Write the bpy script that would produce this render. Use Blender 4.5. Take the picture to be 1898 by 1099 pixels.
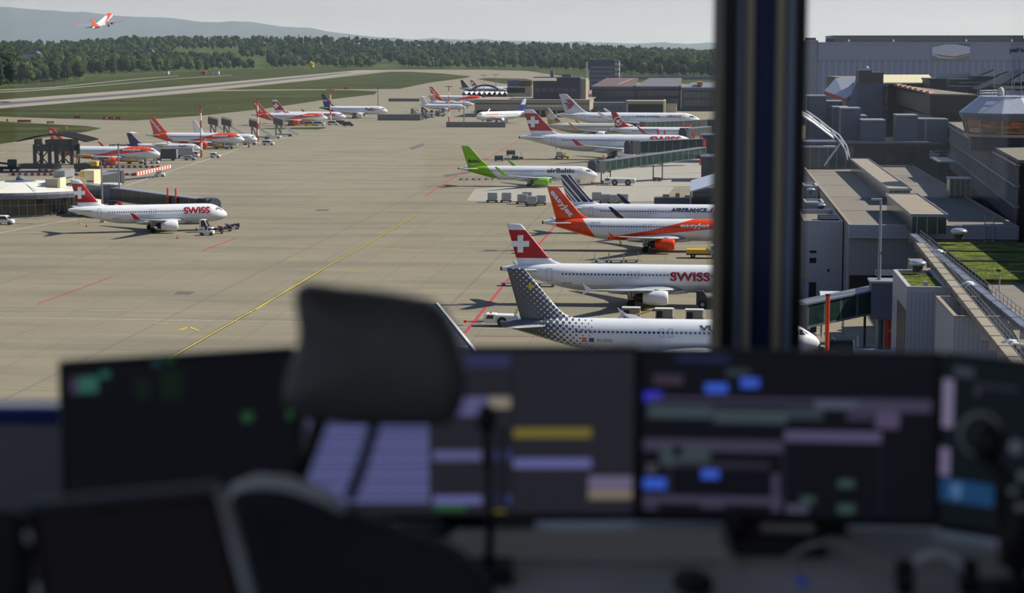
import bpy, bmesh, math, random
from mathutils import Vector, Matrix, noise
for o in list(bpy.data.objects): bpy.data.objects.remove(o)
SC = bpy.context.scene
PI = math.pi
# ---------------------------------------------------------------- camera
F = 3690.0; CX, CY, HY = 949.0, 549.5, 88.0; EYE = 37.5
PITCH = math.atan((CY-HY)/F)
cd = bpy.data.cameras.new('camera'); cam = bpy.data.objects.new('camera', cd); SC.collection.objects.link(cam)
cd.sensor_width = 36.0; cd.lens = 36.0*F/1898; cd.clip_start = 0.1; cd.clip_end = 80000
cam.location = (0, 0, EYE); cam.rotation_euler = (PI/2-PITCH, 0, 0)
cd.dof.use_dof = True; cd.dof.focus_distance = 330.0; cd.dof.aperture_fstop = 2.9; cd.dof.aperture_blades = 0
SC.camera = cam
HAZE = 2.3e-5
# ---------------------------------------------------------------- light, sky, exposure
SC.view_settings.view_transform = 'Standard'; SC.view_settings.look = 'None'
SC.view_settings.exposure = 0.6; SC.view_settings.gamma = 1.0; SC.view_settings.use_curve_mapping = False
SUNDIR = Vector((14.0, 3.1, 11.76)).normalized()
sd = bpy.data.lights.new('sun', 'SUN'); sd.energy = 4.5; sd.angle = 0.009; sd.color = (1.0, 0.93, 0.80)
sun = bpy.data.objects.new('sun', sd); SC.collection.objects.link(sun)
sun.rotation_euler = SUNDIR.to_track_quat('Z', 'Y').to_euler(); sun.location = (60, 0, 90)
wd = bpy.data.worlds.new('sky'); SC.world = wd; wd.use_nodes = True
nt = wd.node_tree; nt.nodes.clear()
tc = nt.nodes.new('ShaderNodeTexCoord'); sp = nt.nodes.new('ShaderNodeSeparateXYZ'); nt.links.new(tc.outputs['Generated'], sp.inputs[0])
cr = nt.nodes.new('ShaderNodeValToRGB'); nt.links.new(sp.outputs['Z'], cr.inputs[0])
cr.color_ramp.elements[0].position = 0.0; cr.color_ramp.elements[0].color = (0.56, 0.60, 0.65, 1)
e = cr.color_ramp.elements.new(0.012); e.color = (0.53, 0.56, 0.61, 1)
e = cr.color_ramp.elements.new(0.03); e.color = (0.42, 0.425, 0.47, 1)
e = cr.color_ramp.elements.new(0.10); e.color = (0.29, 0.31, 0.37, 1)
e = cr.color_ramp.elements.new(0.25); e.color = (0.16, 0.21, 0.34, 1)
cr.color_ramp.elements[-1].position = 1.0; cr.color_ramp.elements[-1].color = (0.05, 0.10, 0.24, 1)
mp = nt.nodes.new('ShaderNodeMapping'); mp.inputs['Scale'].default_value = (6, 6, 60); nt.links.new(tc.outputs['Generated'], mp.inputs[0])
nz = nt.nodes.new('ShaderNodeTexNoise'); nz.inputs['Scale'].default_value = 1.2; nz.inputs['Detail'].default_value = 4; nt.links.new(mp.outputs[0], nz.inputs[0])
mr = nt.nodes.new('ShaderNodeMapRange'); mr.inputs[1].default_value = 0.35; mr.inputs[2].default_value = 0.7; mr.inputs[3].default_value = 0.93; mr.inputs[4].default_value = 1.07
nt.links.new(nz.outputs[0], mr.inputs[0])
ma = nt.nodes.new('ShaderNodeMath'); ma.operation = 'MULTIPLY_ADD'; nt.links.new(sp.outputs['X'], ma.inputs[0]); ma.inputs[1].default_value = 0.22; ma.inputs[2].default_value = 0.92
mm = nt.nodes.new('ShaderNodeMath'); mm.operation = 'MULTIPLY'; nt.links.new(mr.outputs[0], mm.inputs[0]); nt.links.new(ma.outputs[0], mm.inputs[1])
vm = nt.nodes.new('ShaderNodeVectorMath'); vm.operation = 'SCALE'; nt.links.new(cr.outputs[0], vm.inputs[0]); nt.links.new(mm.outputs[0], vm.inputs[3])
bg = nt.nodes.new('ShaderNodeBackground'); nt.links.new(vm.outputs[0], bg.inputs[0]); bg.inputs[1].default_value = 1.0
ow = nt.nodes.new('ShaderNodeOutputWorld'); nt.links.new(bg.outputs[0], ow.inputs[0])
cy = SC.cycles
cy.max_bounces = 5; cy.diffuse_bounces = 2; cy.glossy_bounces = 2; cy.transmission_bounces = 2; cy.transparent_max_bounces = 8; cy.volume_bounces = 0
cy.caustics_reflective = False; cy.caustics_refractive = False; cy.use_denoising = True

# ---------------------------------------------------------------- positions: airport frame (v = right along the stands, u = away)
TH = math.atan((1312.0-CX)/F)
U2 = Vector((math.sin(TH), math.cos(TH), 0)); V2 = Vector((math.cos(TH), -math.sin(TH), 0))
_fw = Vector((0, math.cos(PITCH), -math.sin(PITCH))); _up = Vector((0, math.sin(PITCH), math.cos(PITCH))); _rt = Vector((1, 0, 0))
def ray(px, py): return _fw*F + _rt*(px-CX) + _up*(CY-py)
def G(px, py, z=0.0):            # the ground (or level z) point seen at px,py
    r = ray(px, py); t = (z-EYE)/r.z
    return Vector((r.x*t, r.y*t, z))
def D(px, py, d):                # the point at depth d
    r = ray(px, py); t = d/r.y
    return Vector((r.x*t, d, EYE+r.z*t))
def dist_at(py, z=0.0): return G(CX, py, z).y
# ---------------------------------------------------------------- materials
def lin(c):
    return tuple(((x/255.0)/12.92 if x/255.0 <= 0.04045 else ((x/255.0+0.055)/1.055)**2.4) for x in c)
class E:                          # tiny expression helper over math nodes
    def __init__(s, nt, v): s.nt = nt; s.v = v
    def op(s, o, *a):
        n = s.nt.nodes.new('ShaderNodeMath'); n.operation = o
        for i, q in enumerate((s,)+a):
            q = q.v if isinstance(q, E) else q
            if isinstance(q, (int, float)): n.inputs[i].default_value = q
            else: s.nt.links.new(q, n.inputs[i])
        return E(s.nt, n.outputs[0])
    def __add__(s, o): return s.op('ADD', o)
    def __sub__(s, o): return s.op('SUBTRACT', o)
    def __mul__(s, o): return s.op('MULTIPLY', o)
    def __truediv__(s, o): return s.op('DIVIDE', o)
    def lt(s, o): return s.op('LESS_THAN', o)
    def gt(s, o): return s.op('GREATER_THAN', o)
    def mx(s, o): return s.op('MAXIMUM', o)
    def mn(s, o): return s.op('MINIMUM', o)
    def ab(s): return s.op('ABSOLUTE')
    def pp(s, o): return s.op('PINGPONG', o)
    def md(s, o): return s.op('FLOORED_MODULO', o)
def mixc(nt, f, a, b):
    n = nt.nodes.new('ShaderNodeMix'); n.data_type = 'RGBA'
    for i, q in ((0, f), (6, a), (7, b)):
        q = q.v if isinstance(q, E) else q
        if isinstance(q, (int, float)): n.inputs[i].default_value = q
        elif isinstance(q, tuple): n.inputs[i].default_value = tuple(q)+(1,)
        else: nt.links.new(q, n.inputs[i])
    return n.outputs[2]
_mats = {}
def mat(name, col=(128,128,128), rough=0.6, metal=0.0, var=0.10, scale=3.0, fn=None, emit=0, spec=0.5, bump=0, bscale=30, coord='Object', stretch=None):
    if name in _mats: return _mats[name]
    m = bpy.data.materials.new(name); m.use_nodes = True; nt = m.node_tree
    b = nt.nodes['Principled BSDF']; b.inputs['Roughness'].default_value = rough; b.inputs['Metallic'].default_value = metal
    b.inputs['Specular IOR Level'].default_value = spec
    t = nt.nodes.new('ShaderNodeTexCoord'); src = t.outputs[coord]
    s = nt.nodes.new('ShaderNodeSeparateXYZ'); nt.links.new(src, s.inputs[0])
    ax, ay, az = (E(nt, s.outputs[i]) for i in range(3))
    c = lin(col) if col else None
    if fn: c = fn(nt, ax, ay, az)
    if var:
        vsrc = src
        if stretch:
            mpn = nt.nodes.new('ShaderNodeMapping'); mpn.inputs['Scale'].default_value = stretch; nt.links.new(src, mpn.inputs[0]); vsrc = mpn.outputs[0]
        n = nt.nodes.new('ShaderNodeTexNoise'); n.inputs['Scale'].default_value = scale; n.inputs['Detail'].default_value = 3; nt.links.new(vsrc, n.inputs[0])
        r = nt.nodes.new('ShaderNodeMapRange'); r.inputs[1].default_value = 0.3; r.inputs[2].default_value = 0.7; r.inputs[3].default_value = 1-var; r.inputs[4].default_value = 1+var
        nt.links.new(n.outputs[0], r.inputs[0])
        v = nt.nodes.new('ShaderNodeVectorMath'); v.operation = 'SCALE'
        if isinstance(c, tuple): v.inputs[0].default_value = c
        else: nt.links.new(c, v.inputs[0])
        nt.links.new(r.outputs[0], v.inputs[3]); c = v.outputs[0]
    if isinstance(c, tuple): b.inputs['Base Color'].default_value = c+(1,)
    else: nt.links.new(c, b.inputs['Base Color'])
    if emit:
        if isinstance(c, tuple): b.inputs['Emission Color'].default_value = c+(1,); c = tuple(q*.12 for q in c)
        else: nt.links.new(c, b.inputs['Emission Color'])
        b.inputs['Emission Strength'].default_value = emit
    if bump:
        n = nt.nodes.new('ShaderNodeTexNoise'); n.inputs['Scale'].default_value = bscale; n.inputs['Detail'].default_value = 4; nt.links.new(src, n.inputs[0])
        bn = nt.nodes.new('ShaderNodeBump'); bn.inputs['Strength'].default_value = bump; bn.inputs['Distance'].default_value = 1.0/bscale
        nt.links.new(n.outputs[0], bn.inputs['Height']); nt.links.new(bn.outputs[0], b.inputs['Normal'])
    _mats[name] = m
    return m
def ribs(name, col, period=0.5, axis='x', dark=0.72, rough=0.5, width=0.12, **k):   # ribbed sheet cladding
    def fn(nt, x, y, z):
        q = {'x': x+y, 'z': z, 'y': y}[axis]
        return mixc(nt, (q.md(period)/period).lt(width), lin(col), tuple(c*dark for c in lin(col)))
    return mat(name, None, rough, fn=fn, **k)
# ---------------------------------------------------------------- mesh builder
class MB:
    def __init__(s): s.v = []; s.f = []; s.m = []; s.cur = 0
    def mi(s, i): s.cur = i; return s
    def add(s, vs, fs):
        b = len(s.v); s.v += [tuple(q) for q in vs]; s.f += [tuple(b+i for i in f) for f in fs]; s.m += [s.cur]*len(fs); return s
    def box(s, c, d, rz=0.0, tilt=0.0):
        hx, hy, hz = d[0]/2, d[1]/2, d[2]/2; R = Matrix.Rotation(rz, 3, 'Z') @ Matrix.Rotation(tilt, 3, 'Y')
        vs = [Vector(c)+R @ Vector((x*hx, y*hy, z*hz)) for z in (-1, 1) for x, y in ((-1,-1),(1,-1),(1,1),(-1,1))]
        return s.add(vs, [(3,2,1,0),(4,5,6,7),(0,1,5,4),(1,2,6,5),(2,3,7,6),(3,0,4,7)])
    def b2(s, x0, x1, y0, y1, z0, z1): return s.box(((x0+x1)/2,(y0+y1)/2,(z0+z1)/2), (abs(x1-x0),abs(y1-y0),abs(z1-z0)))
    def rbox(s, c, d, r=0.05):        # box with chamfered vertical + top edges
        x, y, z = d[0]/2, d[1]/2, d[2]/2; cx, cyy, cz = c
        def ring(k, zz): return [(cx+a, cyy+b, cz+zz) for a, b in ((-x+r,-y+k),(x-r,-y+k),(x-k,-y+r),(x-k,y-r),(x-r,y-k),(-x+r,y-k),(-x+k,y-r),(-x+k,-y+r))]
        return s.loft([ring(r*.6, -z), ring(0, -z+r), ring(0, z-r), ring(r*.6, z)], True)
    def prism(s, poly, z0, z1):
        n = len(poly)
        vs = [(p[0], p[1], z0) for p in poly]+[(p[0], p[1], z1) for p in poly]
        a = sum(poly[i][0]*poly[(i+1)%n][1]-poly[(i+1)%n][0]*poly[i][1] for i in range(n))
        fs = [tuple(range(n))[::-1], tuple(range(n, 2*n))]+[(i, (i+1)%n, n+(i+1)%n, n+i) for i in range(n)]
        if a < 0: fs = [f[::-1] for f in fs]
        return s.add(vs, fs)
    def xprism(s, poly, y0, y1):      # poly in x,z extruded along y
        n = len(poly)
        vs = [(p[0], y0, p[1]) for p in poly]+[(p[0], y1, p[1]) for p in poly]
        a = sum(poly[i][0]*poly[(i+1)%n][1]-poly[(i+1)%n][0]*poly[i][1] for i in range(n))
        fs = [tuple(range(n)), tuple(range(n, 2*n))[::-1]]+[((i+1)%n, i, n+i, n+(i+1)%n) for i in range(n)]
        if a < 0: fs = [f[::-1] for f in fs]
        return s.add(vs, fs)
    def cyl(s, p0, p1, r0, r1=None, n=10, caps=True):
        r1 = r0 if r1 is None else r1; p0 = Vector(p0); p1 = Vector(p1); d = (p1-p0)
        if d.length < 1e-6: return s
        q = d.to_track_quat('Z', 'Y').to_matrix()
        vs = [p0+q @ Vector((r0*math.cos(2*PI*i/n), r0*math.sin(2*PI*i/n), 0)) for i in range(n)]+[p1+q @ Vector((r1*math.cos(2*PI*i/n), r1*math.sin(2*PI*i/n), 0)) for i in range(n)]
        fs = [(i, (i+1)%n, n+(i+1)%n, n+i) for i in range(n)]
        if caps: fs += [tuple(range(n))[::-1], tuple(range(n, 2*n))]
        return s.add(vs, fs)
    def tube(s, pts, r, n=8):
        pts = [Vector(p) for p in pts]; rings = []
        for i, p in enumerate(pts):
            d = (pts[min(i+1, len(pts)-1)]-pts[max(i-1, 0)]).normalized(); q = d.to_track_quat('Z', 'Y').to_matrix(); rr = r[i] if isinstance(r, (list, tuple)) else r
            rings.append([p+q @ Vector((rr*math.cos(2*PI*k/n), rr*math.sin(2*PI*k/n), 0)) for k in range(n)])
        return s.loft(rings, True)
    def loft(s, rings, caps=False, closed=True):
        n = len(rings[0]); vs = [p for r in rings for p in r]; fs = []
        for i in range(len(rings)-1):
            for k in range(n if closed else n-1):
                fs.append((i*n+k, i*n+(k+1)%n, (i+1)*n+(k+1)%n, (i+1)*n+k))
        if caps: fs += [tuple(range(n))[::-1], tuple(range((len(rings)-1)*n, len(rings)*n))]
        return s.add(vs, fs)
    def sphere(s, c, r, n=12, m=8, sc=(1,1,1)):
        rings = [[(c[0]+r*sc[0]*math.sin(PI*(j+.001)/(m+.002))*math.cos(2*PI*i/n), c[1]+r*sc[1]*math.sin(PI*(j+.001)/(m+.002))*math.sin(2*PI*i/n), c[2]-r*sc[2]*math.cos(PI*(j+.001)/(m+.002))) for i in range(n)] for j in range(m+1)]
        return s.loft(rings, True)
    def build(s, name, mats, parent=None, smooth=False, loc=None, rz=0.0, bevel=0):
        me = bpy.data.meshes.new(name); me.from_pydata(s.v, [], s.f)
        for m in (mats if isinstance(mats, (list, tuple)) else [mats]): me.materials.append(m)
        me.polygons.foreach_set('material_index', s.m)
        if smooth: me.polygons.foreach_set('use_smooth', [True]*len(s.f))
        me.update()
        o = bpy.data.objects.new(name, me); SC.collection.objects.link(o)
        if parent: o.parent = parent
        if loc is not None: o.location = loc
        if rz: o.rotation_euler.z = rz
        if smooth == 'auto':
            md = None
            me.set_sharp_from_angle(angle=math.radians(40))
        if bevel:
            md = o.modifiers.new('bevel', 'BEVEL'); md.width = bevel; md.segments = 2; md.limit_method = 'ANGLE'
        return o
def tag(o, label=None, cat=None, group=None, kind=None):
    if label: o['label'] = label
    if cat: o['category'] = cat
    if group: o['group'] = group
    if kind: o['kind'] = kind
    return o
def thing(name, loc, rz, label, cat, group=None, scale=None):
    o = bpy.data.objects.new(name, None); SC.collection.objects.link(o); o.empty_display_size = 0.2
    o.location = loc; o.rotation_euler = (0, 0, rz)
    if scale: o.scale = scale
    return tag(o, label, cat, group)
_kids = {}
def dup(root, loc, rz, label=None, group=None):
    def rec(o, par):
        c = o.copy(); SC.collection.objects.link(c)
        if par: c.parent = par
        for k in list(o.children): rec(k, c)
        return c
    r = rec(root, None); r.location = loc; r.rotation_euler.z = rz
    if label: r['label'] = label
    if group: r['group'] = group
    return r
def struct(o, label=None): return tag(o, label, kind='structure')
# text as a flat mesh in the XZ plane: x0..x1 wide, z centred, facing -y
def text_mesh(txt, x0, x1, zc, h, ysurf, bold=0.02, shear=0.0, rot=0.0, flip=False, cut=None):
    cu = bpy.data.curves.new('t', 'FONT'); cu.body = txt; cu.size = 1.0; cu.offset = bold; cu.shear = shear; cu.resolution_u = 4
    ob = bpy.data.objects.new('t', cu); SC.collection.objects.link(ob)
    me = bpy.data.meshes.new_from_object(ob)
    vs = [v.co.copy() for v in me.vertices]; fs = [tuple(p.vertices) for p in me.polygons]
    bpy.data.objects.remove(ob); bpy.data.curves.remove(cu); bpy.data.meshes.remove(me)
    ax = min(v.x for v in vs); bx_ = max(v.x for v in vs); ay = min(v.y for v in vs); by = max(v.y for v in vs)
    bm = bmesh.new(); bv = [bm.verts.new(v) for v in vs]
    for f_ in fs:
        try: bm.faces.new([bv[i] for i in f_])
        except ValueError: pass
    for k in range(1, 8):
        bmesh.ops.bisect_plane(bm, geom=bm.verts[:]+bm.edges[:]+bm.faces[:], plane_co=(0, ay+(by-ay)*k/8, 0), plane_no=(0,1,0))
    bm.verts.index_update(); vs = [v.co.copy() for v in bm.verts]; fs = [tuple(v.index for v in f_.verts) for f_ in bm.faces]; bm.free()
    out = []
    for v in vs:
        u = (v.x-ax)/(bx_-ax); w = (v.y-ay)/(by-ay)-.5
        dx = (u-.5)*(x1-x0); dz = w*h
        c, s_ = math.cos(rot), math.sin(rot)
        xx = (x0+x1)/2+dx*c-dz*s_; zz = zc+dx*s_+dz*c
        if flip: xx = (x0+x1)-xx
        out.append((xx, ysurf(xx, zz), zz))
    mb = MB(); mb.add(out, fs); return mb
# ================================================================ aircraft
L0 = 37.57
_ST = [(0.0,3.35,3.35,.02),(0.25,3.85,2.95,.42),(0.7,4.28,2.62,.8),(1.4,4.72,2.30,1.2),(2.2,5.2,2.08,1.52),(3.2,5.65,1.93,1.78),(4.4,5.88,1.85,1.92),(6.0,5.95,1.83,1.975),
       (12,5.95,1.83,1.975),(18,5.95,1.83,1.975),(23,5.95,1.83,1.975),(25.5,5.95,1.95,1.96),(28,5.95,2.35,1.85),(30.5,5.93,2.98,1.58),(33,5.86,3.72,1.15),(35,5.72,4.28,.78),(36.6,5.52,4.68,.45),(37.57,5.32,4.86,.24)]
def _interp(n, k):
    P = _ST
    if n <= P[0][0]: return P[0][k]
    if n >= P[-1][0]: return P[-1][k]
    for i in range(len(P)-1):
        if P[i][0] <= n <= P[i+1][0]: break
    a, b = P[i], P[i+1]; h = b[0]-a[0]; t = (n-a[0])/h
    def sl(j):
        if j <= 0 or j >= len(P)-1: j2 = min(max(j,0),len(P)-2); return (P[j2+1][k]-P[j2][k])/(P[j2+1][0]-P[j2][0])
        s0 = (P[j][k]-P[j-1][k])/(P[j][0]-P[j-1][0]); s1 = (P[j+1][k]-P[j][k])/(P[j+1][0]-P[j][0])
        return 0 if s0*s1 <= 0 else 2*s0*s1/(s0+s1)
    m0, m1 = sl(i), sl(i+1)
    return (2*t**3-3*t*t+1)*a[k]+(t**3-2*t*t+t)*h*m0+(-2*t**3+3*t*t)*b[k]+(t**3-t*t)*h*m1
def fus(x): n = L0-x; return _interp(n,1), _interp(n,2), _interp(n,3)
def fus_y(x, z, side=-1, off=.03):
    t, b, w = fus(x); zc, hh = (t+b)/2, (t-b)/2
    q = max(0.0, 1-((z-zc)/max(hh,.01))**2)
    return side*(w*math.sqrt(q)+off)
def patch(poly, side=-1, off=.025, n=4):   # quad poly in (x,z) wrapped on the fuselage
    mb = MB(); (x0,z0),(x1,z1),(x2,z2),(x3,z3) = poly; vs = []
    for j in range(n+1):
        for i in range(n+1):
            u, v = i/n, j/n
            x = (x0*(1-u)+x1*u)*(1-v)+(x3*(1-u)+x2*u)*v; z = (z0*(1-u)+z1*u)*(1-v)+(z3*(1-u)+z2*u)*v
            vs.append((x, fus_y(x, z, side, off), z))
    fs = [(j*(n+1)+i, j*(n+1)+i+1, (j+1)*(n+1)+i+1, (j+1)*(n+1)+i) for j in range(n) for i in range(n)]
    return mb.add(vs, fs)
def ring_foil(xte, xle, y0, z, th, vert=False):
    c = xle-xte; pts = []
    prof = [(0,.006),(.25,.28),(.5,.44),(.72,.5),(.88,.38),(.97,.19),(1,0),(.97,-.19),(.88,-.38),(.72,-.5),(.5,-.44),(.25,-.28),(0,-.006)]
    for u, t in prof:
        if vert: pts.append((xte+u*c, y0+t*th*c, z))
        else: pts.append((xte+u*c, y0, z+t*th*c))
    return pts
WHITE, RED_, ORG, NAVY = (228,229,232), (176,14,30), (232,72,14), (26,32,70)
SILV = mat('bare_metal', (150,152,155), .35, .8, var=.05)
TYRE = mat('tyre_rubber', (28,28,30), .8, var=.1)
DARK = mat('dark_opening', (22,23,26), .6, var=.1)
GLASSD = mat('dark_window_glass', (18,24,36), .12, 0, var=.05, spec=.8)
GREYW = mat('wing_grey', (168,172,178), .4, .1, var=.05)
LINEG = mat('door_outline_grey', (135,138,145), .5, var=0)
_me = {}
def cached(key, mk, mats, name, parent, smooth=False):
    if key not in _me:
        o = mk().build(name, mats, parent, smooth); _me[key] = o.data; return o
    o = bpy.data.objects.new(name, _me[key]); SC.collection.objects.link(o); o.parent = parent
    for i, m in enumerate(mats if isinstance(mats, (list, tuple)) else [mats]):
        if o.data.materials[i] != m:
            o.material_slots[i].link = 'OBJECT'; o.material_slots[i].material = m
    return o
def mk_fus():
    mb = MB(); xs = []; n = 0.0
    while n < L0-.01:
        xs.append(L0-n); n += .12 if n < 1.5 else (.3 if n < 5 else (1.0 if n < 24 else .6))
    xs.append(0.0); xs[0] = L0
    rings = []
    for x in xs:
        t, b, w = fus(x); zc, hh = (t+b)/2, (t-b)/2+1e-3
        rings.append([(x, w*math.cos(2*PI*k/40), zc+hh*math.sin(2*PI*k/40)) for k in range(40)])
    return mb.loft(rings, True)
def mk_fin():
    mb = MB(); sec = [(4.9,2.9,7.8),(5.7,2.6,9.9),(6.0,2.5,8.8),(6.4,2.4,7.75),(7.0,2.23,7.0),(9.0,1.68,5.3),(11.0,1.12,3.62),(11.6,.95,3.12),(11.76,.98,2.8)]
    return mb.loft([ring_foil(a, b, 0, z, .1 if z < 11.7 else .03, True) for z, a, b in sec], True)
def mk_wing(s, high=False):
    zr = 2.45; mb = MB()
    sec = [(1.2,18.8,27.0,zr,.13),(3.2,18.9,25.2,zr+.15,.13),(6.2,18.4,22.7,zr+.42,.11),(11.5,16.2,19.2,zr+1.0,.10),(16.3,14.0,15.75,zr+1.62,.09),(16.9,13.8,15.2,zr+1.7,.08)]
    if high: sec = [(0,16.5,20.2,6.1,.13),(6.0,16.5,20.2,6.1,.13),(15.5,16.9,18.8,6.3,.12),(16.2,17.2,18.5,6.32,.08)]
    return mb.loft([ring_foil(a, b, s*y, z, t) for y, a, b, z, t in sec], True)
def mk_tip(s, kind):
    mb = MB(); y = s*17.0
    if kind == 'fence': mb.add(*_slab([(13.2,5.0),(14.3,4.25),(15.4,4.1),(14.0,3.85),(12.9,3.35),(13.6,4.1)], y-.05, y+.05))
    else:
        pts = []
        if kind == 'small': sh = ((13.9,15.2,0,4.12),(13.7,14.9,.2,4.4),(13.3,14.3,.35,5.0),(12.9,13.6,.42,5.5))
        for x0, x1, dy, z in sh if kind == 'small' else ((13.9,15.4,0,4.15),(13.6,15.0,.35,4.35),(13.1,14.4,.6,4.9),(12.2,13.3,.75,5.9),(11.6,12.2,.85,6.7)): pts.append(ring_foil(x0, x1, s*(16.9+dy), z, .09, True))
        mb.loft(pts, True)
    return mb
def _slab(poly, y0, y1):
    n = len(poly); vs = [(x, y0, z) for x, z in poly]+[(x, y1, z) for x, z in poly]
    return vs, [tuple(range(n)), tuple(range(n, 2*n))[::-1]]+[((i+1)%n, i, n+i, n+(i+1)%n) for i in range(n)]
def mk_stab(s, z=5.0):
    return MB().loft([ring_foil(a, b, s*y, zz, .1) for y, a, b, zz in ((.3,2.5,6.2,z),(6.0,1.15,2.75,z+.5),(6.25,1.15,2.3,z+.52))], True)
def rev(prof, cy_, cz, n=20):
    return [[(x, cy_+r*math.cos(2*PI*k/n), cz+r*math.sin(2*PI*k/n)) for k in range(n)] for x, r in prof]
def mk_nac(s, R=1.0):
    return MB().loft(rev([(21.2,.80),(21.25,.86),(22.2,1.04),(23.4,1.1),(24.3,1.06),(24.72,.98),(24.8,.9),(24.7,.84),(24.2,.82),(23.9,.82)], s*5.75, 1.72-(R-1)*.3), False) if R == 1 else \
        MB().loft(rev([(a, r*R) for a, r in [(21.0,.80),(21.05,.86),(22.2,1.04),(23.4,1.1),(24.5,1.06),(24.92,.98),(25.0,.9),(24.9,.84),(24.2,.82),(23.9,.82)]], s*5.75, 1.72), False)
def mk_fan(s): return MB().loft(rev([(23.95,.83),(23.95,.3),(24.4,.02)], s*5.75, 1.72), False).add([(23.93, s*5.75+.83*math.cos(a*PI/8), 1.72+.83*math.sin(a*PI/8)) for a in range(16)], [tuple(range(16))])
def mk_exh(s): return MB().loft(rev([(21.4,.8),(20.6,.62),(20.25,.5),(20.25,.35),(19.6,.05)], s*5.75, 1.74), True)
def mk_pyl(s): return MB().add(*_slab([(20.4,2.5),(20.8,3.1),(23.3,3.0),(24.0,2.75),(22.5,2.4)], s*5.75-.14, s*5.75+.14))
def mk_gear(x, y, r, zt, w):
    mb = MB(); mb.cyl((x,y,r),(x,y,zt),.13,.16,8); mb.cyl((x-.9,y,zt),(x,y,r+.35),.07,.07,6); mb.cyl((x,y-w,r),(x,y+w,r),.09,.09,8); mb.b2(x-.5,x+.5,y-.03,y+.03,r+.6,zt-.1); return mb
def mk_wheel(x, y, r, wd):
    mb = MB(); n = 16
    prof = [(-wd/2,r*.55),(-wd/2,r*.9),(-wd*.35,r),(wd*.35,r),(wd/2,r*.9),(wd/2,r*.55)]
    mb.loft([[(x+rr*math.cos(2*PI*k/n), y+yy, r+rr*math.sin(2*PI*k/n)) for k in range(n)] for yy, rr in prof], True); return mb
def mk_win():
    pts = [(.13*(abs(math.cos(a))**.6)*(1 if math.cos(a) >= 0 else -1), 0, .205*(abs(math.sin(a))**.6)*(1 if math.sin(a) >= 0 else -1)) for a in [2*PI*k/12 for k in range(12)]]
    return MB().add([(p[0],.012,p[2]) for p in pts]+[(p[0],-.012,p[2]) for p in pts], [tuple(range(12)), tuple(range(12,24))[::-1]]+[(i,(i+1)%12,12+(i+1)%12,12+i) for i in range(12)])
def frame_mb(x0, x1, z0, z1, side, w=.06):
    mb = MB()
    for p in ([(x0,z0),(x0+w,z0),(x0+w,z1),(x0,z1)], [(x1-w,z0),(x1,z0),(x1,z1),(x1-w,z1)], [(x0,z1-w),(x1,z1-w),(x1,z1),(x0,z1)], [(x0,z0),(x1,z0),(x1,z0+w),(x0,z0+w)]):
        q = patch(p, side, .02, 4); mb.add(q.v, q.f)
    return mb
# liveries: colour fields over (x from the tail, z up) in base metres
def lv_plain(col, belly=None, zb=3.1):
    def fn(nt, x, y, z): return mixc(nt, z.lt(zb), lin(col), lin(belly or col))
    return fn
def lv_tail(col, base=WHITE, x0=2.4, xa=7.6, sl=.72, swoosh=False, belly=None):
    def fn(nt, x, y, z):
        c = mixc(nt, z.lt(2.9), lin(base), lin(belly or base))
        t = x.lt((z*-sl)+(xa+5.9*sl)) * x.gt((z*-.2)+(x0+1.2))
        if swoosh:
            up = ((x-12.4)*.174+2.55).mx((x-19.3)*.2535+3.7); lo = (x-12.4)*.107+2.2
            t = t.mx(z.lt(up)*z.gt(lo)*x.gt(12.4)*x.lt((z*-.4)+37.0))
            t = t.mx(z.lt(2.55)*z.gt(2.0)*x.gt(12.4)*x.lt(22.5))
        return mixc(nt, t, c, lin(col))
    return fn
def lv_swissfin(nt, x, y, z):
    t = z.gt(6.72)*z.lt(10.85); return mixc(nt, t, lin(WHITE), lin(RED_))
def lv_dots(nt, x, y, z):
    a = (x+z*1.15)/.72; b = (z*1.0-x*.95)/.72
    da = (a.md(1.0)-.5); db = (b.md(1.0)-.5); d = (da*da+db*db).op('SQRT')
    t = x+(z-6.0).mx(0.0)*.62
    r = (((t-3.6)*-.082)+.72).mx(0.16)*t.lt(11.2)
    t2 = d.lt(r)
    c = mixc(nt, t2, lin(WHITE), lin((88,90,98)))
    yel = ((x-3.75)*(x-3.75)+(z-9.6)*(z-9.6)).lt(.09)
    return mixc(nt, yel, c, lin((225,185,20)))
def lv_af(nt, x, y, z):   # slanting stripes
    q = x+(z-6.0)*.86
    navy = (q.gt(7.3)*q.lt(8.1)).mx(q.gt(5.9)*q.lt(7.0)).mx(q.gt(4.85)*q.lt(5.5)).mx(q.gt(4.1)*q.lt(4.4))
    c = mixc(nt, navy*z.gt(6.3), lin(WHITE), lin(NAVY))
    return mixc(nt, q.gt(2.6)*q.lt(3.75)*z.gt(6.5)*z.lt(9.4), c, lin((190,30,40)))
def lv_check(nt, x, y, z):
    a = (x/1.1).op('FLOOR'); b = (z/1.1).op('FLOOR'); k = (a+b).md(2.0).gt(.5)
    return mixc(nt, k*z.gt(6.8)*z.lt(10.4), lin(WHITE), lin((180,30,45)))
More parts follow.
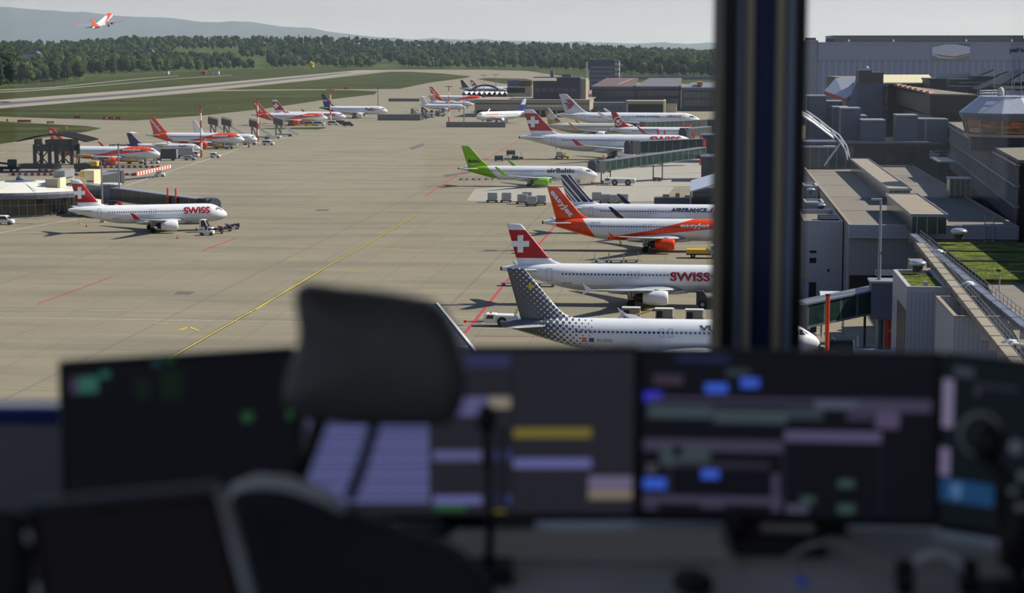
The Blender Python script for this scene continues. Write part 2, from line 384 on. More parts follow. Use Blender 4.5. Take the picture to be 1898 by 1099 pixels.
def lv_facets(nt, x, y, z):
    v = nt.nodes.new('ShaderNodeTexVoronoi'); v.inputs['Scale'].default_value = .55
    cb = nt.nodes.new('ShaderNodeCombineXYZ'); nt.links.new((x+z*.6).v, cb.inputs[0]); nt.links.new(z.v, cb.inputs[2]); nt.links.new(cb.outputs[0], v.inputs['Vector'])
    r = nt.nodes.new('ShaderNodeValToRGB'); r.color_ramp.interpolation = 'CONSTANT'
    cs = [(0,(190,140,50)),(.3,(120,100,80)),(.5,(205,200,190)),(.7,(80,75,75)),(.85,(200,160,80))]
    r.color_ramp.elements[0].color = lin(cs[0][1])+(1,); r.color_ramp.elements.remove(r.color_ramp.elements[1])
    for p, c in cs[1:]: r.color_ramp.elements.new(p).color = lin(c)+(1,)
    s = nt.nodes.new('ShaderNodeSeparateColor'); nt.links.new(v.outputs['Color'], s.inputs[0]); nt.links.new(s.outputs[0], r.inputs[0])
    return r.outputs[0]
def paint(name, fn=None, col=WHITE): return mat('paint_'+name, col, .32, fn=fn, var=.03, scale=.6, spec=.5)
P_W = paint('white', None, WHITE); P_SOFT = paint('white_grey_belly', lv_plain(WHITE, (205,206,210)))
P_ORG = paint('orange', None, ORG); P_RED = paint('red', None, RED_); P_NAVY = paint('navy', None, NAVY); P_GRN = paint('lime', None, (128,182,30))
P_PUR = paint('violet', None, (48,34,98)); P_LET_W = paint('lettering_white', None, (240,240,240)); P_GREYL = paint('lettering_grey', None, (75,77,85)); P_BLUE = paint('blue', None, (30,60,150))
LIV = dict(
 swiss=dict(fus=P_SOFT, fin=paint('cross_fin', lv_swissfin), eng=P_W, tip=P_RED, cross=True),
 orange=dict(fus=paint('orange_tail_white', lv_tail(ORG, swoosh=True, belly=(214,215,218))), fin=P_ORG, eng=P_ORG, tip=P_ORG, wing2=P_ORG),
 lime=dict(fus=paint('lime_tail_white', lv_tail((128,182,30), x0=2.6, xa=7.9, sl=.9)), fin=P_GRN, eng=P_GRN, tip=P_GRN),
 dots=dict(fus=paint('dotted_white', lv_dots), fin=paint('dotted_fin', lv_dots), eng=P_W, tip=P_W),
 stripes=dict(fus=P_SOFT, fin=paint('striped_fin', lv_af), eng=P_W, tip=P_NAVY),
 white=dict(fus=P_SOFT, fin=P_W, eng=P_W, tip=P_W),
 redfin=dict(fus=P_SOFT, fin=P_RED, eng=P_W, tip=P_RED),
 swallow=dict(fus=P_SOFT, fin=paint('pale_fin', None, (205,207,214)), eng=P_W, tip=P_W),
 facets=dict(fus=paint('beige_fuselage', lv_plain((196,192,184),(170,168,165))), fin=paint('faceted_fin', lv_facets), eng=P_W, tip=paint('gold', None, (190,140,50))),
 violet=dict(fus=paint('violet_tail_white', lv_tail((48,34,98), x0=-3, xa=6.5, sl=.6)), fin=P_PUR, eng=P_W, tip=P_W),
 check=dict(fus=P_SOFT, fin=paint('checked_fin', lv_check), eng=P_W, tip=P_W),
 navy=dict(fus=paint('navy_belly', lv_plain((190,192,200),(40,50,90), 4.2)), fin=P_NAVY, eng=P_NAVY, tip=P_NAVY),
)
def plane(label, tail, crown, liv, nose=None, yaw=0.0, S=1.0, LX=1.0, tip='fence', side=-1, detail=2, texts=(), engR=1.0, prop=False, absyaw=None, ttail=False, group=None, loc=None, emblem=None):
    lv = LIV[liv]; ya = (-TH+math.radians(yaw)) if absyaw is None else math.radians(absyaw)
    hx, hy = math.cos(ya), math.sin(ya)
    dm = dist_at(crown, 5.95*S)
    if nose is not None:
        best = None
        for k in range(60, 160):
            l = k/100; t_d = dm-hy*L0*S*l*.5; x = D(tail, crown, t_d).x; nx = x+hx*L0*S*l; nd = t_d+hy*L0*S*l
            npx = CX+F*nx/(nd*math.cos(PITCH)+(EYE-3.3*S)*math.sin(PITCH))
            if best is None or abs(npx-nose) < best[0]: best = (abs(npx-nose), l)
        LX = best[1]
    td = dm-hy*L0*S*LX*.5
    if loc is None: loc = (D(tail, crown, td).x, td, 0)
    T = thing('airliner', loc, ya, label, 'aircraft', group, (S*LX, S, S))
    print('PLANE %-46s d=%.0f LX=%.2f' % (label[:46], dm, LX))
    cached('fus', mk_fus, lv['fus'], 'fuselage', T, True)
    f = cached('fin', mk_fin, lv['fin'], 'vertical_tail', T, True)
    if prop or ttail:
        for s in (-1, 1): cached('stabT%d' % s, lambda: mk_stab(s, 11.4), P_W, 'horizontal_tail', T, True)
    else:
        for s in (-1, 1): cached('stab%d' % s, lambda: mk_stab(s), GREYW if liv != 'lime' else P_W, 'horizontal_tail', T, True)
    cached('apu', lambda: MB().loft(rev([(.35,.31),(-.04,.25),(-.06,.2),(.1,.15)], 0, 5.09, 14), True), DARK, 'exhaust_nozzle', T)
    cached('fair', lambda: MB().loft([[(x, w*math.cos(2*PI*k/24), z+h*math.sin(2*PI*k/24)) for k in range(24)] for x, w, z, h in ((15.2,.2,2.1,.1),(16.2,1.5,2.15,.5),(18,2.1,2.25,.75),(23,2.2,2.3,.8),(26,1.9,2.2,.6),(27.6,.9,2.05,.3))], True), P_W, 'belly_fairing', T, True)
    for s in (-1, 1):
        if prop:
            w = cached('hw%d' % s, lambda: mk_wing(s, True), GREYW, 'wing', T, True)
            e = cached('pn%d' % s, lambda: MB().loft(rev([(14.5,.1),(16,.5),(19,.65),(21.6,.55),(22.1,.25),(22.6,.02)], s*4.6, 5.85, 14), True), P_W, 'engine', T, True)
            cached('pb%d' % s, lambda: _prop(s), DARK, 'propeller', e)
        else:
            w = cached('w%d' % s, lambda: mk_wing(s), GREYW, 'wing', T, True)
            cached('tip%s%d' % (tip, s), lambda: mk_tip(s, tip), (P_W if (tip == 'fence' and liv == 'swiss') else lv['tip']), 'winglet', w, tip != 'fence')
            e = cached('nac%d%s' % (s, engR), lambda: mk_nac(s, engR), lv['eng'], 'engine', T, True)
            cached('exh%d' % s, lambda: mk_exh(s), DARK, 'exhaust', e, True)
            if detail > 0:
                cached('fan%d' % s, lambda: mk_fan(s), DARK, 'intake_fan', e)
                cached('pyl%d' % s, lambda: mk_pyl(s), P_W, 'pylon', e)
    for nm, x, y, r, zt, w in (('m', 19.4, -3.8, .58, 2.6, .45), ('m', 19.4, 3.8, .58, 2.6, .45), ('n', 32.5, 0, .38, 2.1, .25)):
        g = cached('g%s%s' % (nm, y), lambda: mk_gear(x, y, r, zt, w), SILV, 'landing_gear', T)
        for q in (-1, 1): cached('gw%s%s%d' % (nm, y, q), lambda: mk_wheel(x, y+q*w, r, .38 if nm == 'm' else .22), TYRE, 'wheel', g, False)
    # flight deck glazing, three panes on the seen side
    cp = MB()
    for p in ([(35.95,4.42),(36.45,4.28),(36.05,4.62),(35.6,4.95)], [(35.2,4.5),(35.86,4.43),(35.5,4.98),(35.05,5.08)], [(34.6,4.62),(35.1,4.52),(34.95,5.06),(34.68,5.02)]):
        for sd_ in (-1, 1):
            q = patch(p, sd_, .02, 3); cp.add(q.v, q.f)
    _k = 'cockpit'
    cached(_k, lambda: cp, GLASSD, 'cockpit_window', T)
    if detail >= 1:
        for x0 in (6.9, 32.6): cached('door%s%s' % (x0, side), lambda: frame_mb(x0, x0+.85, 3.55, 5.35, side), LINEG, 'cabin_door', T)
    skip = lambda x: (20.6 < x < 20.9)
    xs = [9.3+.53*i for i in range(44)]
    if detail >= 2:
        for x0 in (18.95, 19.95): cached('ex%s%s' % (x0, side), lambda: frame_mb(x0, x0+.55, 4.05, 5.05, side, .04), LINEG, 'emergency_exit', T)
        for x in xs:
            y = fus_y(x, 4.52, side, .012)
            o = cached('win', mk_win, GLASSD, 'cabin_window', T); o.location = (x, y, 4.52); o.rotation_euler.x = -side*0.33
    else:
        def wr():
            mb = MB()
            for x in xs:
                q = patch([(x-.14,4.36),(x+.14,4.36),(x+.14,4.72),(x-.14,4.72)], side, .02, 1); mb.add(q.v, q.f)
            return mb
        cached('wr%d' % side, wr, GLASSD, 'cabin_window_row', T)
    if lv.get('cross'):
        def crs():
            mb = MB(); a, b = 1.28, .42
            for yy in (-1, 1):
                y = yy*.30
                mb.add(*_slab([(2.95-b,8.82-a),(2.95+b,8.82-a),(2.95+b,8.82-b),(2.95+a,8.82-b),(2.95+a,8.82+b),(2.95+b,8.82+b),(2.95+b,8.82+a),(2.95-b,8.82+a),(2.95-b,8.82+b),(2.95-a,8.82+b),(2.95-a,8.82-b),(2.95-b,8.82-b)], y-.04, y+.04))
            return mb
        cached('cross', crs, P_LET_W, 'white_cross', f)
    for txt, x0, x1, z, h, m, where, rot in texts:
        if where == 'fin': ys = lambda x, zz: side*.32
        else: ys = lambda x, zz: fus_y(x, zz, side, .045)
        mb = text_mesh(txt, x0, x1, z, h, ys, rot=rot, bold=.03 if where != 'reg' else 0, flip=side > 0)
        mb.build('lettering' if where != 'reg' else 'registration', m, f if where == 'fin' else T)
    if emblem: emblem(T, f)
    return T
def _prop(s):
    mb = MB(); c = (22.2, s*4.6, 5.85)
    for k in range(6):
        a = k*PI/3+.2; d = (math.cos(a), math.sin(a))
        mb.add([(c[0]-.06,c[1]+d[0]*.2-d[1]*.12,c[2]+d[1]*.2+d[0]*.12),(c[0]+.06,c[1]+d[0]*.2+d[1]*.12,c[2]+d[1]*.2-d[0]*.12),(c[0]+.04,c[1]+d[0]*2.3+d[1]*.16,c[2]+d[1]*2.3-d[0]*.16),(c[0]-.04,c[1]+d[0]*2.3-d[1]*.16,c[2]+d[1]*2.3+d[0]*.16)], [(0,1,2,3)])
    return mb
# ---- the fleet
def em_swallow(T, f):
    mb = MB()
    mb.add(*_slab([(2.6,10.0),(4.0,9.9),(5.0,8.6),(4.0,7.2),(2.9,6.8),(4.0,8.5)], -.36, -.30)); mb.build('red_emblem', P_RED, f)
    MB().add(*_slab([(1.8,9.0),(3.4,8.9),(3.9,8.2),(2.9,7.6),(3.2,8.3)], -.37, -.30)).build('blue_emblem', P_BLUE, f)
def em_circle(T, f):
    mb = MB(); n = 28; c = (3.7, 8.3); R = 1.75
    vs = [(c[0]+r*math.cos(2*PI*k/n), -.33, c[1]+r*math.sin(2*PI*k/n)) for r in (R, R*.82) for k in range(n)]
    mb.add(vs, [(k, (k+1)%n, n+(k+1)%n, n+k) for k in range(n)])
    mb.add(*_slab([(2.6,8.9),(3.5,8.6),(4.9,9.2),(4.3,8.3),(4.6,7.3),(3.6,7.7),(2.9,6.9),(3.2,7.9)], -.36, -.31))
    mb.build('round_white_emblem', P_LET_W, f)
R_ = math.radians
def fleet():
    plane('white airliner with a grey dotted tail fading into white dots, nearest on the right', 925, 591, 'dots', yaw=0, LX=1.0, side=-1,
          texts=[('VUELING', 23.6, 29.8, 5.15, .62, P_GREYL, 'f', 0), ('EC-KDG', 11.7, 13.5, 3.6, .33, P_GREYL, 'reg', 0)], emblem=em_flags)
    plane('white airliner with a white-crossed red tail parked behind the dotted-tail airliner', 928, 489.5, 'swiss', yaw=0,
          texts=[('SWISS', 25.0, 30.8, 4.4, 1.3, P_RED, 'f', 0), ('HB-IJP', 9.2, 10.7, 3.2, .3, P_GREYL, 'reg', 0)])
    plane('orange-tailed white airliner directly in front of the navy-striped tail', 1005, 405, 'orange', yaw=0,
          texts=[('easyJet', 25.7, 31.2, 4.75, 1.0, P_LET_W, 'f', 0), ('easyJet', .6, 6.6, 8.6, 1.35, P_LET_W, 'fin', R_(-51)), ('HB-JXG', 9.2, 11.0, 5.25, .3, P_GREYL, 'reg', 0)])
    plane('white airliner with navy diagonal tail stripes behind the orange tail', 1030, 378, 'stripes', yaw=0, tip='shark',
          texts=[('AIRFRANCE', 23.6, 30.8, 4.95, .75, P_NAVY, 'f', 0)], emblem=em_slash)
    plane('white airliner with lime green tail, engines and winglets', 849, 307.5, 'lime', nose=1108, yaw=0, S=.93, tip='shark', engR=1.12,
          texts=[('airBaltic', 24.2, 31.6, 4.75, 1.35, mat('lettering_dark_green', (30,50,38), var=0), 'f', 0), ('Baltic', 2.8, 5.9, 7.25, .95, mat('lettering_dark_green'), 'fin', 0)])
    plane('very long white airliner with a white-crossed red tail, a jet bridge at its nose', 962, 249, 'swiss', nose=1295, yaw=-3, S=1.42, tip='small', detail=2,
          texts=[('SWISS', 27.6, 34.0, 4.95, 1.35, P_RED, 'f', 0)])
    plane('white airliner with a white-crossed red tail beside the round glass terminal', 124, 379, 'swiss', nose=422, absyaw=16, S=.93, tip='small', engR=1.14,
          texts=[('SWISS', 27.0, 33.2, 4.6, 1.45, P_RED, 'f', 0), ('HB-JCF', 10.3, 12.2, 3.1, .4, P_GREYL, 'reg', 0)])
    et = [('easyJet', 25.7, 31.6, 4.85, .95, P_LET_W, 'f', 0), ('easyJet', .6, 6.6, 8.6, 1.4, P_LET_W, 'fin', R_(-51))]
    plane('orange-tailed white airliner partly behind the dark canopied gantry', 84, 271, 'orange', nose=298, yaw=0, tip='shark', texts=et)
    plane('orange-tailed white airliner parked behind the propeller freighter', 272, 246, 'orange', nose=454, yaw=0, texts=et, detail=1)
    plane('white propeller freighter with a violet tail and high wings', 231, 266, 'violet', nose=373, yaw=0, S=.66, prop=True, detail=1,
          texts=[('Fed', 27.2, 29.7, 4.6, 1.3, P_PUR, 'f', 0), ('Ex', 29.8, 31.6, 4.6, 1.3, P_ORG, 'f', 0)])
    plane('small plain white jet mostly hidden behind an orange-nosed airliner', 353, 248, 'white', nose=477, yaw=0, S=.86, detail=1)
    plane('orange-tailed white airliner standing in front of a red-tailed one near two far stairs', 466, 209.5, 'orange', nose=607, yaw=0, tip='shark', texts=et, detail=1)
    plane('white airliner with crossed red tail half hidden by an orange-tailed airliner', 501, 207, 'swiss', nose=641, yaw=0, tip='shark', detail=1, texts=[('SWISS', 27, 32.6, 4.5, 1.4, P_RED, 'f', 0)])
    plane('white freighter with a tall violet tail beside the far taxiway', 592, 196.5, 'violet', nose=718, yaw=0, S=1.08, detail=0,
          texts=[('Fed', 25.8, 28.8, 4.4, 1.5, P_PUR, 'f', 0), ('Ex', 28.9, 31.2, 4.4, 1.5, P_ORG, 'f', 0), ('FedEx', 2.0, 4.6, 8.6, .8, P_LET_W, 'fin', 0)])
    plane('farthest orange-tailed white airliner on the stands', 793, 177, 'orange', nose=897, yaw=0, detail=0, texts=et[1:])
    plane('white propeller airliner with a red-chequered fin', 793, 188, 'check', nose=877, yaw=0, S=.72, prop=True, detail=0)
    plane('plain white T-tailed jet in front of the red-chequered propeller airliner', 776, 193, 'white', nose=863, yaw=0, S=.74, ttail=True, detail=0)
    plane('white airliner facing the other way with orange lettering and a blue tail', 978, 206, 'stripe_blue', nose=882, absyaw=180+38, S=1.0, side=1, tip='shark', detail=0,
          texts=[('corendonairlines', 22.5, 32, 4.9, 1.0, P_ORG, 'f', 0)])
    plane('dark-bellied airliner with a navy tail behind the white tent roofs', 851, 162, 'navy', nose=938, yaw=0, detail=0)
    plane('remotest white airliner with a small crossed red tail', 869, 160.5, 'swiss', nose=952, yaw=0, detail=0)
    plane('long white airliner with a pale tail bearing a red and blue swallow', 1029, 208.5, 'swallow', nose=1300, yaw=0, S=1.42, tip='shark', detail=2, emblem=em_swallow,
          texts=[('CHINA EASTERN', 21.0, 27.0, 4.75, .62, P_BLUE, 'f', 0), ('中国东方航空', 29.0, 32.6, 4.9, .65, P_RED, 'f', 0)])
    plane('beige airliner with a faceted gold and grey tail', 1004, 228, 'facets', nose=1182, yaw=0, S=1.05, tip='shark', detail=0)
    plane('white airliner with a red tail carrying a round white bird emblem', 1128, 235.5, 'redfin', nose=1308, yaw=0, tip='shark', detail=0, emblem=em_circle,
          texts=[('TURKISH AIRLINES', 12.5, 19.5, 5.1, .5, P_NAVY, 'f', 0)])
    # the one that has just taken off
    T = plane('orange and white airliner climbing away above the far trees', 170, 100, 'orange', S=1.0, detail=0, tip='shark', loc=(0,0,0), texts=[])
    T.location = D(174, 66, 1380); T.rotation_euler = (R_(-5), R_(-18), R_(80))
LIV['stripe_blue'] = dict(fus=P_SOFT, fin=paint('blue_root_fin', lambda nt, x, y, z: mixc(nt, z.lt(9.0), lin((190,195,210)), lin((40,50,120)))), eng=P_W, tip=P_W)
def em_flags(T, f):
    mb = MB(); 
    for i, (z0, z1, k) in enumerate(((3.72,3.86,0),(3.52,3.72,1),(3.38,3.52,0))):
        q = patch([(9.9,z0),(10.5,z0),(10.5,z1),(9.9,z1)], -1, .03, 1); mb.mi(k).add(q.v, q.f)
    q = patch([(10.75,3.38),(11.35,3.38),(11.35,3.86),(10.75,3.86)], -1, .03, 1); mb.mi(2).add(q.v, q.f)
    mb.build('flag_marking', [P_RED, mat('flag_yellow', (220,180,30), var=0), P_BLUE], T)
def em_slash(T, f):
    MB().add(*[(lambda q: (q.v, q.f))(patch([(31.2,4.55),(31.55,4.55),(32.2,5.4),(31.8,5.4)], -1, .04, 2))][0]).build('red_slash', P_RED, T)
# ================================================================ ground, hills, trees
def fp(p): return (p.dot(V2), p.dot(U2))                  # world -> airport frame
def apr(nt, x, y, z):
    P = 7.5
    gx = x.md(P); gy = y.md(P)
    seam = gx.lt(.14).mx(gy.lt(.14))
    big = (x.md(37.5)).lt(.3).mx((y.md(30.0)).lt(.3))
    cb = nt.nodes.new('ShaderNodeCombineXYZ'); nt.links.new((x/P).op('FLOOR').v, cb.inputs[0]); nt.links.new((y/P).op('FLOOR').v, cb.inputs[1])
    wn = nt.nodes.new('ShaderNodeTexWhiteNoise'); nt.links.new(cb.outputs[0], wn.inputs['Vector'])
    tone = mixc(nt, E(nt, wn.outputs[0])*.55, (.248,.212,.142), (.220,.189,.128))
    mpn = nt.nodes.new('ShaderNodeMapping'); mpn.inputs['Scale'].default_value = (.02,.11,1)
    t = nt.nodes.new('ShaderNodeTexCoord'); nt.links.new(t.outputs['Object'], mpn.inputs[0])
    n2 = nt.nodes.new('ShaderNodeTexNoise'); n2.inputs['Scale'].default_value = 1.0; n2.inputs['Detail'].default_value = 5; nt.links.new(mpn.outputs[0], n2.inputs[0])
    st = (E(nt, n2.outputs[0])-.47).mx(0.0)*4.0
    c = mixc(nt, st.mn(.6), tone, (.165,.144,.105))
    n3 = nt.nodes.new('ShaderNodeTexNoise'); n3.inputs['Scale'].default_value = .9; n3.inputs['Detail'].default_value = 4; nt.links.new(t.outputs['Object'], n3.inputs[0])
    c = mixc(nt, (E(nt, n3.outputs[0])-.60).mx(0.0)*3.2, c, (.11,.10,.085))
    c = mixc(nt, seam*.6, c, (.12,.11,.09))
    return mixc(nt, big*.35, c, (.1,.09,.08))
M_APR = mat('concrete_apron', None, .85, fn=apr, var=.05, scale=.05)
M_RWY = mat('runway_concrete', (146,137,124), .85, var=.08, scale=.02)
M_RUB = mat('runway_rubber_strip', (84,82,84), .85, var=.14, scale=.05, stretch=(.2,4,1))
def grassf(nt, x, y, z):
    t = nt.nodes.new('ShaderNodeTexCoord')
    mpn = nt.nodes.new('ShaderNodeMapping'); mpn.inputs['Scale'].default_value = (.012,.03,1); mpn.inputs['Rotation'].default_value = (0,0,-.5); nt.links.new(t.outputs['Object'], mpn.inputs[0])
    n2 = nt.nodes.new('ShaderNodeTexNoise'); n2.inputs['Scale'].default_value = 1.0; n2.inputs['Detail'].default_value = 6; nt.links.new(mpn.outputs[0], n2.inputs[0])
    r = nt.nodes.new('ShaderNodeValToRGB'); nt.links.new(n2.outputs[0], r.inputs[0])
    r.color_ramp.elements[0].position = .36; r.color_ramp.elements[0].color = lin((46,49,20))+(1,)
    r.color_ramp.elements[1].position = .66; r.color_ramp.elements[1].color = lin((72,78,28))+(1,)
    return r.outputs[0]
M_GRASS = mat('airfield_grass', None, .95, fn=grassf, var=.08, scale=.3, spec=.1)
def flat(name, pts, z, m, label=None, px=True):
    P = [fp(G(a, b, 0)) for a, b in pts]
    mb = MB(); mb.prism(P, z-.02, z)
    o = mb.build(name, m, None, rz=-TH); return struct(o, label)
# earth under everything
gb = MB(); gb.b2(-14000, 14000, -300, 60000, -6.0, -.35)
struct(gb.build('ground', mat('open_country', (78,86,50), .95, var=.25, scale=.004, spec=.1), None), None)
EDGE = [(-320,206),(0,184.5),(250,166),(400,153.5),(590,136.5),(665,129.5),(760,128.5),(900,129),(975,131),(1100,150),(2300,190)]
P = [fp(G(a, b)) for a, b in EDGE]
P = P+[(P[-1][0], -40), (-260, -40), (-420, P[0][1]*.6)]
mb = MB(); mb.prism(P, -.30, 0.0); struct(mb.build('apron', M_APR, None, rz=-TH))
Q = [(-320,190),(-100,163),(0,161),(150,150),(300,133),(440,128.5),(600,124),(700,126),(960,124),(1000,131),(975,131.4),(900,129.3),(760,128.8),(665,129.8),(590,136.8),(400,153.8),(250,166.3),(0,184.8),(-320,206.3)]
flat('grass_strip', Q, .02, M_GRASS)
flat('grass_strip', [(-250,215.2),(-100,207),(0,200.5),(200,184.8),(400,169),(560,167.2),(647,167),(700,169),(694,175),(640,181),(590,186.5),(495,201),(400,211.5),(375,214),(250,223.5),(200,222.5),(100,219.5),(0,216)], .03, M_GRASS)
flat('grass_strip', [(-200,222),(0,225),(100,230.5),(160,233.5),(188,237.5),(176,241),(150,245.5),(75,255.5),(0,267),(-200,292)], .03, M_GRASS)
flat('grass_strip', [(406,166.4),(590,147.6),(722,133),(760,133),(816,136),(873,141.5),(866,144),(797,153),(740,164.6),(690,165.2),(590,165.4)], .03, M_GRASS)
flat('grass_strip', [(474,237.5),(600,235.5),(606,237),(590,240),(500,239.5)], .03, M_GRASS)
flat('grass_strip', [(884,146.5),(905,144.5),(975,146),(1000,152),(985,158),(930,155)], .03, M_GRASS)
flat('runway', [(-320,208),(0,185.5),(250,166.6),(400,154.3),(590,137.3),(665,130),(724,131.2),(656,136.3),(590,146.8),(400,165.2),(250,180.3),(0,201),(-320,226)], .05, M_RWY)
flat('runway_centre', [(-320,215),(0,191),(250,172),(400,158),(475,151),(560,142.6),(640,134.3),(655,134.3),(600,140.8),(475,154.2),(400,161.3),(250,176),(0,195.5),(-320,220)], .09, M_RUB)
M_TRK = mat('perimeter_track', (126,123,115), .9, var=.05)
flat('perimeter_road', [(-200,169.5),(0,166),(100,161),(240,147),(330,140),(330,140.8),(240,148.4),(100,163),(0,167.8),(-200,171.5)], .05, M_TRK)
flat('perimeter_road', [(-60,173.3),(70,166.2),(170,159),(330,145),(430,138.8),(430,139.6),(330,146),(170,160.4),(70,168),(-60,175)], .05, M_TRK)
M_YEL = mat('yellow_paint', (196,168,60), .7, var=.2, scale=1.5); M_WHT = mat('white_paint', (205,202,192), .7, var=.15, scale=1.5); M_REDL = mat('red_paint', (178,52,66), .7, var=.15, scale=1.5); M_BLK = mat('black_paint', (62,60,56), .8, var=.1)
M_PALE = mat('pale_concrete', (158,152,141), .85, var=.06, scale=.2); M_TAR = mat('patched_asphalt', (95,92,88), .9, var=.15)
def line(name, pts, w, m, z=.03):
    mb = MB(); W = [G(a, b) for a, b in pts]; W = [Vector((p.dot(V2), p.dot(U2), 0)) for p in W]
    L = []; Rr = []
    for i, p in enumerate(W):
        d = (W[min(i+1,len(W)-1)]-W[max(i-1,0)]).normalized(); n = Vector((-d.y, d.x, 0))*w/2; L.append(p+n); Rr.append(p-n)
    for i in range(len(W)-1):
        mb.prism([(L[i].x,L[i].y),(L[i+1].x,L[i+1].y),(Rr[i+1].x,Rr[i+1].y),(Rr[i].x,Rr[i].y)], z-.015, z)
    return struct(mb.build(name, m, None, rz=-TH))
line('taxi_line', [(300,672.5),(330,655),(440,592),(560,523),(600,497.5),(660,463.5),(770,400)], .62, M_BLK, .02)
line('taxi_line', [(300,672.5),(330,655),(440,592),(560,523),(600,497.5),(660,463.5),(770,400)], .26, M_YEL, .04)
line('taxi_line', [(475,574),(540,533),(600,497.5)], .18, M_YEL)
line('stand_line', [(862,617),(942,518),(1040,406)], .42, M_REDL)
line('stand_line', [(70,563),(210,512)], .22, M_REDL)
line('stand_line', [(375,465),(440,440)], .3, M_REDL)
line('stand_line', [(790,362),(852,322),(1000,238)], .35, M_REDL)
line('stand_line', [(1180,262),(1100,330),(1075,352)], .2, M_REDL)
line('stand_line', [(880,623),(1300,626)], .15, M_REDL)
line('service_road_line', [(-60,573),(560,580),(1000,592)], .2, M_WHT)
line('service_road_line', [(-60,589),(560,597),(1000,612)], .2, M_WHT)
line('service_road_line', [(232,345),(290,325),(400,291),(470,266),(560,250)], .22, M_WHT)
line('service_road_line', [(0,432),(60,420),(170,402)], .2, M_WHT)
for i, ((a, b), (c, d)) in enumerate((((478,347),(500,347.5)),((500,344),(520,343.5)),((560,358),(590,357)),((570,340),(594,340.5)),((288,600),(312,601)),((332,612),(350,606)),((350,606),(368,613)),((532,482),(556,480)),((642,503),(680,502.5)),((716,461),(742,460.5)),((775,462.5),(800,461.5)),((505,374),(530,373)),((0,283),(12,281)),((270,262),(300,259)),((616,328),(650,327)))):
    line('ground_mark', [(a,b),(c,d)], .45, M_YEL)
for a, b in (((600,500),(760,560)),((100,520),(240,560))): pass
for pts in ([(150,395),(330,396),(330,399),(150,398)],): pass
flat('pale_slab', [(865,372),(880,350),(1010,343),(1250,346),(1230,372),(1060,376)], .015, M_PALE)
flat('pale_slab', [(1110,300),(1300,285),(1330,345),(1100,345)], .012, M_PALE)
for q in ([(330,540),(362,541),(352,546),(322,545)], [(900,462),(925,463),(918,466),(893,465)], [(820,325),(870,318),(872,321),(826,328)], [(588,388),(612,388),(606,391),(584,391)], [(757,274),(785,266),(788,269),(764,278)], [(885,592),(898,592),(892,600),(880,600)]):
    flat('ground_mark', q, .02, M_TAR)
# hill country beyond the field
BL = [(-400,170),(0,160),(150,152),(160,140),(300,134),(440,129),(600,124.5),(700,127),(960,127),(1100,133),(1150,139),(1340,144),(1500,146),(2400,140)]
def interp(T, x):
    if x <= T[0][0]: return T[0][1]
    for a, b in zip(T, T[1:]):
        if x <= b[0]: return a[1]+(b[1]-a[1])*(x-a[0])/(b[0]-a[0])
    return T[-1][1]
LAT = [(-400,1.0),(0,1.0),(120,.9),(200,.84),(250,1.0),(500,1.0),(640,.98),(720,.84),(800,.76),(900,.7),(1050,.62),(1200,.42),(1340,.28),(1500,.1),(2400,.0)]
def terr(px, d):
    d0 = dist_at(interp(BL, px)); t = max(0.0, min(1.0, (d-d0)/max(600.0, 5200-d0)))
    return 50*interp(LAT, px)*t*(1.0-.12*math.sin(t*3.1))-.3*(t == 0)
mb = MB(); cols = [-400+28*i for i in range(101)]; rows = [1500+110*j for j in range(50)]+[7200,7800,9000,14000,20000]
vs = [((px-CX)/F*d, d, terr(px, d)-.05 if d < 7500 else max(0, terr(px, 7000)-(d-7200)*.006)) for d in rows for px in cols]
nc = len(cols); mb.add(vs, [(j*nc+i, j*nc+i+1, (j+1)*nc+i+1, (j+1)*nc+i) for j in range(len(rows)-1) for i in range(nc-1)])
struct(mb.build('hills', mat('meadow_country', (72,84,42), .95, var=.3, scale=.006, spec=.1), None, True))
flat('field', [(330,100),(340,94),(448,96.5),(452,104),(395,108)], .0, M_GRASS) if False else None
# far mountain range, real relief seen through the haze
SIL = [(-500,4),(0,14),(60,17),(125,22),(175,25),(250,32),(330,34),(370,41),(475,43),(520,49),(580,53),(620,60),(700,69),(760,73),(900,74),(1000,77),(1100,80),(1250,80),(1340,84),(1900,86),(2500,86)]
mb = MB(); vs = []; cs = [-500+12*i for i in range(250)]; prof = [(-6200,0),(-4900,.22),(-3400,.5),(-1900,.75),(-700,.95),(0,1.0),(1300,.85),(4000,.0)]
for dd, k in prof:
    for px in cs:
        d = 45000; z = EYE+(HY-interp(SIL, px))*d/F; n = noise.noise(Vector((px*.02, dd*.0006, 0)))+.5*noise.noise(Vector((px*.06, dd*.003, 4)))
        z = z*k+(0 if k in (0,) else n*(18 if k == 1 else 70)*(1 if k else 0))
        vs.append(((px-CX)/F*d, d+dd, max(z, -2)))
nc = len(cs); mb.add(vs, [(j*nc+i, j*nc+i+1, (j+1)*nc+i+1, (j+1)*nc+i) for j in range(len(prof)-1) for i in range(nc-1)])
struct(mb.build('mountains', mat('forested_slopes', (58,72,70), .95, var=.3, scale=.0015, spec=.05), None, True))
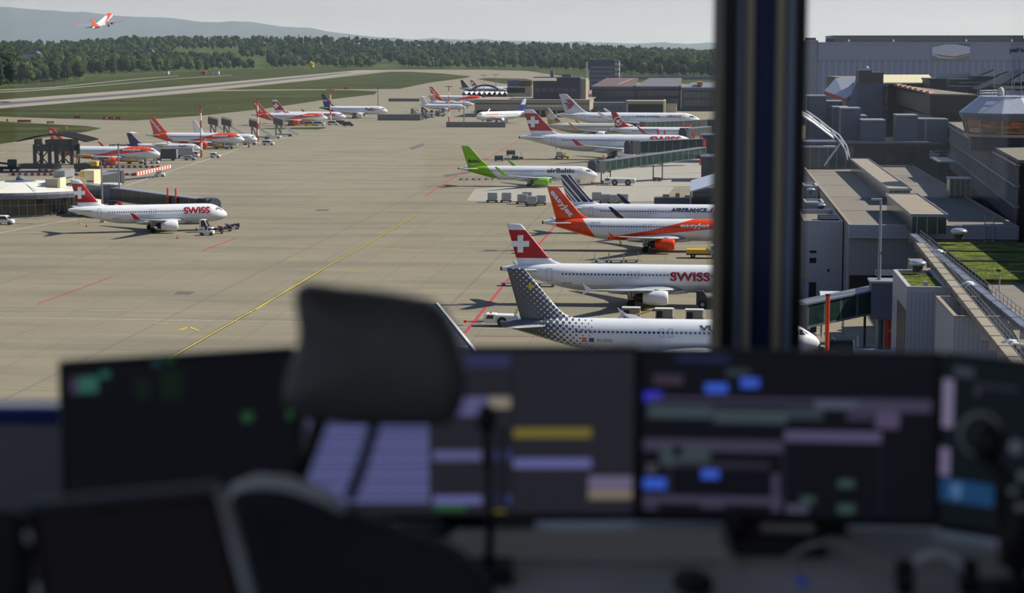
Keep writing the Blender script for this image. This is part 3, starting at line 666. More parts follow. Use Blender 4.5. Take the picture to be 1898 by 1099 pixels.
# trees
def leafm(nm, c):
    return mat(nm, c, .9, var=.45, scale=.55, bump=.9, bscale=.9, spec=.15)
LEAF = [leafm('leaves_deep_green', (34,48,27)), leafm('leaves_mid_green', (45,62,33)), leafm('leaves_fresh_green', (68,82,39)), leafm('needles_dark', (38,52,40))]
def tree_mb(seed, cone=False, nf=16):
    rnd = random.Random(seed); mb = MB(); mb.mi(1).cyl((0,0,-1),(0,0,8),.5,.3,6); mb.mi(0)
    if cone:
        rings = []
        for j in range(9):
            t = j/8; r = (1-t)**.8*4.2*(1.0 if j % 2 == 0 else .72)+.1
            rings.append([(r*math.cos(2*PI*k/12)*rnd.uniform(.85,1.15), r*math.sin(2*PI*k/12)*rnd.uniform(.85,1.15), 2.5+t*19) for k in range(12)])
        mb.loft(rings, True); return mb
    blobs = [(0,0,11,6.2)]+[(rnd.uniform(-4,4), rnd.uniform(-4,4), rnd.uniform(6,16), rnd.uniform(2.6,4.4)) for _ in range(7)]
    for (x, y, z, r) in blobs:
        n, m = 10, 7; rings = []
        for j in range(m+1):
            a = PI*(j+.01)/(m+.02)
            rings.append([((x+q*math.sin(a)*math.cos(b)), (y+q*math.sin(a)*math.sin(b)), z-q*1.0*math.cos(a)) for b, q in [(2*PI*k/n, r*(1+.38*noise.noise(Vector((k*.9+seed*7, j*.9, x))))) for k in range(n)]])
        mb.loft(rings, True)
    return mb
BARK = mat('bark', (70,60,48), .9)
VAR = []
for i in range(7):
    q = tree_mb(i, cone=(i == 6)).build('tree', [LEAF[i % 3] if i != 6 else LEAF[3], BARK], None)
    VAR.append(q)
rnd = random.Random(5); cand = []
def meadow(px, py):
    return (322 < px < 452 and 93 < py < 112) or (438 < px < 500 and 108 < py < 126) or (520 < px < 560 and 112 < py < 116) or (240 < px < 330 and 99 < py < 103) or (700 < px < 745 and 118 < py < 128)
for band in range(30):
    for px in range(-200, 1560, 15 if band < 2 else (13 if band < 20 else 11)):
        q = px+rnd.uniform(-6, 6); d0 = dist_at(interp(BL, q)); d = d0+ (band**1.25)*38+rnd.uniform(0, 40)
        if d > 5400: continue
        z = terr(q, d); py = HY+(EYE-z)*F/d
        if meadow(q, py): continue
        cand.append((d, q, z, rnd.uniform(.78, 1.2)*(1.1 if d < 3200 else .95), rnd.random(), rnd.uniform(0, 6)))
cand.sort(key=lambda c: c[0]/c[3])
first = True
for i, (d, q, z, s, r, a) in enumerate(cand[:300]):
    src = VAR[int(r*6.99) if r < .93 else 6]
    if src.get('label') is None: o = src
    else: o = src.copy(); SC.collection.objects.link(o)
    o.location = ((q-CX)/F*d, d, z-.3); o.rotation_euler.z = a; o.scale = (s, s, s*rnd.uniform(.9,1.1))
    o.name = 'tree'
    lab = ['dark rounded broadleaf tree in the wood along the far edge of the airfield','green rounded broadleaf tree in the wood along the far edge of the airfield','lighter green tree in the wood along the far edge of the airfield','dark pointed conifer in the wood along the far edge of the airfield']
    k = 3 if src is VAR[6] else (VAR.index(src) if src in VAR else 0) % 3
    tag(o, lab[k], 'tree', ['dark broadleaf trees of the far wood','green broadleaf trees of the far wood','light green trees of the far wood','conifers of the far wood'][k])
mb = MB()
for (d, q, z, s, r, a) in cand[300:]:
    me = VAR[int(r*6.99)].data if r < .97 else VAR[6].data; R = Matrix.Rotation(a, 3, 'Z'); off = Vector(((q-CX)/F*d, d, z-.3))
    mb.cur = 0; b = len(mb.v); k = int(r*6.99) % 3 if r < .97 else 3
    mb.v += [tuple(off+(R @ v.co)*s) for v in me.vertices]
    for p in me.polygons: mb.f.append(tuple(b+i for i in p.vertices)); mb.m.append(4 if p.material_index else k)
tag(mb.build('woodland', LEAF+[BARK], None), 'dense green woodland covering the low hills beyond the airfield', 'woodland', kind='stuff')
# a flowering yellow tree at the wood's edge
yt = tree_mb(3).build('tree', [mat('yellow_blossom', (190,170,40), .9, var=.3, scale=.6), BARK], None)
yt.location = G(578, 128.5); yt.location.z = 0; yt.scale = (.72,.72,.72)
tag(yt, 'small bright yellow flowering tree at the edge of the dark wood', 'tree')
for v in VAR:
    if v.get('label') is None: bpy.data.objects.remove(v)
# haze over the distance
if HAZE:
    hv = MB(); hv.b2(-26000, 26000, 520, 55000, -3, 1200)
    m = bpy.data.materials.new('morning_haze'); m.use_nodes = True; n = m.node_tree; n.nodes.clear()
    vs_ = n.nodes.new('ShaderNodeVolumeScatter'); vs_.inputs['Color'].default_value = (.68,.84,1,1); vs_.inputs['Density'].default_value = HAZE; vs_.inputs['Anisotropy'].default_value = .2
    oo = n.nodes.new('ShaderNodeOutputMaterial'); n.links.new(vs_.outputs[0], oo.inputs['Volume'])
    o = hv.build('haze', m, None); tag(o, 'pale blue morning haze lying over the far woods and mountains', 'haze', kind='stuff')
# ================================================================ ground equipment
M_WHV = mat('vehicle_white', (222,222,218), .4, var=.04); M_GRV = mat('vehicle_grey', (120,122,126), .5, var=.1); M_DKV = mat('vehicle_dark', (52,54,60), .6, var=.1)
M_YLV = mat('vehicle_yellow', (214,170,40), .5, var=.1); M_STL = mat('galvanised_steel', (140,144,150), .45, .6, var=.1); M_CAR = mat('container_alloy', (165,168,172), .4, .5, var=.12)
M_BAG = [mat('bag_blue', (40,56,110), .7), mat('bag_red', (150,40,40), .7), mat('bag_black', (35,35,40), .7)]
M_HIV = mat('hi_vis_yellow', (190,220,40), .7); M_SKIN = mat('skin', (190,150,125), .6); M_TROU = mat('dark_trousers', (40,44,60), .8)
M_POSTR = mat('post_orange_red', (200,62,28), .5, var=.06); M_BRW = mat('barrier_white', (225,222,216), .6); M_BRR = mat('barrier_red', (170,26,36), .6)
M_CANV = mat('dark_canvas', (48,52,62), .8, var=.15)
def wheels(T, pts, r, w=.25, name='wheel', m=None):
    for x, y in pts:
        mb = MB(); n = 14
        mb.loft([[(x+rr*math.cos(2*PI*k/n), y+yy, r+rr*math.sin(2*PI*k/n)) for k in range(n)] for yy, rr in ((-w/2,r*.6),(-w/2,r*.92),(-w*.3,r),(w*.3,r),(w/2,r*.92),(w/2,r*.6))], True)
        o = mb.build(name, TYRE, T)
        MB().cyl((x, y-w/2-.01, r), (x, y+w/2+.01, r), r*.45, r*.45, 10).build('hub', M_STL, o)
def on(px, py): return G(px, py, 0)
def van(px, py, label, yaw=0, col=None, L=4.6, H=2.0):
    T = thing('van', on(px, py), -TH+R_(yaw), label, 'vehicle')
    mb = MB(); w = .9
    prof = [(-L/2,.35),(L/2,.35),(L/2+.05,.75),(L/2-.15,1.0),(L/2-.75,1.12),(L/2-1.45,H-.05),(L/2-1.8,H),(-L/2+.1,H),(-L/2,H-.15)]
    mb.xprism(prof, -w, w); mb.build('body', col or M_WHV, T, bevel=.05)
    g = MB()
    for s in (-1, 1): g.add(*_slab([(L/2-1.05,1.15),(L/2-1.55,H-.2),(-L/2+.4,H-.2),(-L/2+.4,1.15)], s*(w+.012)-.01, s*(w+.012)+.01))
    g.add([(L/2-.72,-w*.85,1.16),(L/2-.72,w*.85,1.16),(L/2-1.42,w*.85,H-.1),(L/2-1.42,-w*.85,H-.1)], [(0,1,2,3)]); g.add([(-L/2-.012,-w*.8,1.2),(-L/2-.012,w*.8,1.2),(-L/2-.012,w*.8,H-.25),(-L/2-.012,-w*.8,H-.25)], [(0,1,2,3)])
    g.build('window', GLASSD, T); wheels(T, [(-L*.3,-.85),(L*.32,-.85),(-L*.3,.85),(L*.32,.85)], .34)
    l = MB().b2(L/2, L/2+.06, -.85, -.5, .62, .8).b2(L/2, L/2+.06, .5, .85, .62, .8).build('headlamp', M_STL, T)
    return T
def tug(px, py, label, yaw=0, col=None):
    T = thing('baggage_tug', on(px, py), -TH+R_(yaw), label, 'vehicle')
    MB().xprism([(-1.4,.35),(1.5,.35),(1.55,.9),(.5,1.05),(-1.4,.95)], -.7, .7).build('body', col or M_WHV, T, bevel=.04)
    MB().b2(-.9,.35,-.65,.65,1.75,1.85).b2(-.85,-.78,-.62,-.55,.95,1.75).b2(-.85,-.78,.55,.62,.95,1.75).b2(.2,.27,-.62,-.55,.95,1.75).b2(.2,.27,.55,.62,.95,1.75).build('cab_frame', M_DKV, T)
    MB().b2(.27,.3,-.6,.6,1.05,1.7).build('windscreen', GLASSD, T)
    MB().rbox((-.5,0,1.1),(.5,.9,.5)).build('seat', M_DKV, T); wheels(T, [(-.9,-.65),(1.0,-.65),(-.9,.65),(1.0,.65)], .32)
    return T
def cart(px, py, label, yaw=0, kind='canopy', group=None, name='baggage_cart', s=1.0):
    T = thing(name, on(px, py), -TH+R_(yaw), label, 'cart', group, (s, s, s))
    MB().b2(-1.5,1.5,-.8,.8,.42,.55).cyl((1.5,0,.45),(2.1,0,.4),.04).build('deck', M_STL, T)
    if kind == 'canopy':
        MB().b2(-1.55,1.55,-.85,.85,2.0,2.12).build('canopy', M_WHV, T)
        mb = MB()
        for x in (-1.45, 0, 1.45):
            for y in (-.78, .78): mb.b2(x-.03,x+.03,y-.03,y+.03,.5,2.0)
        mb.build('frame', M_STL, T); MB().b2(-1.48,-1.44,-.76,.76,.55,1.98).b2(1.44,1.48,-.76,.76,.55,1.98).build('end_panel', M_WHV, T)
        MB().b2(-1.35,1.35,-.7,.7,.56,1.98).build('side_curtain', mat('curtain_beige', (150,144,132), .8), T); MB().b2(-1.3,-.3,-.74,-.71,.6,1.7).build('opening', DARK, T)
    elif kind == 'bags':
        rn = random.Random(int(px)); 
        for i in range(7):
            MB().box((-1.1+.36*i, rn.uniform(-.25,.25), .8+rn.uniform(0,.3)), (.32,.6,.5), rn.uniform(-.5,.5)).build('suitcase', M_BAG[i % 3], T, bevel=.04)
        MB().b2(-1.5,-1.45,-.8,.8,.5,1.4).b2(1.45,1.5,-.8,.8,.5,1.4).build('end_panel', M_STL, T)
    elif kind == 'dark':
        MB().loft([[(x,y*.85,z) for y, z in ((-1,.5),(-1,1.5),(-.6,1.95),(.6,1.95),(1,1.5),(1,.5))] for x in (-1.5, 1.3)], True).build('tarpaulin', M_CANV, T)
        MB().b2(1.3,1.5,-.8,.8,.5,1.9).build('end_panel', M_WHV, T)
    elif kind == 'frame':
        mb = MB()
        for x in (-1.45, 1.45):
            for y in (-.7, .7): mb.cyl((x,y,.5),(x,y,2.0),.035)
            mb.cyl((x,-.7,2.0),(x,.7,2.0),.035)
        mb.build('end_frame', M_STL, T)
    wheels(T, [(-1.1,-.65),(1.1,-.65),(-1.1,.65),(1.1,.65)], .22, .15)
    return T
def uld(px, py, label, yaw=0, s=1.0, m=None):
    T = thing('cargo_container', on(px, py), -TH+R_(yaw), label, 'container', None, (s,s,s))
    MB().b2(-1.2,1.2,-.85,.85,.3,.42).build('dolly_deck', M_DKV, T); wheels(T, [(-.9,-.6),(.9,-.6),(-.9,.6),(.9,.6)], .16, .12)
    MB().xprism([(-.8,.44),(.8,.44),(1.15,.9),(1.15,2.05),(-.8,2.05)], -.78, .78).build('container_shell', m or M_CAR, T, bevel=.02)
    mb = MB()
    for x in (-.82, -.2, .45, 1.1): mb.b2(x-.03, x+.03, -.81, -.78, .9 if x > .9 else .46, 2.03)
    mb.b2(-.8,1.15,-.81,-.78,1.97,2.05).b2(-.8,.85,-.81,-.78,.44,.5); mb.build('edge_rail', M_STL, T)
    return T
def truck(px, py, label, yaw=0, H=3.4, L=7.0, box=None, lift=0):
    T = thing('service_truck', on(px, py), -TH+R_(yaw), label, 'vehicle')
    MB().b2(-L/2,L/2,-1.0,1.0,.6,.8).build('chassis', M_DKV, T); wheels(T, [(-L*.3,-.95),(L*.35,-.95),(-L*.3,.95),(L*.35,.95)], .46, .3)
    MB().xprism([(L/2-1.7,.7),(L/2,.7),(L/2,1.5),(L/2-.3,2.3),(L/2-1.7,2.35)], -1.1, 1.1).build('cab', M_WHV, T, bevel=.05)
    MB().add([(L/2+.01,-1,1.5),(L/2+.01,1,1.5),(L/2-.28,1,2.25),(L/2-.28,-1,2.25)], [(0,1,2,3)]).add(*_slab([(L/2-1.3,1.5),(L/2-.2,1.5),(L/2-.42,2.15),(L/2-1.3,2.15)], -1.13, -1.11)).build('window', GLASSD, T)
    MB().b2(-L/2,L/2-1.9,-1.2,1.2,.85+lift,H+lift).build('box_body', box or M_WHV, T, bevel=.05)
    MB().b2(-L/2-.03,-L/2,-1.05,1.05,.95+lift,H-.1+lift).build('rear_door', M_GRV, T)
    if lift:
        mb = MB()
        for s in (-1, 1): mb.box((-.8, s*.9, .8+lift/2), (L*.45,.1,.14), 0, .35).box((-.8, s*.9, .8+lift/2), (L*.45,.1,.14), 0, -.35)
        mb.build('scissor_lift', M_STL, T)
    return T
def stairs(px, py, label, yaw=180, s=1.0, m=None):
    T = thing('passenger_stairs', on(px, py), -TH+R_(yaw), label, 'stairs', 'mobile passenger stairs', (s,s,s))
    mb = MB()
    for y in (-.85, .85): mb.add(*_slab([(-3.8,.5),(-3.2,.3),(2.4,3.7),(4.2,3.7),(4.2,4.1),(2.2,4.1)], y-.05, y+.05))
    mb.build('stringer', M_WHV, T)
    st = MB()
    for k in range(17): st.b2(-3.6+k*.35,-3.25+k*.35,-.8,.8,.42+k*.2,.47+k*.2)
    st.b2(2.4,4.2,-.8,.8,3.85,3.95); st.build('steps', M_STL, T)
    c = MB(); c.loft([[(x,y*.95,z+dz) for y, dz in ((-1,0),(-1,2.0),(0,2.45),(1,2.0),(1,0))] for x, z in ((1.2,3.2),(4.3,4.0))], True, True); c.build('canopy', m or mat('hood_brown_grey', (92,82,72), .7), T)
    w = MB()
    for x0 in (1.6, 2.5, 3.4): w.b2(x0, x0+.7, -.99, -.96, 4.6, 5.6)
    w.build('canopy_window', GLASSD, T)
    MB().b2(-1.2,3.9,-.8,.8,.5,.8).b2(2.0,2.15,-.7,.7,.8,3.6).b2(3.6,3.75,-.7,.7,.8,3.8).box((2.8,0,2.2),(.12,1.2,3.2),0,.5).build('undercarriage', M_GRV, T)
    wheels(T, [(-.8,-.75),(3.3,-.75),(-.8,.75),(3.3,.75)], .38)
    return T
def person(px, py, label, yaw=0, vest=None):
    T = thing('person', on(px, py), -TH+R_(yaw), label, 'person')
    mb = MB()
    mb.mi(2)
    for s in (-1, 1): mb.tube([(0,s*.1,.86),(.03,s*.11,.48),(-.02,s*.12,.06)], [.095,.07,.05]); mb.tube([(-.06,s*.12,.04),(.16,s*.13,.04)], [.05,.045])
    mb.mi(0).tube([(0,0,.8),(0,0,.95),(.01,0,1.2),(0,0,1.42),(0,0,1.48)], [.15,.165,.19,.17,.07], 12)
    for s in (-1, 1): mb.tube([(0,s*.19,1.40),(.02,s*.25,1.12),(.13,s*.24,.9)], [.06,.05,.04])
    mb.mi(1).tube([(0,0,1.46),(.01,0,1.54)], [.055,.055]); mb.sphere((.02,0,1.65), .11, 12, 8, (1,.82,1.15)); mb.sphere((.125,0,1.645), .02, 6, 4)
    for s in (-1, 1): mb.sphere((.15,s*.24,.84), .05, 8, 5, (1,.5,1.3))
    mb.mi(2).sphere((-.01,0,1.69), .112, 12, 6, (1,.86,1.0))
    mb.build('body', [vest or M_HIV, M_SKIN, M_TROU], T, True)
    return T
def mast(px, py, top, label, red=False, head=True, r=.22, name='light_mast'):
    p = on(px, py); d = p.y; z = D(px, top, d).z
    T = thing(name, p, -TH, label, 'mast')
    if red:
        mb = MB(); n = 7
        for k in range(n): mb.mi(k % 2).cyl((0,0,z*k/n),(0,0,z*(k+1)/n), r*1.3*(1-.3*k/n), None, 10)
        mb.build('pole', [M_POSTR, M_BRW], T)
    else: MB().cyl((0,0,0),(0,0,z), r*1.2, r*.7, 10).build('pole', M_STL, T)
    if head:
        MB().cyl((0,0,z-.1),(0,0,z+.15),.25,.25,12).b2(-1.9,1.9,-.12,.12,z-.15,z+.05).build('crossarm', M_DKV, T)
        for x in (-1.7,-.9,.9,1.7): MB().box((x,-.35,z-.2),(.55,.6,.25),0).build('floodlight', M_STL, T)
    MB().b2(-.5,.5,-.5,.5,0,.35).build('footing', M_PALE, T)
    return T
def cone(px, py, label):
    T = thing('traffic_cone', on(px, py), -TH, label, 'cone', 'orange traffic cones on the stand')
    MB().mi(0).cyl((0,0,.04),(0,0,.75),.2,.04,10).mi(1).cyl((0,0,.35),(0,0,.5),.135,.095,10).build('cone_body', [M_POSTR, M_BRW], T); MB().b2(-.25,.25,-.25,.25,0,.05).build('cone_base', M_DKV, T)
GLG = mat('green_tinted_glazing', None, .25, fn=lambda nt, x, y, z: mixc(nt, (x.md(2.4)).lt(.25), lin((40,60,57)), lin((90,104,101))), var=.35, scale=.8, spec=.7)
GLD = mat('dark_green_glazing', None, .2, fn=lambda nt, x, y, z: mixc(nt, (x.md(3.0)).lt(.25), lin((26,38,42)), lin((70,80,86))), var=.4, scale=.8, spec=.7)
def bridge(a, b, z0, z1, label, w=2.7, h=2.8, cab=True, post=None, gl=None, legs=(.75,), roofm=None, name='jet_bridge'):
    """a = terminal end, b = aircraft end: ground positions; z0,z1 floor heights"""
    d = (b-a); L = math.hypot(d.x, d.y); ya = math.atan2(d.y, d.x)
    T = thing(name, (a.x, a.y, 0), ya, label, 'jet bridge'); sl = (z1-z0)/L
    def z(x): return z0+sl*x
    m = MB(); m.add([(x, y*w/2, z(x)+q) for x in (0, L) for y, q in ((-1,0),(1,0),(1,.25),(-1,.25))], [(0,1,2,3),(7,6,5,4),(0,4,5,1),(1,5,6,2),(2,6,7,3),(3,7,4,0)]); m.build('floor_beam', M_STL, T)
    g = MB(); g.add([(x, y*(w/2-.06), z(x)+q) for x in (0, L) for y, q in ((-1,.25),(1,.25),(1,h-.2),(-1,h-.2))], [(0,1,2,3),(7,6,5,4),(0,4,5,1),(1,5,6,2),(2,6,7,3),(3,7,4,0)]); g.build('glazed_tunnel', gl or GLG, T)
    r = MB(); r.add([(x, y*(w/2+.05), z(x)+q) for x in (0, L) for y, q in ((-1,h-.2),(1,h-.2),(1,h),(-1,h))], [(0,1,2,3),(7,6,5,4),(0,4,5,1),(1,5,6,2),(2,6,7,3),(3,7,4,0)]); r.build('tunnel_roof', roofm or M_STL, T)
    for t in legs:
        x = L*t; zz = z(x)
        MB().cyl((x,-w/2-.3,.9),(x,-w/2-.3,zz+.4),.16).cyl((x,w/2+.3,.9),(x,w/2+.3,zz+.4),.16).b2(x-.25,x+.25,-w/2-.4,w/2+.4,.6,1.0).b2(x-.2,x+.2,-w/2-.4,w/2+.4,zz-.3,zz).build('support_leg', M_DKV, T)
        wheels(T, [(x-.5,-.9),(x+.5,-.9),(x-.5,.9),(x+.5,.9)], .42)
    if post:
        for t, hh in post:
            x = L*t; MB().cyl((x,-w/2-.3,z(x)-1.0),(x,-w/2-.3,z(x)+h+hh),.2,.2,8).build('lifting_post', M_POSTR, T)
    if cab:
        c = MB(); c.b2(L-.5,L+2.4,-w/2-.35,w/2+.35,z1-.1,z1+h+.15); c.build('cab', M_DKV, T, bevel=.15)
        c = MB(); c.loft([[(x, y*q*(w/2+.3), z1+zz) for y, zz in ((-1,0),(-1,h*.8),(-.5,h+.1),(.5,h+.1),(1,h*.8),(1,0))] for x, q in ((L+2.4,1),(L+3.3,.92))], True); c.build('bellows', M_CANV, T)
    return T
def equipment():
    # around the dotted-tail airliner
    for i, (x, y, lb) in enumerate(((1170,590,'white-roofed baggage cart parked just above the fuselage of the dotted-tail airliner, leftmost of three'),(1231,592,'white-roofed baggage cart, middle one of the three above the dotted-tail airliner'),(1287,594,'white-roofed baggage cart beside the dark pillar, rightmost of three'))):
        cart(x, y+2, lb, group='white-roofed baggage carts by the dotted-tail airliner', s=.82)
    T = thing('belt_loader', on(1180,604), -TH, 'yellow belt loader behind the dotted-tail airliner near the white-roofed carts', 'vehicle')
    MB().b2(-1.4,1.4,-.6,.6,.4,.8).build('chassis', M_YLV, T); MB().box((0,0,1.5),(4.2,.7,.18),0,-.35).build('conveyor_belt', M_YLV, T); wheels(T, [(-1,-.6),(1,-.6),(-1,.6),(1,.6)], .3)
    pushback(on(945,604), 'white pushback tractor half hidden by the grey dotted tail', 0.8, False)
    dols = [(1115,486),(1142,486.5),(1170,486)]
    for i, (x, y) in enumerate(dols): cart(x, y, ['empty metal dolly with end frames, leftmost of three behind the crossed-tail airliner','empty metal dolly, middle of three behind the crossed-tail airliner','empty metal dolly, rightmost of three behind the crossed-tail airliner'][i], kind='frame', group='empty dollies in a row', s=.85)
    person(1150, 456, 'person in yellow vest standing under the orange-tailed airliner', 90)
    person(958, 597, 'person in yellow vest on foot beside the pushback tractor', 90)
    T = truck(1303, 478, 'yellow and white catering loader beside the orange-tailed airliner near the pillar', yaw=0, H=1.6, L=6, box=M_YLV)
    cart(946, 529.5, 'low dark dolly left of the crossed-tail airliner belly', kind='flat'); cart(1012, 531, 'low dark dolly in the shadow under the crossed-tail airliner', kind='flat')
    T = thing('tow_vehicle', on(1316, 571), -TH, 'dark tow vehicle with one big wheel beside the dark pillar', 'vehicle')
    MB().xprism([(-2,.5),(2,.5),(2.1,1.3),(1,1.5),(-.4,1.6),(-1,2.6),(-2,2.6)], -.9, .9).build('body', M_DKV, T, bevel=.05); wheels(T, [(-1.1,-.9),(1.1,-.9),(-1.1,.9),(1.1,.9)], .62, .35)
    # airBaltic stand
    pushback(G(1148,343.5), 'long white pushback tractor with four large wheels at the green-tailed airliner nose', 1.0, True)
    for i, (x, y) in enumerate(((860,333.5),(883,333.5),(907,333),(932,333))): cart(x, y, 'low empty dolly in a line below the green tail', kind='flat', group='low dollies below the green tail', s=.85)
    cart(925, 299, 'dark-tarped baggage cart above the lime green tail', kind='dark', yaw=5)
    cart(947, 288.5, 'dark-tarped baggage cart behind the other one, near the jet-bridge airliner', kind='dark', yaw=12)
    for x, y, lb in ((912,375,'grey cargo container standing alone at the left end of the row'),(938,375,'grey cargo container second from the left end of the row'),(967,378,'grey cargo container at the left of the tight cluster'),(976,373.5,'light container rising behind the tight cluster'),(985,382,'cargo container at the front of the tight cluster'),(1002,380,'cargo container at the right of the tight cluster'),(1105,374,'grey cargo container nearest the striped tail on its right'),(1121,378,'cargo container second right of the striped tail'),(1137,379,'cargo container third right of the striped tail'),(1154,378,'cargo container fourth right of the striped tail, end of the row')):
        uld(x, y, lb, s=1.15)
    # A330 stand
    T = truck(1036, 294, 'white high-lift catering truck raised against the long airliner tail', yaw=90, H=3.0, L=6.2, lift=5.2)
    tug(1047, 294, 'small yellow tug on the ground right of the raised catering truck', col=M_YLV)
    T = thing('ground_power_unit', on(955,296.5), -TH, 'small dark ground power unit left of the raised catering truck', 'equipment'); MB().rbox((0,0,.8),(2.2,1.1,1.1)).build('housing', M_DKV, T); wheels(T, [(-.7,-.5),(.7,-.5),(-.7,.5),(.7,.5)], .25); MB().cyl((-.9,0,1.3),(-.9,0,2.4),.05).build('exhaust_pipe', M_STL, T)
    T = thing('ground_power_unit', on(966,296), -TH, 'small dark equipment trolley with a pole by the ground power unit', 'equipment'); MB().rbox((0,0,.6),(1.4,.9,.7)).cyl((0,0,.9),(0,0,2.6),.06).build('housing', M_DKV, T)
    # A220 stand on the left
    tug(384, 436, 'white baggage tug in front of the left crossed-tail airliner nose', 180)
    for i, (x, y, yw) in enumerate(((402,433,20),(417,429,28),(431,425,32))): cart(x, y, ['open cart piled with suitcases just behind the white tug','open cart piled with suitcases, middle of the train of three','open cart piled with suitcases, last of the train of three'][i], yaw=yw, kind='bags', group='suitcase carts behind the white tug', s=.9)
    van(383, 430, 'white belt-loader van against the front hold of the left crossed-tail airliner', yaw=0, L=2.6, H=2.6)
    for x, y, lb in ((161,420,'orange traffic cone under the tail of the airliner by the round terminal'),(329,442,'orange traffic cone in front of the airliner by the round terminal'),(364,427,'orange traffic cone beside its white engine'),(1092,292,'orange traffic cone under the long airliner')): cone(x, y, lb)
    T = thing('marker_post', on(148,415), -TH, 'thin yellow post under the tail of the left crossed-tail airliner', 'post'); MB().cyl((0,0,0),(0,0,1.2),.09).b2(-.25,.25,-.25,.25,0,.1).build('post_shaft', M_YLV, T)
    van(8, 416, 'white van parked at the far left beside the round glass terminal', L=4.2, H=1.95)
    # barriers
    def barr(pts, n, label, grp, alt=True):
        a, b = [G(*q) for q in pts]
        for k in range(n):
            p = a.lerp(b, (k+.5)/n); L = (b-a).length/n
            o = MB().xprism([(-L*.49,0),(L*.49,0),(L*.46,.75),(-L*.46,.75)], -.25, .25).build('barrier_block', (M_BRR if k % 2 else M_BRW) if alt else M_BRW, None); o.location = p; o.rotation_euler.z = math.atan2((b-a).y, (b-a).x)
            tag(o, label[k % 2], 'barrier', grp[k % 2])
    barr([(16,325.6),(250,325.4)], 40, ['white block in the near red and white barrier line','red block in the near red and white barrier line'], ['white blocks of the near barrier line','red blocks of the near barrier line'])
    barr([(176,311.8),(296,311.2)], 22, ['white block in the far red and white barrier line behind the gantry','red block in the far red and white barrier line behind the gantry'], ['white blocks of the far barrier line','red blocks of the far barrier line'])
    a, b = G(251,326), G(315,311.5)
    T = thing('striped_barrier', a, math.atan2((b-a).y, (b-a).x), 'long diagonal red and white striped ground barrier at the end of the block line', 'barrier'); L = (b-a).length
    for k in range(26): MB().b2(L*k/26, L*(k+1)/26-.05, -.3, .3, -.02, 1.0).build('board', M_POSTR if k % 2 == 0 else M_BRW, T)
    tug(296, 327.5, 'white tug pulling a train of low dark dollies near the striped barrier', 0); 
    for k in range(9): cart(286-7.6*k, 328.6+.75*k, 'low dark dolly in the train behind the white tug', kind='flat', yaw=10, group='low dark dollies behind the white tug', s=.8)
    T = truck(294, 326.5, 'grey box van standing behind the white tug', L=4, H=2.3, box=M_GRV) if False else None
    # stands on the left, further back
    T = truck(309, 297.5, 'dark box truck in front of the propeller freighter nose', yaw=180, H=3.9, L=7.2, box=M_DKV)
    T = truck(345, 293, 'long grey freight container truck under the propeller freighter', yaw=0, H=3.6, L=9, box=M_CAR)
    van(352, 297, 'small silver van in front of the freight container truck', col=M_CAR, L=4.0, H=1.6)
    van(399, 292.5, 'small white van on its own right of the red and white mast', L=3.4, H=1.8)
    T = truck(250, 303.5, 'yellow and white belt loader at the front hold of the gantry-side orange airliner', H=1.5, L=6, box=M_YLV)
    tug(287, 303.5, 'white tug under the nose of the gantry-side orange airliner', 180)
    person(285, 297, 'person in yellow vest beside the dark box truck', 0)
    van(157*1.0+5, 312, 'white van behind the far barrier line', L=3.6, H=1.6) if False else None
    for i, (x, y) in enumerate(((412,252.5),(437,254.5),(489,258),(533,253))): stairs(x, y, ['parked passenger stairs with a dark hood, leftmost of four beyond the orange airliner','parked passenger stairs, second from left of four, brown hood','parked passenger stairs, third from left, right of the red and white mast','parked passenger stairs with a long white stringer, rightmost of four'][i], yaw=180 if i < 3 else 178, s=1.35)
    T = truck(462, 268.5, 'white service truck at the nose of the small plain white jet', yaw=0, H=3.0, L=5.5)
    van(497, 269, 'small white van right of the second red and white mast', L=4.6, H=2.0); van(507, 256.5, 'flat white vehicle between the two right-hand stairs', L=6.5, H=1.4)
    T = truck(410, 276, 'white loader under the nose of the orange airliner beside the mast', H=1.6, L=6, box=M_YLV)
    for x, y, lb in ((574,233,'yellow and white loader under the third orange airliner'),(592,233,'white van under the nose of the third orange airliner'),(617,232,'white baggage vehicle beneath the far crossed-tail airliner'),(633,231.5,'dark service vehicle at the nose of the far crossed-tail airliner'),(645,234,'dark green service vehicle beyond the third red and white mast'),(643,165.8,'red and white follow-me car on the far taxiway')):
        van(x, y, lb, col=M_DKV if 'dark' in lb else (M_POSTR if 'red and' in lb else (M_YLV if 'yellow' in lb else M_WHV)), L=5.5, H=2.2)
    # masts
    mast(373.5, 292, 196, 'red and white banded light mast in front of an orange airliner nose', True, r=.3)
    mast(478.5, 262, 184, 'red and white banded light mast beside the parked stairs', True, r=.3)
    mast(613, 231, 166, 'red and white banded light mast at the nose of the far crossed-tail airliner', True, r=.28)
    mast(701, 212, 163, 'tall grey light mast right of the violet-tailed freighter', False, r=.3)
    mast(832, 226, 160, 'dark light mast in front of the plain white T-tailed jet', True, r=.25)
    mast(860, 225, 162, 'dark light mast just left of the long low beige building', False, r=.25)
    mast(190.5, 412, 294, 'grey light mast rising behind the crossed red tail on the left', False, r=.22)
    mast(222.5, 402, 268, 'taller grey light mast beside the left jet bridge', False, r=.22)
    mast(897, 200, 139, 'thin dark light mast in front of the white tent roofs', False, r=.2); mast(919, 199, 138, 'thin dark light mast right of its twin at the tent roofs', False, r=.2)
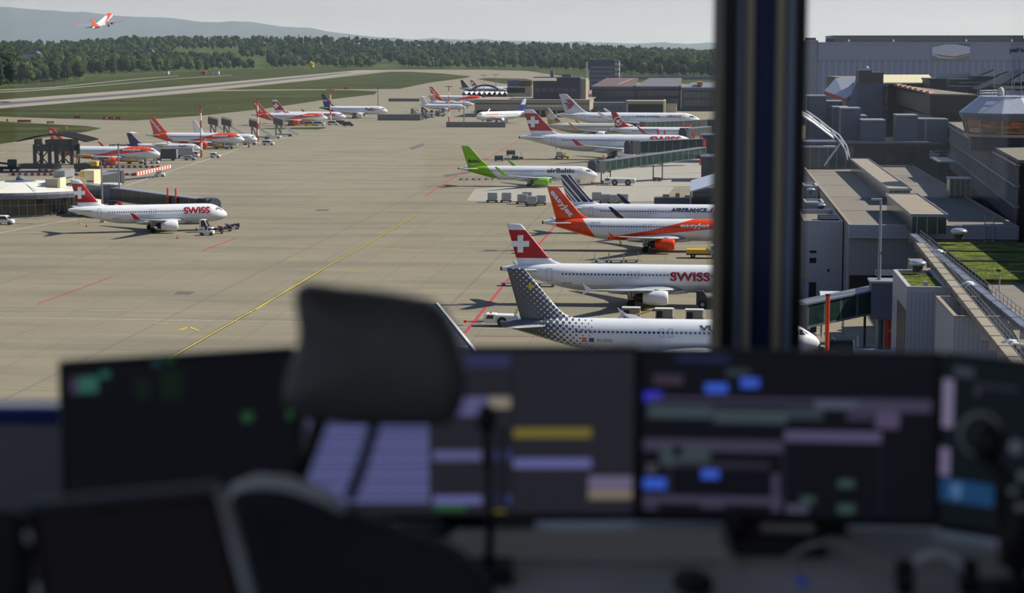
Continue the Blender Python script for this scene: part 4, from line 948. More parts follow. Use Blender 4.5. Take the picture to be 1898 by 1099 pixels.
    # concrete block walls and clutter
    for nm, x0, x1, yb, yt, lb in (('blast_wall',827,937,235.8,226,'long grey concrete block wall in front of the left-facing airliner'),('blast_wall',700,780,223,212,'grey concrete block wall at the left of the equipment yard'),('blast_wall',720,778,188,182.5,'far low dark wall beside the taxiway'),('blast_wall',697,780,222.8,213,'')):
        if not lb: continue
        p = on(x0, yb); w = (x1-x0)*p.y/F; h = (yb-yt)*p.y/F
        o = MB().b2(0,w,0,2.5,0,h).build(nm, ribs('block_wall', (112,108,104), 1.5, 'x', .7, width=.1, var=.2), None, loc=p, rz=-TH); tag(o, lb, 'wall')
    rn = random.Random(8)
    for i in range(16):
        x = rn.uniform(765, 822); y = 213+rn.uniform(-8, 12)*.8
        lbs = 'piece of parked ramp equipment in the crowded yard behind the block wall'
        T = thing('ramp_trolley', on(x, y), rn.uniform(0, 3), lbs, 'trolley', 'parked ramp equipment in the yard')
        MB().b2(-2,2,-1,1,.5,.8).box((0,0,2.0),(4.2,1.6,.25),0,rn.uniform(-.6,.6)).b2(-1.8,-1.5,-.8,.8,.8,3.0).build('frame', [M_STL, M_GRV, M_DKV][i % 3], T); wheels(T, [(-1.3,-.8),(1.3,-.8),(-1.3,.8),(1.3,.8)], .4)
    # little signs on the grass
    for x, y, w, m, lb in ((14,226,1.2,M_YLV,'tiny yellow marker board at the left end of the near grass'),(45,227.5,7,M_BRR,'long low red taxiway sign on the near grass'),(94,230,4,M_YLV,'flat yellow taxiway sign on the near grass'),(118,240.5,3.2,M_YLV,'yellow box-shaped sign near the grass tip'),(143,220,3.6,M_BRR,'small red and black taxiway sign on the middle grass'),(207,222,10,M_BRR,'wide red and white taxiway sign on the middle grass'),(404,204.5,2,M_YLV,'yellow lamp on the far edge of the middle grass')):
        p = on(x, y); T = thing('taxiway_sign', p, -TH, lb, 'sign'); MB().b2(-w/2,w/2,-.2,.2,.3,1.5).build('sign_face', m, T); MB().b2(-w/2+.2,-w/2+.3,-.1,.1,0,.3).b2(w/2-.3,w/2-.2,-.1,.1,0,.3).build('sign_leg', M_DKV, T)
        if w > 8: MB().b2(-w/2+1.8,-w/2+3,-.22,-.2,.5,1.3).b2(1,2,-.22,-.2,.5,1.3).build('white_panel', M_BRW, T)
    for x, y, w, h, m, lb in ((308,138,7,4.5,M_BRW,'small white hut nearest the dark trees beyond the runway'),(377,137.5,7,4,M_POSTR,'small orange and white hut beyond the runway, left of a pair'),(400,138,9,4.5,M_BRW,'wider white hut beyond the runway, right of the pair')):
        p = on(x, y); T = thing('hut', p, -TH, lb, 'hut'); MB().b2(-w/2,w/2,0,4,0,h).build('hut_wall', m, T); MB().b2(-w/2-.3,w/2+.3,-.3,4.3,h,h+.3).build('hut_roof', M_POSTR if m is M_BRW else M_BRW, T); MB().b2(-.6,.6,-.05,0,0,2.2).build('hut_door', M_DKV, T)
def pushback(p, label, s, full):
    T = thing('pushback_tractor', p, -TH, label, 'vehicle', None, (s,s,s))
    MB().xprism([(-4.2,.6),(4.4,.6),(4.5,1.5),(4.2,1.9),(-2.2,2.0),(-2.4,2.1),(-4.0,2.15),(-4.4,1.4)], -1.3, 1.3).build('body', M_WHV, T, bevel=.06)
    MB().add(*_slab([(-3.9,1.35),(-3.7,1.95),(-2.7,1.95),(-2.7,1.35)], -1.33, -1.31)).build('cab_window', GLASSD, T)
    MB().add(*_slab([(-2.3,.75),(-2.3,1.7),(4.1,1.65),(4.1,.75)], -1.33, -1.31)).build('side_panel', mat('panel_light_grey', (190,190,186), .5), T)
    wheels(T, [(-1.2,-1.2),(2.4,-1.2),(-1.2,1.2),(2.4,1.2)], .85, .4)
    MB().cyl((-4.2,0,.7),(-7.5,0,.65),.09).b2(-7.8,-7.4,-.4,.4,.5,.9).build('tow_bar', M_POSTR, T)
    MB().b2(-3.4,-3.1,-.15,.15,2.15,2.4).build('beacon', M_POSTR, T)
    return T
# ================================================================ buildings
M_CLAD = ribs('pale_ribbed_cladding', (158,161,170), .45, 'x', .72, width=.16, var=.05)
M_CLAD2 = ribs('wide_panel_cladding', (128,131,138), 1.15, 'x', 1.22, width=.05, var=.06)
M_LOUV = ribs('slate_louvres', (78,86,106), .62, 'z', .74, width=.28, var=.06)
M_SLATE = mat('slate_blue_panel', (80,88,108), .5, var=.06); M_ROOFG = mat('gravel_roof', (122,114,104), .95, var=.2, scale=2.5); M_TAN = mat('tan_roofing', (146,134,118), .9, var=.1, scale=.6)
M_PALEW = mat('pale_render', (168,168,170), .7, var=.06); M_BEIGE = mat('beige_concrete', (150,142,124), .85, var=.08); M_CREAM = mat('cream_panel', (214,202,166), .7, var=.05)
M_BROWN = mat('dark_brown_cladding', (30,26,29), .6, var=.1); M_DKB = mat('dark_blue_grey', (42,47,60), .6, var=.1); M_COP = mat('coping_metal', (150,152,158), .5, .4, var=.05)
M_WINB = mat('facade_glass', (44,54,66), .15, var=.2, scale=.3, spec=.8); M_MEM = mat('white_membrane', (200,200,202), .5, var=.04); M_WALLB = mat('wall_bluegrey', (96,100,112), .6, var=.06)
def _sedum(nt):
    t = nt.nodes.new('ShaderNodeTexCoord'); n = nt.nodes.new('ShaderNodeTexNoise'); n.inputs['Scale'].default_value = .35; n.inputs['Detail'].default_value = 6; nt.links.new(t.outputs['Object'], n.inputs[0])
    r = nt.nodes.new('ShaderNodeValToRGB'); nt.links.new(n.outputs[0], r.inputs[0]); E_ = r.color_ramp.elements
    E_[0].position = .34; E_[0].color = lin((62,58,36))+(1,); E_[1].position = .64; E_[1].color = lin((104,120,40))+(1,); E_.new(.5).color = lin((82,92,38))+(1,)
    return r.outputs[0]
M_SEDUM = mat('green_roof_planting', None, .95, fn=lambda nt, x, y, z: _sedum(nt), var=.25, scale=1.2, bump=.8, bscale=2.0, spec=.1)
class Bd:
    """a building placed by the corner of its roof edge seen at (px0,py) on level z1"""
    def __init__(s, name, px0, px1, py, z1, label, cat='building', rz=0.0, group=None):
        p = G(px0, py, z1); s.p = p; s.w = (px1-px0)/F*p.y; s.z = z1; s.d = p.y
        s.T = thing(name, (p.x, p.y, 0), -TH+rz, label, cat, group)
    def l(s, px, py, z):
        q = G(px, py, z)-s.p; return (q.dot(V2), q.dot(U2))
    def part(s, name, mb, m, par=None, smooth=False, bevel=0): return mb.build(name, m, par or s.T, smooth, bevel=bevel)
def parapet(mb, x0, x1, y0, y1, z, h=.5, t=.35):
    mb.b2(x0,x1,y0,y0+t,z,z+h).b2(x0,x1,y1-t,y1,z,z+h).b2(x0,x0+t,y0+t,y1-t,z,z+h).b2(x1-t,x1,y0+t,y1-t,z,z+h)
def vent(px, py, z, label, r=.8):
    p = G(px, py, z); T = thing('roof_ventilator', p, -TH, label, 'ventilator')
    MB().cyl((0,0,0),(0,0,.8),r*.6,r*.6,14).build('vent_pipe', M_DKV, T); MB().sphere((0,0,.95), r, 16, 8, (1,1,.42)).build('vent_cap', mat('polished_dome', (190,194,200), .25, .6, var=0), T, True)
def railing(T, pts, z0, h=1.1, step=1.5, name='railing', m=None):
    mb = MB()
    for a, b in zip(pts, pts[1:]):
        a = Vector(a); b = Vector(b); L = (b-a).length; n = max(1, int(L/step))
        for k in range(n+1): q = a.lerp(b, k/n); mb.cyl((q.x,q.y,q.z+z0),(q.x,q.y,q.z+z0+h),.035,None,5)
        for hh in (h*.5, h): mb.cyl((a.x,a.y,a.z+z0+hh),(b.x,b.y,b.z+z0+hh),.035,None,5)
    return mb.build(name, m or M_STL, T)
def buildings():
    # --- the long flat-roofed pier and its skylight (H=12)
    B = Bd('terminal_pier', 1573.6, 1882, 416, 12, 'long flat grey-roofed pier building with a raised glazed strip along its roof')
    Lb = dist_at(305, 12)-B.d; w = B.w
    B.part('wall', MB().b2(0,w,0,Lb,0,11.4), M_CLAD2)
    B.part('roof', MB().b2(.3,w-.3,.3,Lb-.3,11.4,11.6), M_ROOFG)
    mb = MB(); parapet(mb, 0, w, 0, Lb, 11.4, .6); B.part('parapet', mb, M_TAN)
    B.part('front_fascia', MB().b2(0,w,-.9,-.02,10.1,12.05), ribs('fascia_sheet', (150,155,166), .5, 'z', .85, width=.15))
    for x, y in ((3,0),(6,0),(9,0)): pass
    for k in range(1, 5): B.part('roof_seam', MB().b2(.4,w-.4,Lb*k/5-.12,Lb*k/5+.12,11.6,11.66), M_PALEW)
    S = Bd('roof_skylight', 1690, 1755, 398.5, 14.2, 'raised glazed strip with tan top, nearer section, running along the pier roof', 'skylight')
    sl = dist_at(359.5, 14.2)-S.d; sw = S.w
    def sky(S, sw, sl, z0):
        S.part('glazed_wall', MB().b2(.1,sw-.1,.1,sl-.1,11.6,z0-.25), mat('skylight_glazing', None, .2, fn=lambda nt, x, y, z: mixc(nt, ((y+.7).md(1.4)).lt(.14).mx(((x+.7).md(1.4)).lt(.14)), lin((40,58,56)), lin((135,145,150))), var=.1, spec=.8))
        S.part('flat_top', MB().b2(-.1,sw+.1,-.1,sl+.1,z0-.25,z0), M_TAN); m = MB(); parapet(m, -.15, sw+.15, -.15, sl+.15, z0-.25, .4, .14); S.part('edge_trim', m, M_COP)
    sky(S, sw, sl, 14.2)
    S2 = Bd('roof_skylight', 1648, 1688, 350.5, 14.2, 'raised glazed strip with tan top, farther section, running along the pier roof', 'skylight'); sl2 = dist_at(294, 14.2)-S2.d
    sky(S2, S2.w, sl2, 14.2)
    # ladder over the front fascia
    q = B.l(1821, 420, 12); T = thing('roof_ladder', G(1821, 424, 11.5)+Vector((0,-1.2,0)), -TH, 'white access ladder with two tall rails over the front roof edge of the pier', 'ladder')
    T.location.z = 0
    mb = MB()
    for x in (0, 1.25): mb.cyl((x,-.3,8.8),(x,-.3,13.6),.07)
    for k in range(11): mb.cyl((0,-.3,9+k*.42),(1.25,-.3,9+k*.42),.035)
    mb.build('rails', M_PALEW, T)
    T = thing('roof_antenna', G(1620, 411, 12.2), -TH, 'white domed light fitting lying near the head of the tall pole', 'fitting') if False else None
    # opening under the wall + sign
    o = B.part('garage_opening', MB().b2(0.2, (1660-1573)/F*B.d, -.06, .3, .05, 4.6), DARK)
    sg = MB().b2((1622-1573)/F*B.d, (1656-1573)/F*B.d, -1.0, -.85, 4.7, 5.6).build('sign_board', M_BRW, B.T)
    text_mesh('GATE A  ARRIVALS', 4.9, 6.1, 5.15, .34, lambda x, z: -1.02).build('sign_lettering', P_NAVY, sg) if False else None
    mb = MB(); c = ((1628.5-1573)/F*B.d, 5.15); mb.add([(c[0]+r*math.cos(a), -1.03, c[1]+r*math.sin(a)) for r in (.36,.24) for a in [2*PI*k/16 for k in range(16)]], [(k,(k+1)%16,16+(k+1)%16,16+k) for k in range(16)]); mb.b2(c[0]-.4,c[0]+.4,-1.05,-1.03,c[1]-.06,c[1]+.06).build('round_symbol', P_RED, sg)
    for i, x in enumerate((1577.5, 1598.5)):
        p = on(x, 543); T = thing('wall_lamp', (p.x, B.p.y-1.3, 0), -TH, ['small warm lamp glowing in the dark opening, left of two','small warm lamp glowing in the dark opening, right of two'][i], 'lamp')
        T.location.x = (x-CX)/F*B.d; T.location.z = 2.2; MB().sphere((0,0,0), .14, 10, 6).build('bulb', mat('warm_lamp', (255,200,120), emit=3, var=0), T, True); MB().b2(-.1,.1,.05,1.5,-.1,.1).build('bracket', M_DKV, T)
    # --- left service block (two flat boxes, ribbed)
    C = Bd('service_block', 1490, 1562, 409, 11.6, 'pale ribbed two-storey service block beside the dark pillar with a domed vent'); w = C.w
    C.part('wall', MB().b2(0,w,0,22,0,10.8), M_CLAD); m = MB(); parapet(m, 0, w, 0, 22, 10.8, .8, .3); C.part('parapet', m, M_CLAD)
    C.part('roof', MB().b2(.3,w-.3,.3,21.7,10.8,10.9), M_ROOFG)
    for k in range(3): C.part('roof_louvre', MB().b2(w*.45, w-.5, 3+3.2*k, 4.6+3.2*k, 10.9, 11.7), M_DKV)
    for i, (x0,x1,z0,z1) in enumerate(((.95,1.95,6.7,7.1),(.95,1.95,5.2,6.0),(3.6,4.0,3.9,4.3))):
        f = C.part('window', MB().b2(x0,x1,-.05,.05,z0,z1), GLASSD); C.part('window_frame', MB().b2(x0-.08,x1+.08,-.03,.02,z0-.08,z0).b2(x0-.08,x1+.08,-.03,.02,z1,z1+.08), M_PALEW, f)
    d = C.part('door', MB().b2(1.0,1.9,-.06,.05,0,2.2), DARK); C.part('door_frame', MB().b2(.9,1.0,-.08,.02,0,2.3).b2(1.9,2.0,-.08,.02,0,2.3).b2(.9,2.0,-.08,.02,2.2,2.3), M_WINB, d)
    C.part('wall_plate', MB().b2(.05,1.0,-.05,.0,3.0,3.25), M_YLV)
    vent(1503, 361, 10.9, 'shiny domed roof ventilator nearest the dark pillar'); vent(1522, 391, 10.9, 'shiny domed roof ventilator on the service block, second one')
    for i, (x0, x1, y) in enumerate(((1492,1528,376),(1490,1516,345))):
        C2 = Bd('roof_plant_box', x0, x1, y, 12.2, ['low pale plant box behind the service block roof','farther low pale plant box behind the service block roof'][i], 'plant housing'); C2.part('housing', MB().b2(0,C2.w,0,8,10.9 if i == 0 else 0,12.0), M_CLAD2); m = MB(); parapet(m, 0, C2.w, 0, 8, 12.0, .3); C2.part('housing_edge', m, M_PALEW)
    # --- shed A with planted roof, shed B open-topped
    A = Bd('ribbed_shed', 1681.6, 1761, 531, 12, 'tall pale ribbed shed with a mossy planted roof'); w = A.w; la = dist_at(499,12)-A.d
    A.part('wall', MB().b2(0,w,0,la,0,11.4), M_CLAD); m = MB(); parapet(m, 0, w, 0, la, 11.4, .6, .45); A.part('parapet', m, M_PALEW); A.part('planted_roof', MB().b2(.45,w-.45,.45,la-.45,11.4,11.7), M_SEDUM)
    A.part('side_louvre', MB().b2(-.06,.05,.8,la*.62,2.5,9.3), ribs('dark_louvre', (52,56,66), .9, 'z', .5, width=.4))
    A.part('roof_box', MB().b2(w*.42,w*.5,1.3,1.8,11.7,12.4), M_PALEW); vent(1701, 503, 12, 'large pale dome on the mossy planted roof', 1.0)
    H = Bd('ribbed_shed', 1768.6, 1861, 587.5, 12, 'pale ribbed shed with an open sunken roof well'); w = H.w; lh = dist_at(550,12)-H.d
    m = MB(); t = .3; m.b2(0,w,0,t,0,12).b2(0,w,lh-t,lh,0,12).b2(0,t,t,lh-t,0,12).b2(w-t,w,t,lh-t,0,12); H.part('wall', m, M_CLAD); m = MB(); parapet(m, -.05, w+.05, -.05, lh+.05, 12, .12, .4); H.part('coping', m, M_TAN); H.part('sunken_roof', MB().b2(t,w-t,t,lh-t,9.6,9.9), M_ROOFG)
    H.part('side_grille', MB().b2(-.06,.03,1.5,7,3.5,7.5), ribs('pale_grille', (196,188,160), .5, 'y', .6, width=.2))
    H.part('roof_cowl', MB().cyl((w*.7,lh*.6,9.9),(w*.7,lh*.6,10.9),.35,.35,12).sphere((w*.7,lh*.6,11.0),.55,12,6,(1,1,.5)), M_PALEW)
    H.part('downpipe', MB().cyl((w-.55,-.12,1),(w-.55,-.12,7.6),.07).b2(w-.85,w-.2,-.3,0,7.6,8.0), M_STL)
    # wall between: linking block
    K = Bd('link_block', 1650, 1765, 520, 9.6, 'low grey link building behind the planted shed'); K.part('wall', MB().b2(4.6,11,6,26,0,9.4), M_CLAD2); K.part('roof', MB().b2(4.6,11,6,26,9.4,9.6), M_ROOFG)
    # --- long roof-edge ducts
    for i, (a, b, wd, hh, m_, lb) in enumerate((((1693,432),(1905,604),1.0,.5,mat('duct_slate', (104,110,126), .5),'long straight grey roof duct, upper one beside the planted roof'),((1706,449),(1905,690),1.2,.55,M_TAN,'long straight tan-topped roof walkway, lower one above the ribbed sheds'))):
        p = G(*a, 12.6); q = G(*b, 12.6); ya = math.atan2((q-p).y, (q-p).x); L = (q-p).length; T = thing('roof_duct', (p.x,p.y,0), ya, lb, 'duct')
        MB().b2(0,L,-wd/2,wd/2,12.0,12.0+hh).build('duct_body', m_, T, bevel=.05)
        mb = MB(); k = 0
        while k < L: mb.b2(k,k+.25,-wd/2-.06,wd/2+.06,11.3,12.05+hh); k += 6
        mb.build('saddle', M_STL, T); railing(T, [(0,wd/2+.4,12.0),(L,wd/2+.4,12.0)], 0, 1.0, 2.4)
    for i, (a, b) in enumerate((((1735,470),(1750,487)),((1790,530),(1812,552)),((1868,640),(1885,660)))):
        p = G(*a, 12.3); T = thing('insulated_pipe', p, -TH, scale=(.65,.65,.65), cat='pipe', label=['silver pipe elbow beside the roof walkway, nearest the long pier','silver pipe elbow beside the roof walkway, middle one','silver pipe elbow beside the roof walkway, nearest the window bottom'][i])
        MB().tube([(-.9,-.6,-.5),(-.6,-.4,.3),(.2,0,.6),(1.2,.6,.4),(1.5,.9,-.5)], .32, 10).tube([(-.2,-1.0,-.5),(.1,-.7,.2),(.8,-.3,.35),(1.9,.3,.1)], .22, 8).build('pipe_run', mat('insulation_foil', (190,194,200), .3, .7, var=.1), T, True)
    # planted terrace roof
    Gp = [(1737,449),(1965,449),(2010,518),(1823.6,518)]; P = [fp(G(a,b,11.2)) for a, b in Gp]
    T = thing('planted_terrace', (0,0,0), -TH, 'wide bright green planted roof terrace right of the ducts', 'roof'); 
    MB().prism(P, 0, 10.8).build('terrace_block', M_WALLB, T); MB().prism([(a[0],a[1]) for a in P], 10.8, 11.2).build('planting', M_SEDUM, T)
    for yy in (466, 484): 
        a = fp(G(1752,yy,11.2)); b = fp(G(1960,yy,11.2)); MB().b2(a[0],b[0],a[1]-.12,a[1]+.12,11.2,11.35).build('edging_strip', M_DKV, T)
    vent(1777, 442, 12, 'round polished dome ventilator standing above the planted terrace', 1.15)
    P = [fp(G(a,b,10.6)) for a, b in ((1826,521),(2010,521),(2100,640),(1893,640))]
    T = thing('gravel_terrace', (0,0,0), -TH, 'gravelled lower roof in front of the planted terrace with a railing', 'roof'); MB().prism(P, 0, 10.3).build('terrace_block', M_WALLB, T); MB().prism(P, 10.3, 10.6).build('gravel', M_ROOFG, T)
    a = G(1826,521,10.6); b = G(1960,521,10.6); T2 = thing('roof_railing', (0,0,0), 0, 'thin white railing along the front of the planted terrace', 'railing'); railing(T2, [a, b], 0, 1.1, 1.6)
    q = G(1852, 541, 10.6); T = thing('camera_post', q, -TH, 'small post with a lamp head on the gravelled roof', 'post'); MB().cyl((0,0,0),(0,0,2.3),.06).build('post_shaft', M_PALEW, T); MB().box((-.15,0,2.4),(.5,.2,.25),0,.2).build('lamp_head', M_DKV, T)
    p = D(1995, 400, 262); q = thing('terrace_shade_block', (69.2, 215, 0), -TH, 'unseen dark block added right of the planted terrace to shade it', 'building'); MB().b2(0,14,0,80,0,21).build('wall', M_BROWN, q); MB().b2(-.3,14.3,-.3,80.3,21,21.5).build('roof', M_ROOFG, q)  # unseen block, added and sized to cast shade over the planted terrace
    # tall pole
    p = G(1634, 545, 0); p = Vector(((1634-CX)/F*240, 240, 0)); T = thing('lamp_pole', p, -TH, 'very tall thin grey lamp pole in front of the pier roof', 'pole'); zt = D(1638, 368, 240).z
    MB().cyl((0,0,0),(0,0,zt),.30,.13,12).build('pole_shaft', M_COP, T); MB().cyl((0,0,7),(0,0,9.6),.34,.34,12).build('collar', M_COP, T); MB().box((-.5,0,zt-.1),(1.3,.5,.22)).build('lantern', M_PALEW, T); MB().cyl((0,-.2,zt*.66),(0,.2,zt*.66),.25,.25,8).build('bracket_ring', M_STL, T)
    # bottom-right jet bridge, shelter, posts, ground vehicles
    bridge(Vector(((1672-CX)/F*243, 243, 0)), Vector(((1480-CX)/F*236, 236, 0)), 5.9, 4.2, 'green-glazed jet bridge leading from the ribbed sheds behind the pillar', w=2.8, h=3.0, post=None, legs=(.25,), cab=True)
    p = Vector(((1652-CX)/F*240, 240, 0)); T = thing('bridge_rotunda', p, -TH, 'grey box-shaped rotunda at the shed end of the green jet bridge', 'rotunda'); MB().b2(-2.2,2.0,-1.7,1.7,4.9,9.3).build('rotunda_wall', M_SLATE, T); MB().b2(-2.4,2.2,-1.9,1.9,9.3,9.55).build('rotunda_roof', M_COP, T); MB().cyl((0,0,0),(0,0,4.9),.38,.38,14).build('column', M_POSTR, T)
    for x, y0, d, zt, lb in ((1539,0,231,8.7,'tall orange-red post in front of the green jet bridge'),(1513,0,262,3.2,'short orange-red bollard post beside the service block')):
        T = thing('orange_post', ((x-CX)/F*d, d, 0), -TH, lb, 'post'); MB().cyl((0,0,0),(0,0,zt),.25,.25,10).build('post_shaft', M_POSTR, T); MB().cyl((0,0,zt),(0,0,zt+.2),.3,.3,10).build('post_cap', M_DKV, T); MB().b2(-.4,.4,-.4,.4,0,1.2).build('post_base', M_DKV, T)
    p = Vector(((1548-CX)/F*258, 258, 0)); T = thing('bus_shelter', p, -TH, 'small white-roofed shelter above the green jet bridge', 'shelter'); MB().add([(-1.6,-1.2,5.0),(1.8,-1.2,5.0),(1.4,1.6,5.6),(-1.6,1.6,5.6),(-1.6,-1.2,5.15),(1.8,-1.2,5.15),(1.4,1.6,5.75),(-1.6,1.6,5.75)], [(3,2,1,0),(4,5,6,7),(0,1,5,4),(1,2,6,5),(2,3,7,6),(3,0,4,7)]).build('shelter_roof', M_MEM, T)
    mb = MB(); [mb.cyl((x,y,0),(x,y,5.2),.06) for x in (-1.4,1.4) for y in (-1,1.3)]; mb.build('shelter_leg', M_STL, T)
    p = Vector(((1630-CX)/F*226, 226, 0)); T = thing('site_container', p, -TH, 'white portable cabin at the foot of the planted shed', 'cabin'); MB().b2(-2.2,2.4,-1,1.5,0,2.9).build('cabin_wall', M_PALEW, T); 
    for x0 in (-1.3, .6): MB().b2(x0,x0+1.3,-1.04,-.98,.7,2.4).build('cabin_window', GLASSD, T)
    van(1618, 671, 'light blue car parked at the foot of the white portable cabin', col=mat('car_pale_blue', (150,175,205), .3), L=4, H=1.5)
    tug(1531, 664, 'red tug beside the orange-red post near the airliner nose', col=M_BRR); cart(1560, 660, 'dark crate on the ground right of the red tug', kind='dark', name='crate_trolley')
    line('ground_mark', [(1543,625),(1558,640)], .2, M_WHT); line('ground_mark', [(1552,622),(1590,622),(1590,642)], .2, M_WHT)
    # --- tower-foot roof with white edge, below the headrest
    z = 15.5; P = [fp(G(a,b,z)) for a, b in ((640,558),(811,562),(905,678),(905,760),(560,760))]
    T = thing('annex_roof', (0,0,0), -TH, 'dark panelled annex roof with a bright white edge below the tower', 'building'); MB().prism(P, 0, z-.3).build('annex_wall', M_DKB, T); MB().prism(P, z-.3, z-.05).build('annex_roofing', M_DKB, T)
    a, b = G(811,562,z), G(905,678,z); dd = (b-a).normalized(); Te = thing('annex_edge', a, math.atan2(dd.y, dd.x), 'thin bright white metal strip along the dark annex roof edge', 'trim'); MB().b2(0,(b-a).length,-.14,.06,-.12,.06).build('white_strip', M_BRW, Te); Te.parent = None
    for i, t in enumerate((.42,.8)):
        q = a.lerp(b, t)+Vector((-1.1,0,.05)); T3 = thing('roof_hatch', q, -TH, ['small grey hatch on the dark annex roof, upper one','small grey hatch on the dark annex roof, lower one'][i], 'hatch'); MB().b2(-.5,.4,-.6,.6,-.05,.3).build('hatch_lid', M_SLATE, T3)
    # --- louvred plant blocks rising behind the pier
    for i, (x0,x1,y,dz,z1,lb) in enumerate(((1598,1640,222,0,21.4,'slate-blue louvred plant block, tallest single one behind the pier roof'),(1683,1755,220,0,21.6,'wide slate-blue plant block with two panels behind the pier roof'),(1663,1700,213,0,22.5,'slate-blue plant block just behind the wide two-panel one'),(1560,1594,200,0,23.8,'slate-blue louvred block in the stepped row, third from the pillar'),(1583,1606,214,0,22.0,'small slate-blue louvred block wedged beside the tallest one'),(1519,1560,187,0,24.5,'slate-blue louvred block in the stepped row, second from the pillar'),(1497,1530,177,0,26.0,'slate-blue louvred block in the stepped row, nearest the pillar'),(1546,1572,198,0,23.5,'narrow slate-blue block between the stepped ones'))):
        K = Bd('plant_block', x0, x1, y, z1, lb, 'plant housing'); K.part('louvred_wall', MB().b2(0,K.w,0,9,0,z1-.25), M_LOUV); K.part('top_cap', MB().b2(-.15,K.w+.15,-.15,9.15,z1-.25,z1), M_COP)
        K.part('corner_post', MB().b2(-.12,.12,-.12,.12,8,z1-.2).b2(K.w-.12,K.w+.12,-.12,.12,8,z1-.2), M_SLATE)
        if x1-x0 > 60: K.part('middle_post', MB().b2(K.w*.45-.15,K.w*.45+.15,-.12,.1,8,z1-.2), M_COP)
    # recessed dark storey behind
    K = Bd('rear_terminal', 1490, 1738, 262, 16.6, 'dark blue-grey rear terminal storey behind the pier roof'); w = K.w
    K.part('wall', MB().b2(0,w,0,14,0,16.1), M_DKB); K.part('roof', MB().b2(-.5,w+.5,-.5,14,16.1,16.6), M_WALLB)
    for x0 in (.5,3.2,5.9,8.8,18.5,22.5): K.part('window', MB().b2(x0,x0+2.3,-.08,.02,12.0,15.6), M_WINB)
    # --- white canopy with steel truss at left edge of right view
    a = [(1484,214),(1545,257),(1484,257)]; T = thing('canopy_roof', D(1484, 257, 420), -TH, 'pale curved canopy roof with a white steel truss by the pillar', 'canopy')
    z0 = 0; s = 420/F
    mb = MB(); pts = [(-2,5.0),(0,4.7),(2.5,3.2),(5,1.3),(7.0,-.2)]
    mb.loft([[(x, y, z), (x, y, z+.25)] for x, z in pts for y in (0,)], False, False) if False else None
    mb.loft([[(x,0,z),(x,14,z+1.0),(x,14,z+1.25),(x,0,z+.25)] for x, z in pts], True); mb.build('canopy_shell', M_MEM, T)
    mb = MB(); tp = [(1.0,5.9),(3.5,4.2),(6,2.2),(8,.8),(9.6,-1.5),(10.2,-3.8)]
    mb.tube([(x,-.3,z) for x, z in tp], .16, 8); mb.tube([(x-.4,-.9,z-.6) for x, z in tp], .12, 8)
    for (x, z), (x2, z2) in zip(tp, tp[1:]): mb.cyl((x,-.3,z),(x2-.4,-.9,z2-.6),.06,None,5).cyl((x-.4,-.9,z-.6),(x2,-.3,z2),.06,None,5)
    mb.cyl((-2,-.5,-1.6),(7.4,-.5,-1.6),.25).cyl((8.2,-.5,-1.0),(5.0,-.5,-5.6),.2); mb.build('truss', mat('truss_white', (200,204,212), .4), T)
    T = thing('entrance_hall', D(1484, 300, 428), -TH, 'dark glass front beneath the pale curved canopy', 'facade'); MB().b2(-2,11,0,.3,-6,3.2).build('glazing', M_WINB, T)
    mb = MB(); [mb.b2(x,x+.12,-.1,0,-6,3.2) for x in (0,1.9,3.8,5.7,7.6,9.5)]; mb.build('mullion', M_STL, T)
    # --- finned office block on the right
    p0 = D(1753, 232, 465); p1 = D(1892, 290, 300); ya = math.atan2((p1-p0).y, (p1-p0).x); L = math.hypot((p1-p0).x, (p1-p0).y)
    T = thing('office_block', (p0.x, p0.y, 0), ya, 'dark three-storey office block with closely spaced vertical fins', 'building'); z0, z1 = 10.5, 20.2
    MB().b2(0,L,0,26,0,z1).build('wall', M_BROWN, T); MB().b2(-.3,L+.3,-.3,26.3,z1,z1+.5).build('roof', M_ROOFG, T)
    for k in range(3):
        zb = z0+k*3.2
        MB().b2(-.2,L+.2,-.7,0,zb+2.9,zb+3.15).build('floor_edge', M_COP, T)
        MB().b2(.2,L-.2,-.12,-.02,zb+.3,zb+2.8).build('window_band', DARK, T)
    n = int(L/2.7)
    for k in range(min(n, 98)): MB().b2(L*k/n, L*k/n+.25, -.26, -.1, z0+.1, z1-.1).build('fin', M_PALEW, T)
    for k in range(3): MB().b2(L+.0,L+.06,1,9,z0+.7+k*3.2,z0+2.7+k*3.2).build('end_window', GLASSD, T)
    q = D(1735, 300, 440); T = thing('stair_platform', D(1725, 292, 400), -TH, 'steel access platform with railings between the pier roof and the finned block', 'platform')
    MB().b2(0,3.5,-14,2,-.2,0).build('deck', M_STL, T); railing(T, [(0,-14,0),(0,2,0),(3.5,2,0)], 0, 1.2, 1.6); railing(T, [(3.5,-14,0),(3.5,2,0)], 0, 1.2, 1.6)
    T = thing('glass_lobby', D(1760, 345, 345), -TH, 'small glazed stair lobby standing on the pier roof beside the finned block', 'lobby'); MB().b2(0,3.6,0,4,-1.9,1.2).build('lobby_glass', GLD, T); MB().b2(-.15,3.75,-.15,4.15,1.2,1.4).build('lobby_roof', M_COP, T)
    mb = MB(); [mb.b2(x,x+.1,-.08,0,-1.9,1.2) for x in (0,.9,1.8,2.7,3.5)]; mb.build('mullion', M_COP, T)
    # --- apron control room
    d = 345; c = D(1868, 228, d); T = thing('control_room', (c.x, c.y, 0), -TH, 'octagonal control room with windows coloured as if orange-lit on the roof of the finned block', 'building')
    s = d/F; zz = lambda py: D(1868, py, d).z
    def octo(r, z, dz=0): return [(r*math.cos(2*PI*k/12+.26), r*math.sin(2*PI*k/12+.26), z) for k in range(12)]
    MB().loft([octo(6.6,19.9), octo(6.6,zz(252))], True).build('base_wall', M_DKB, T)
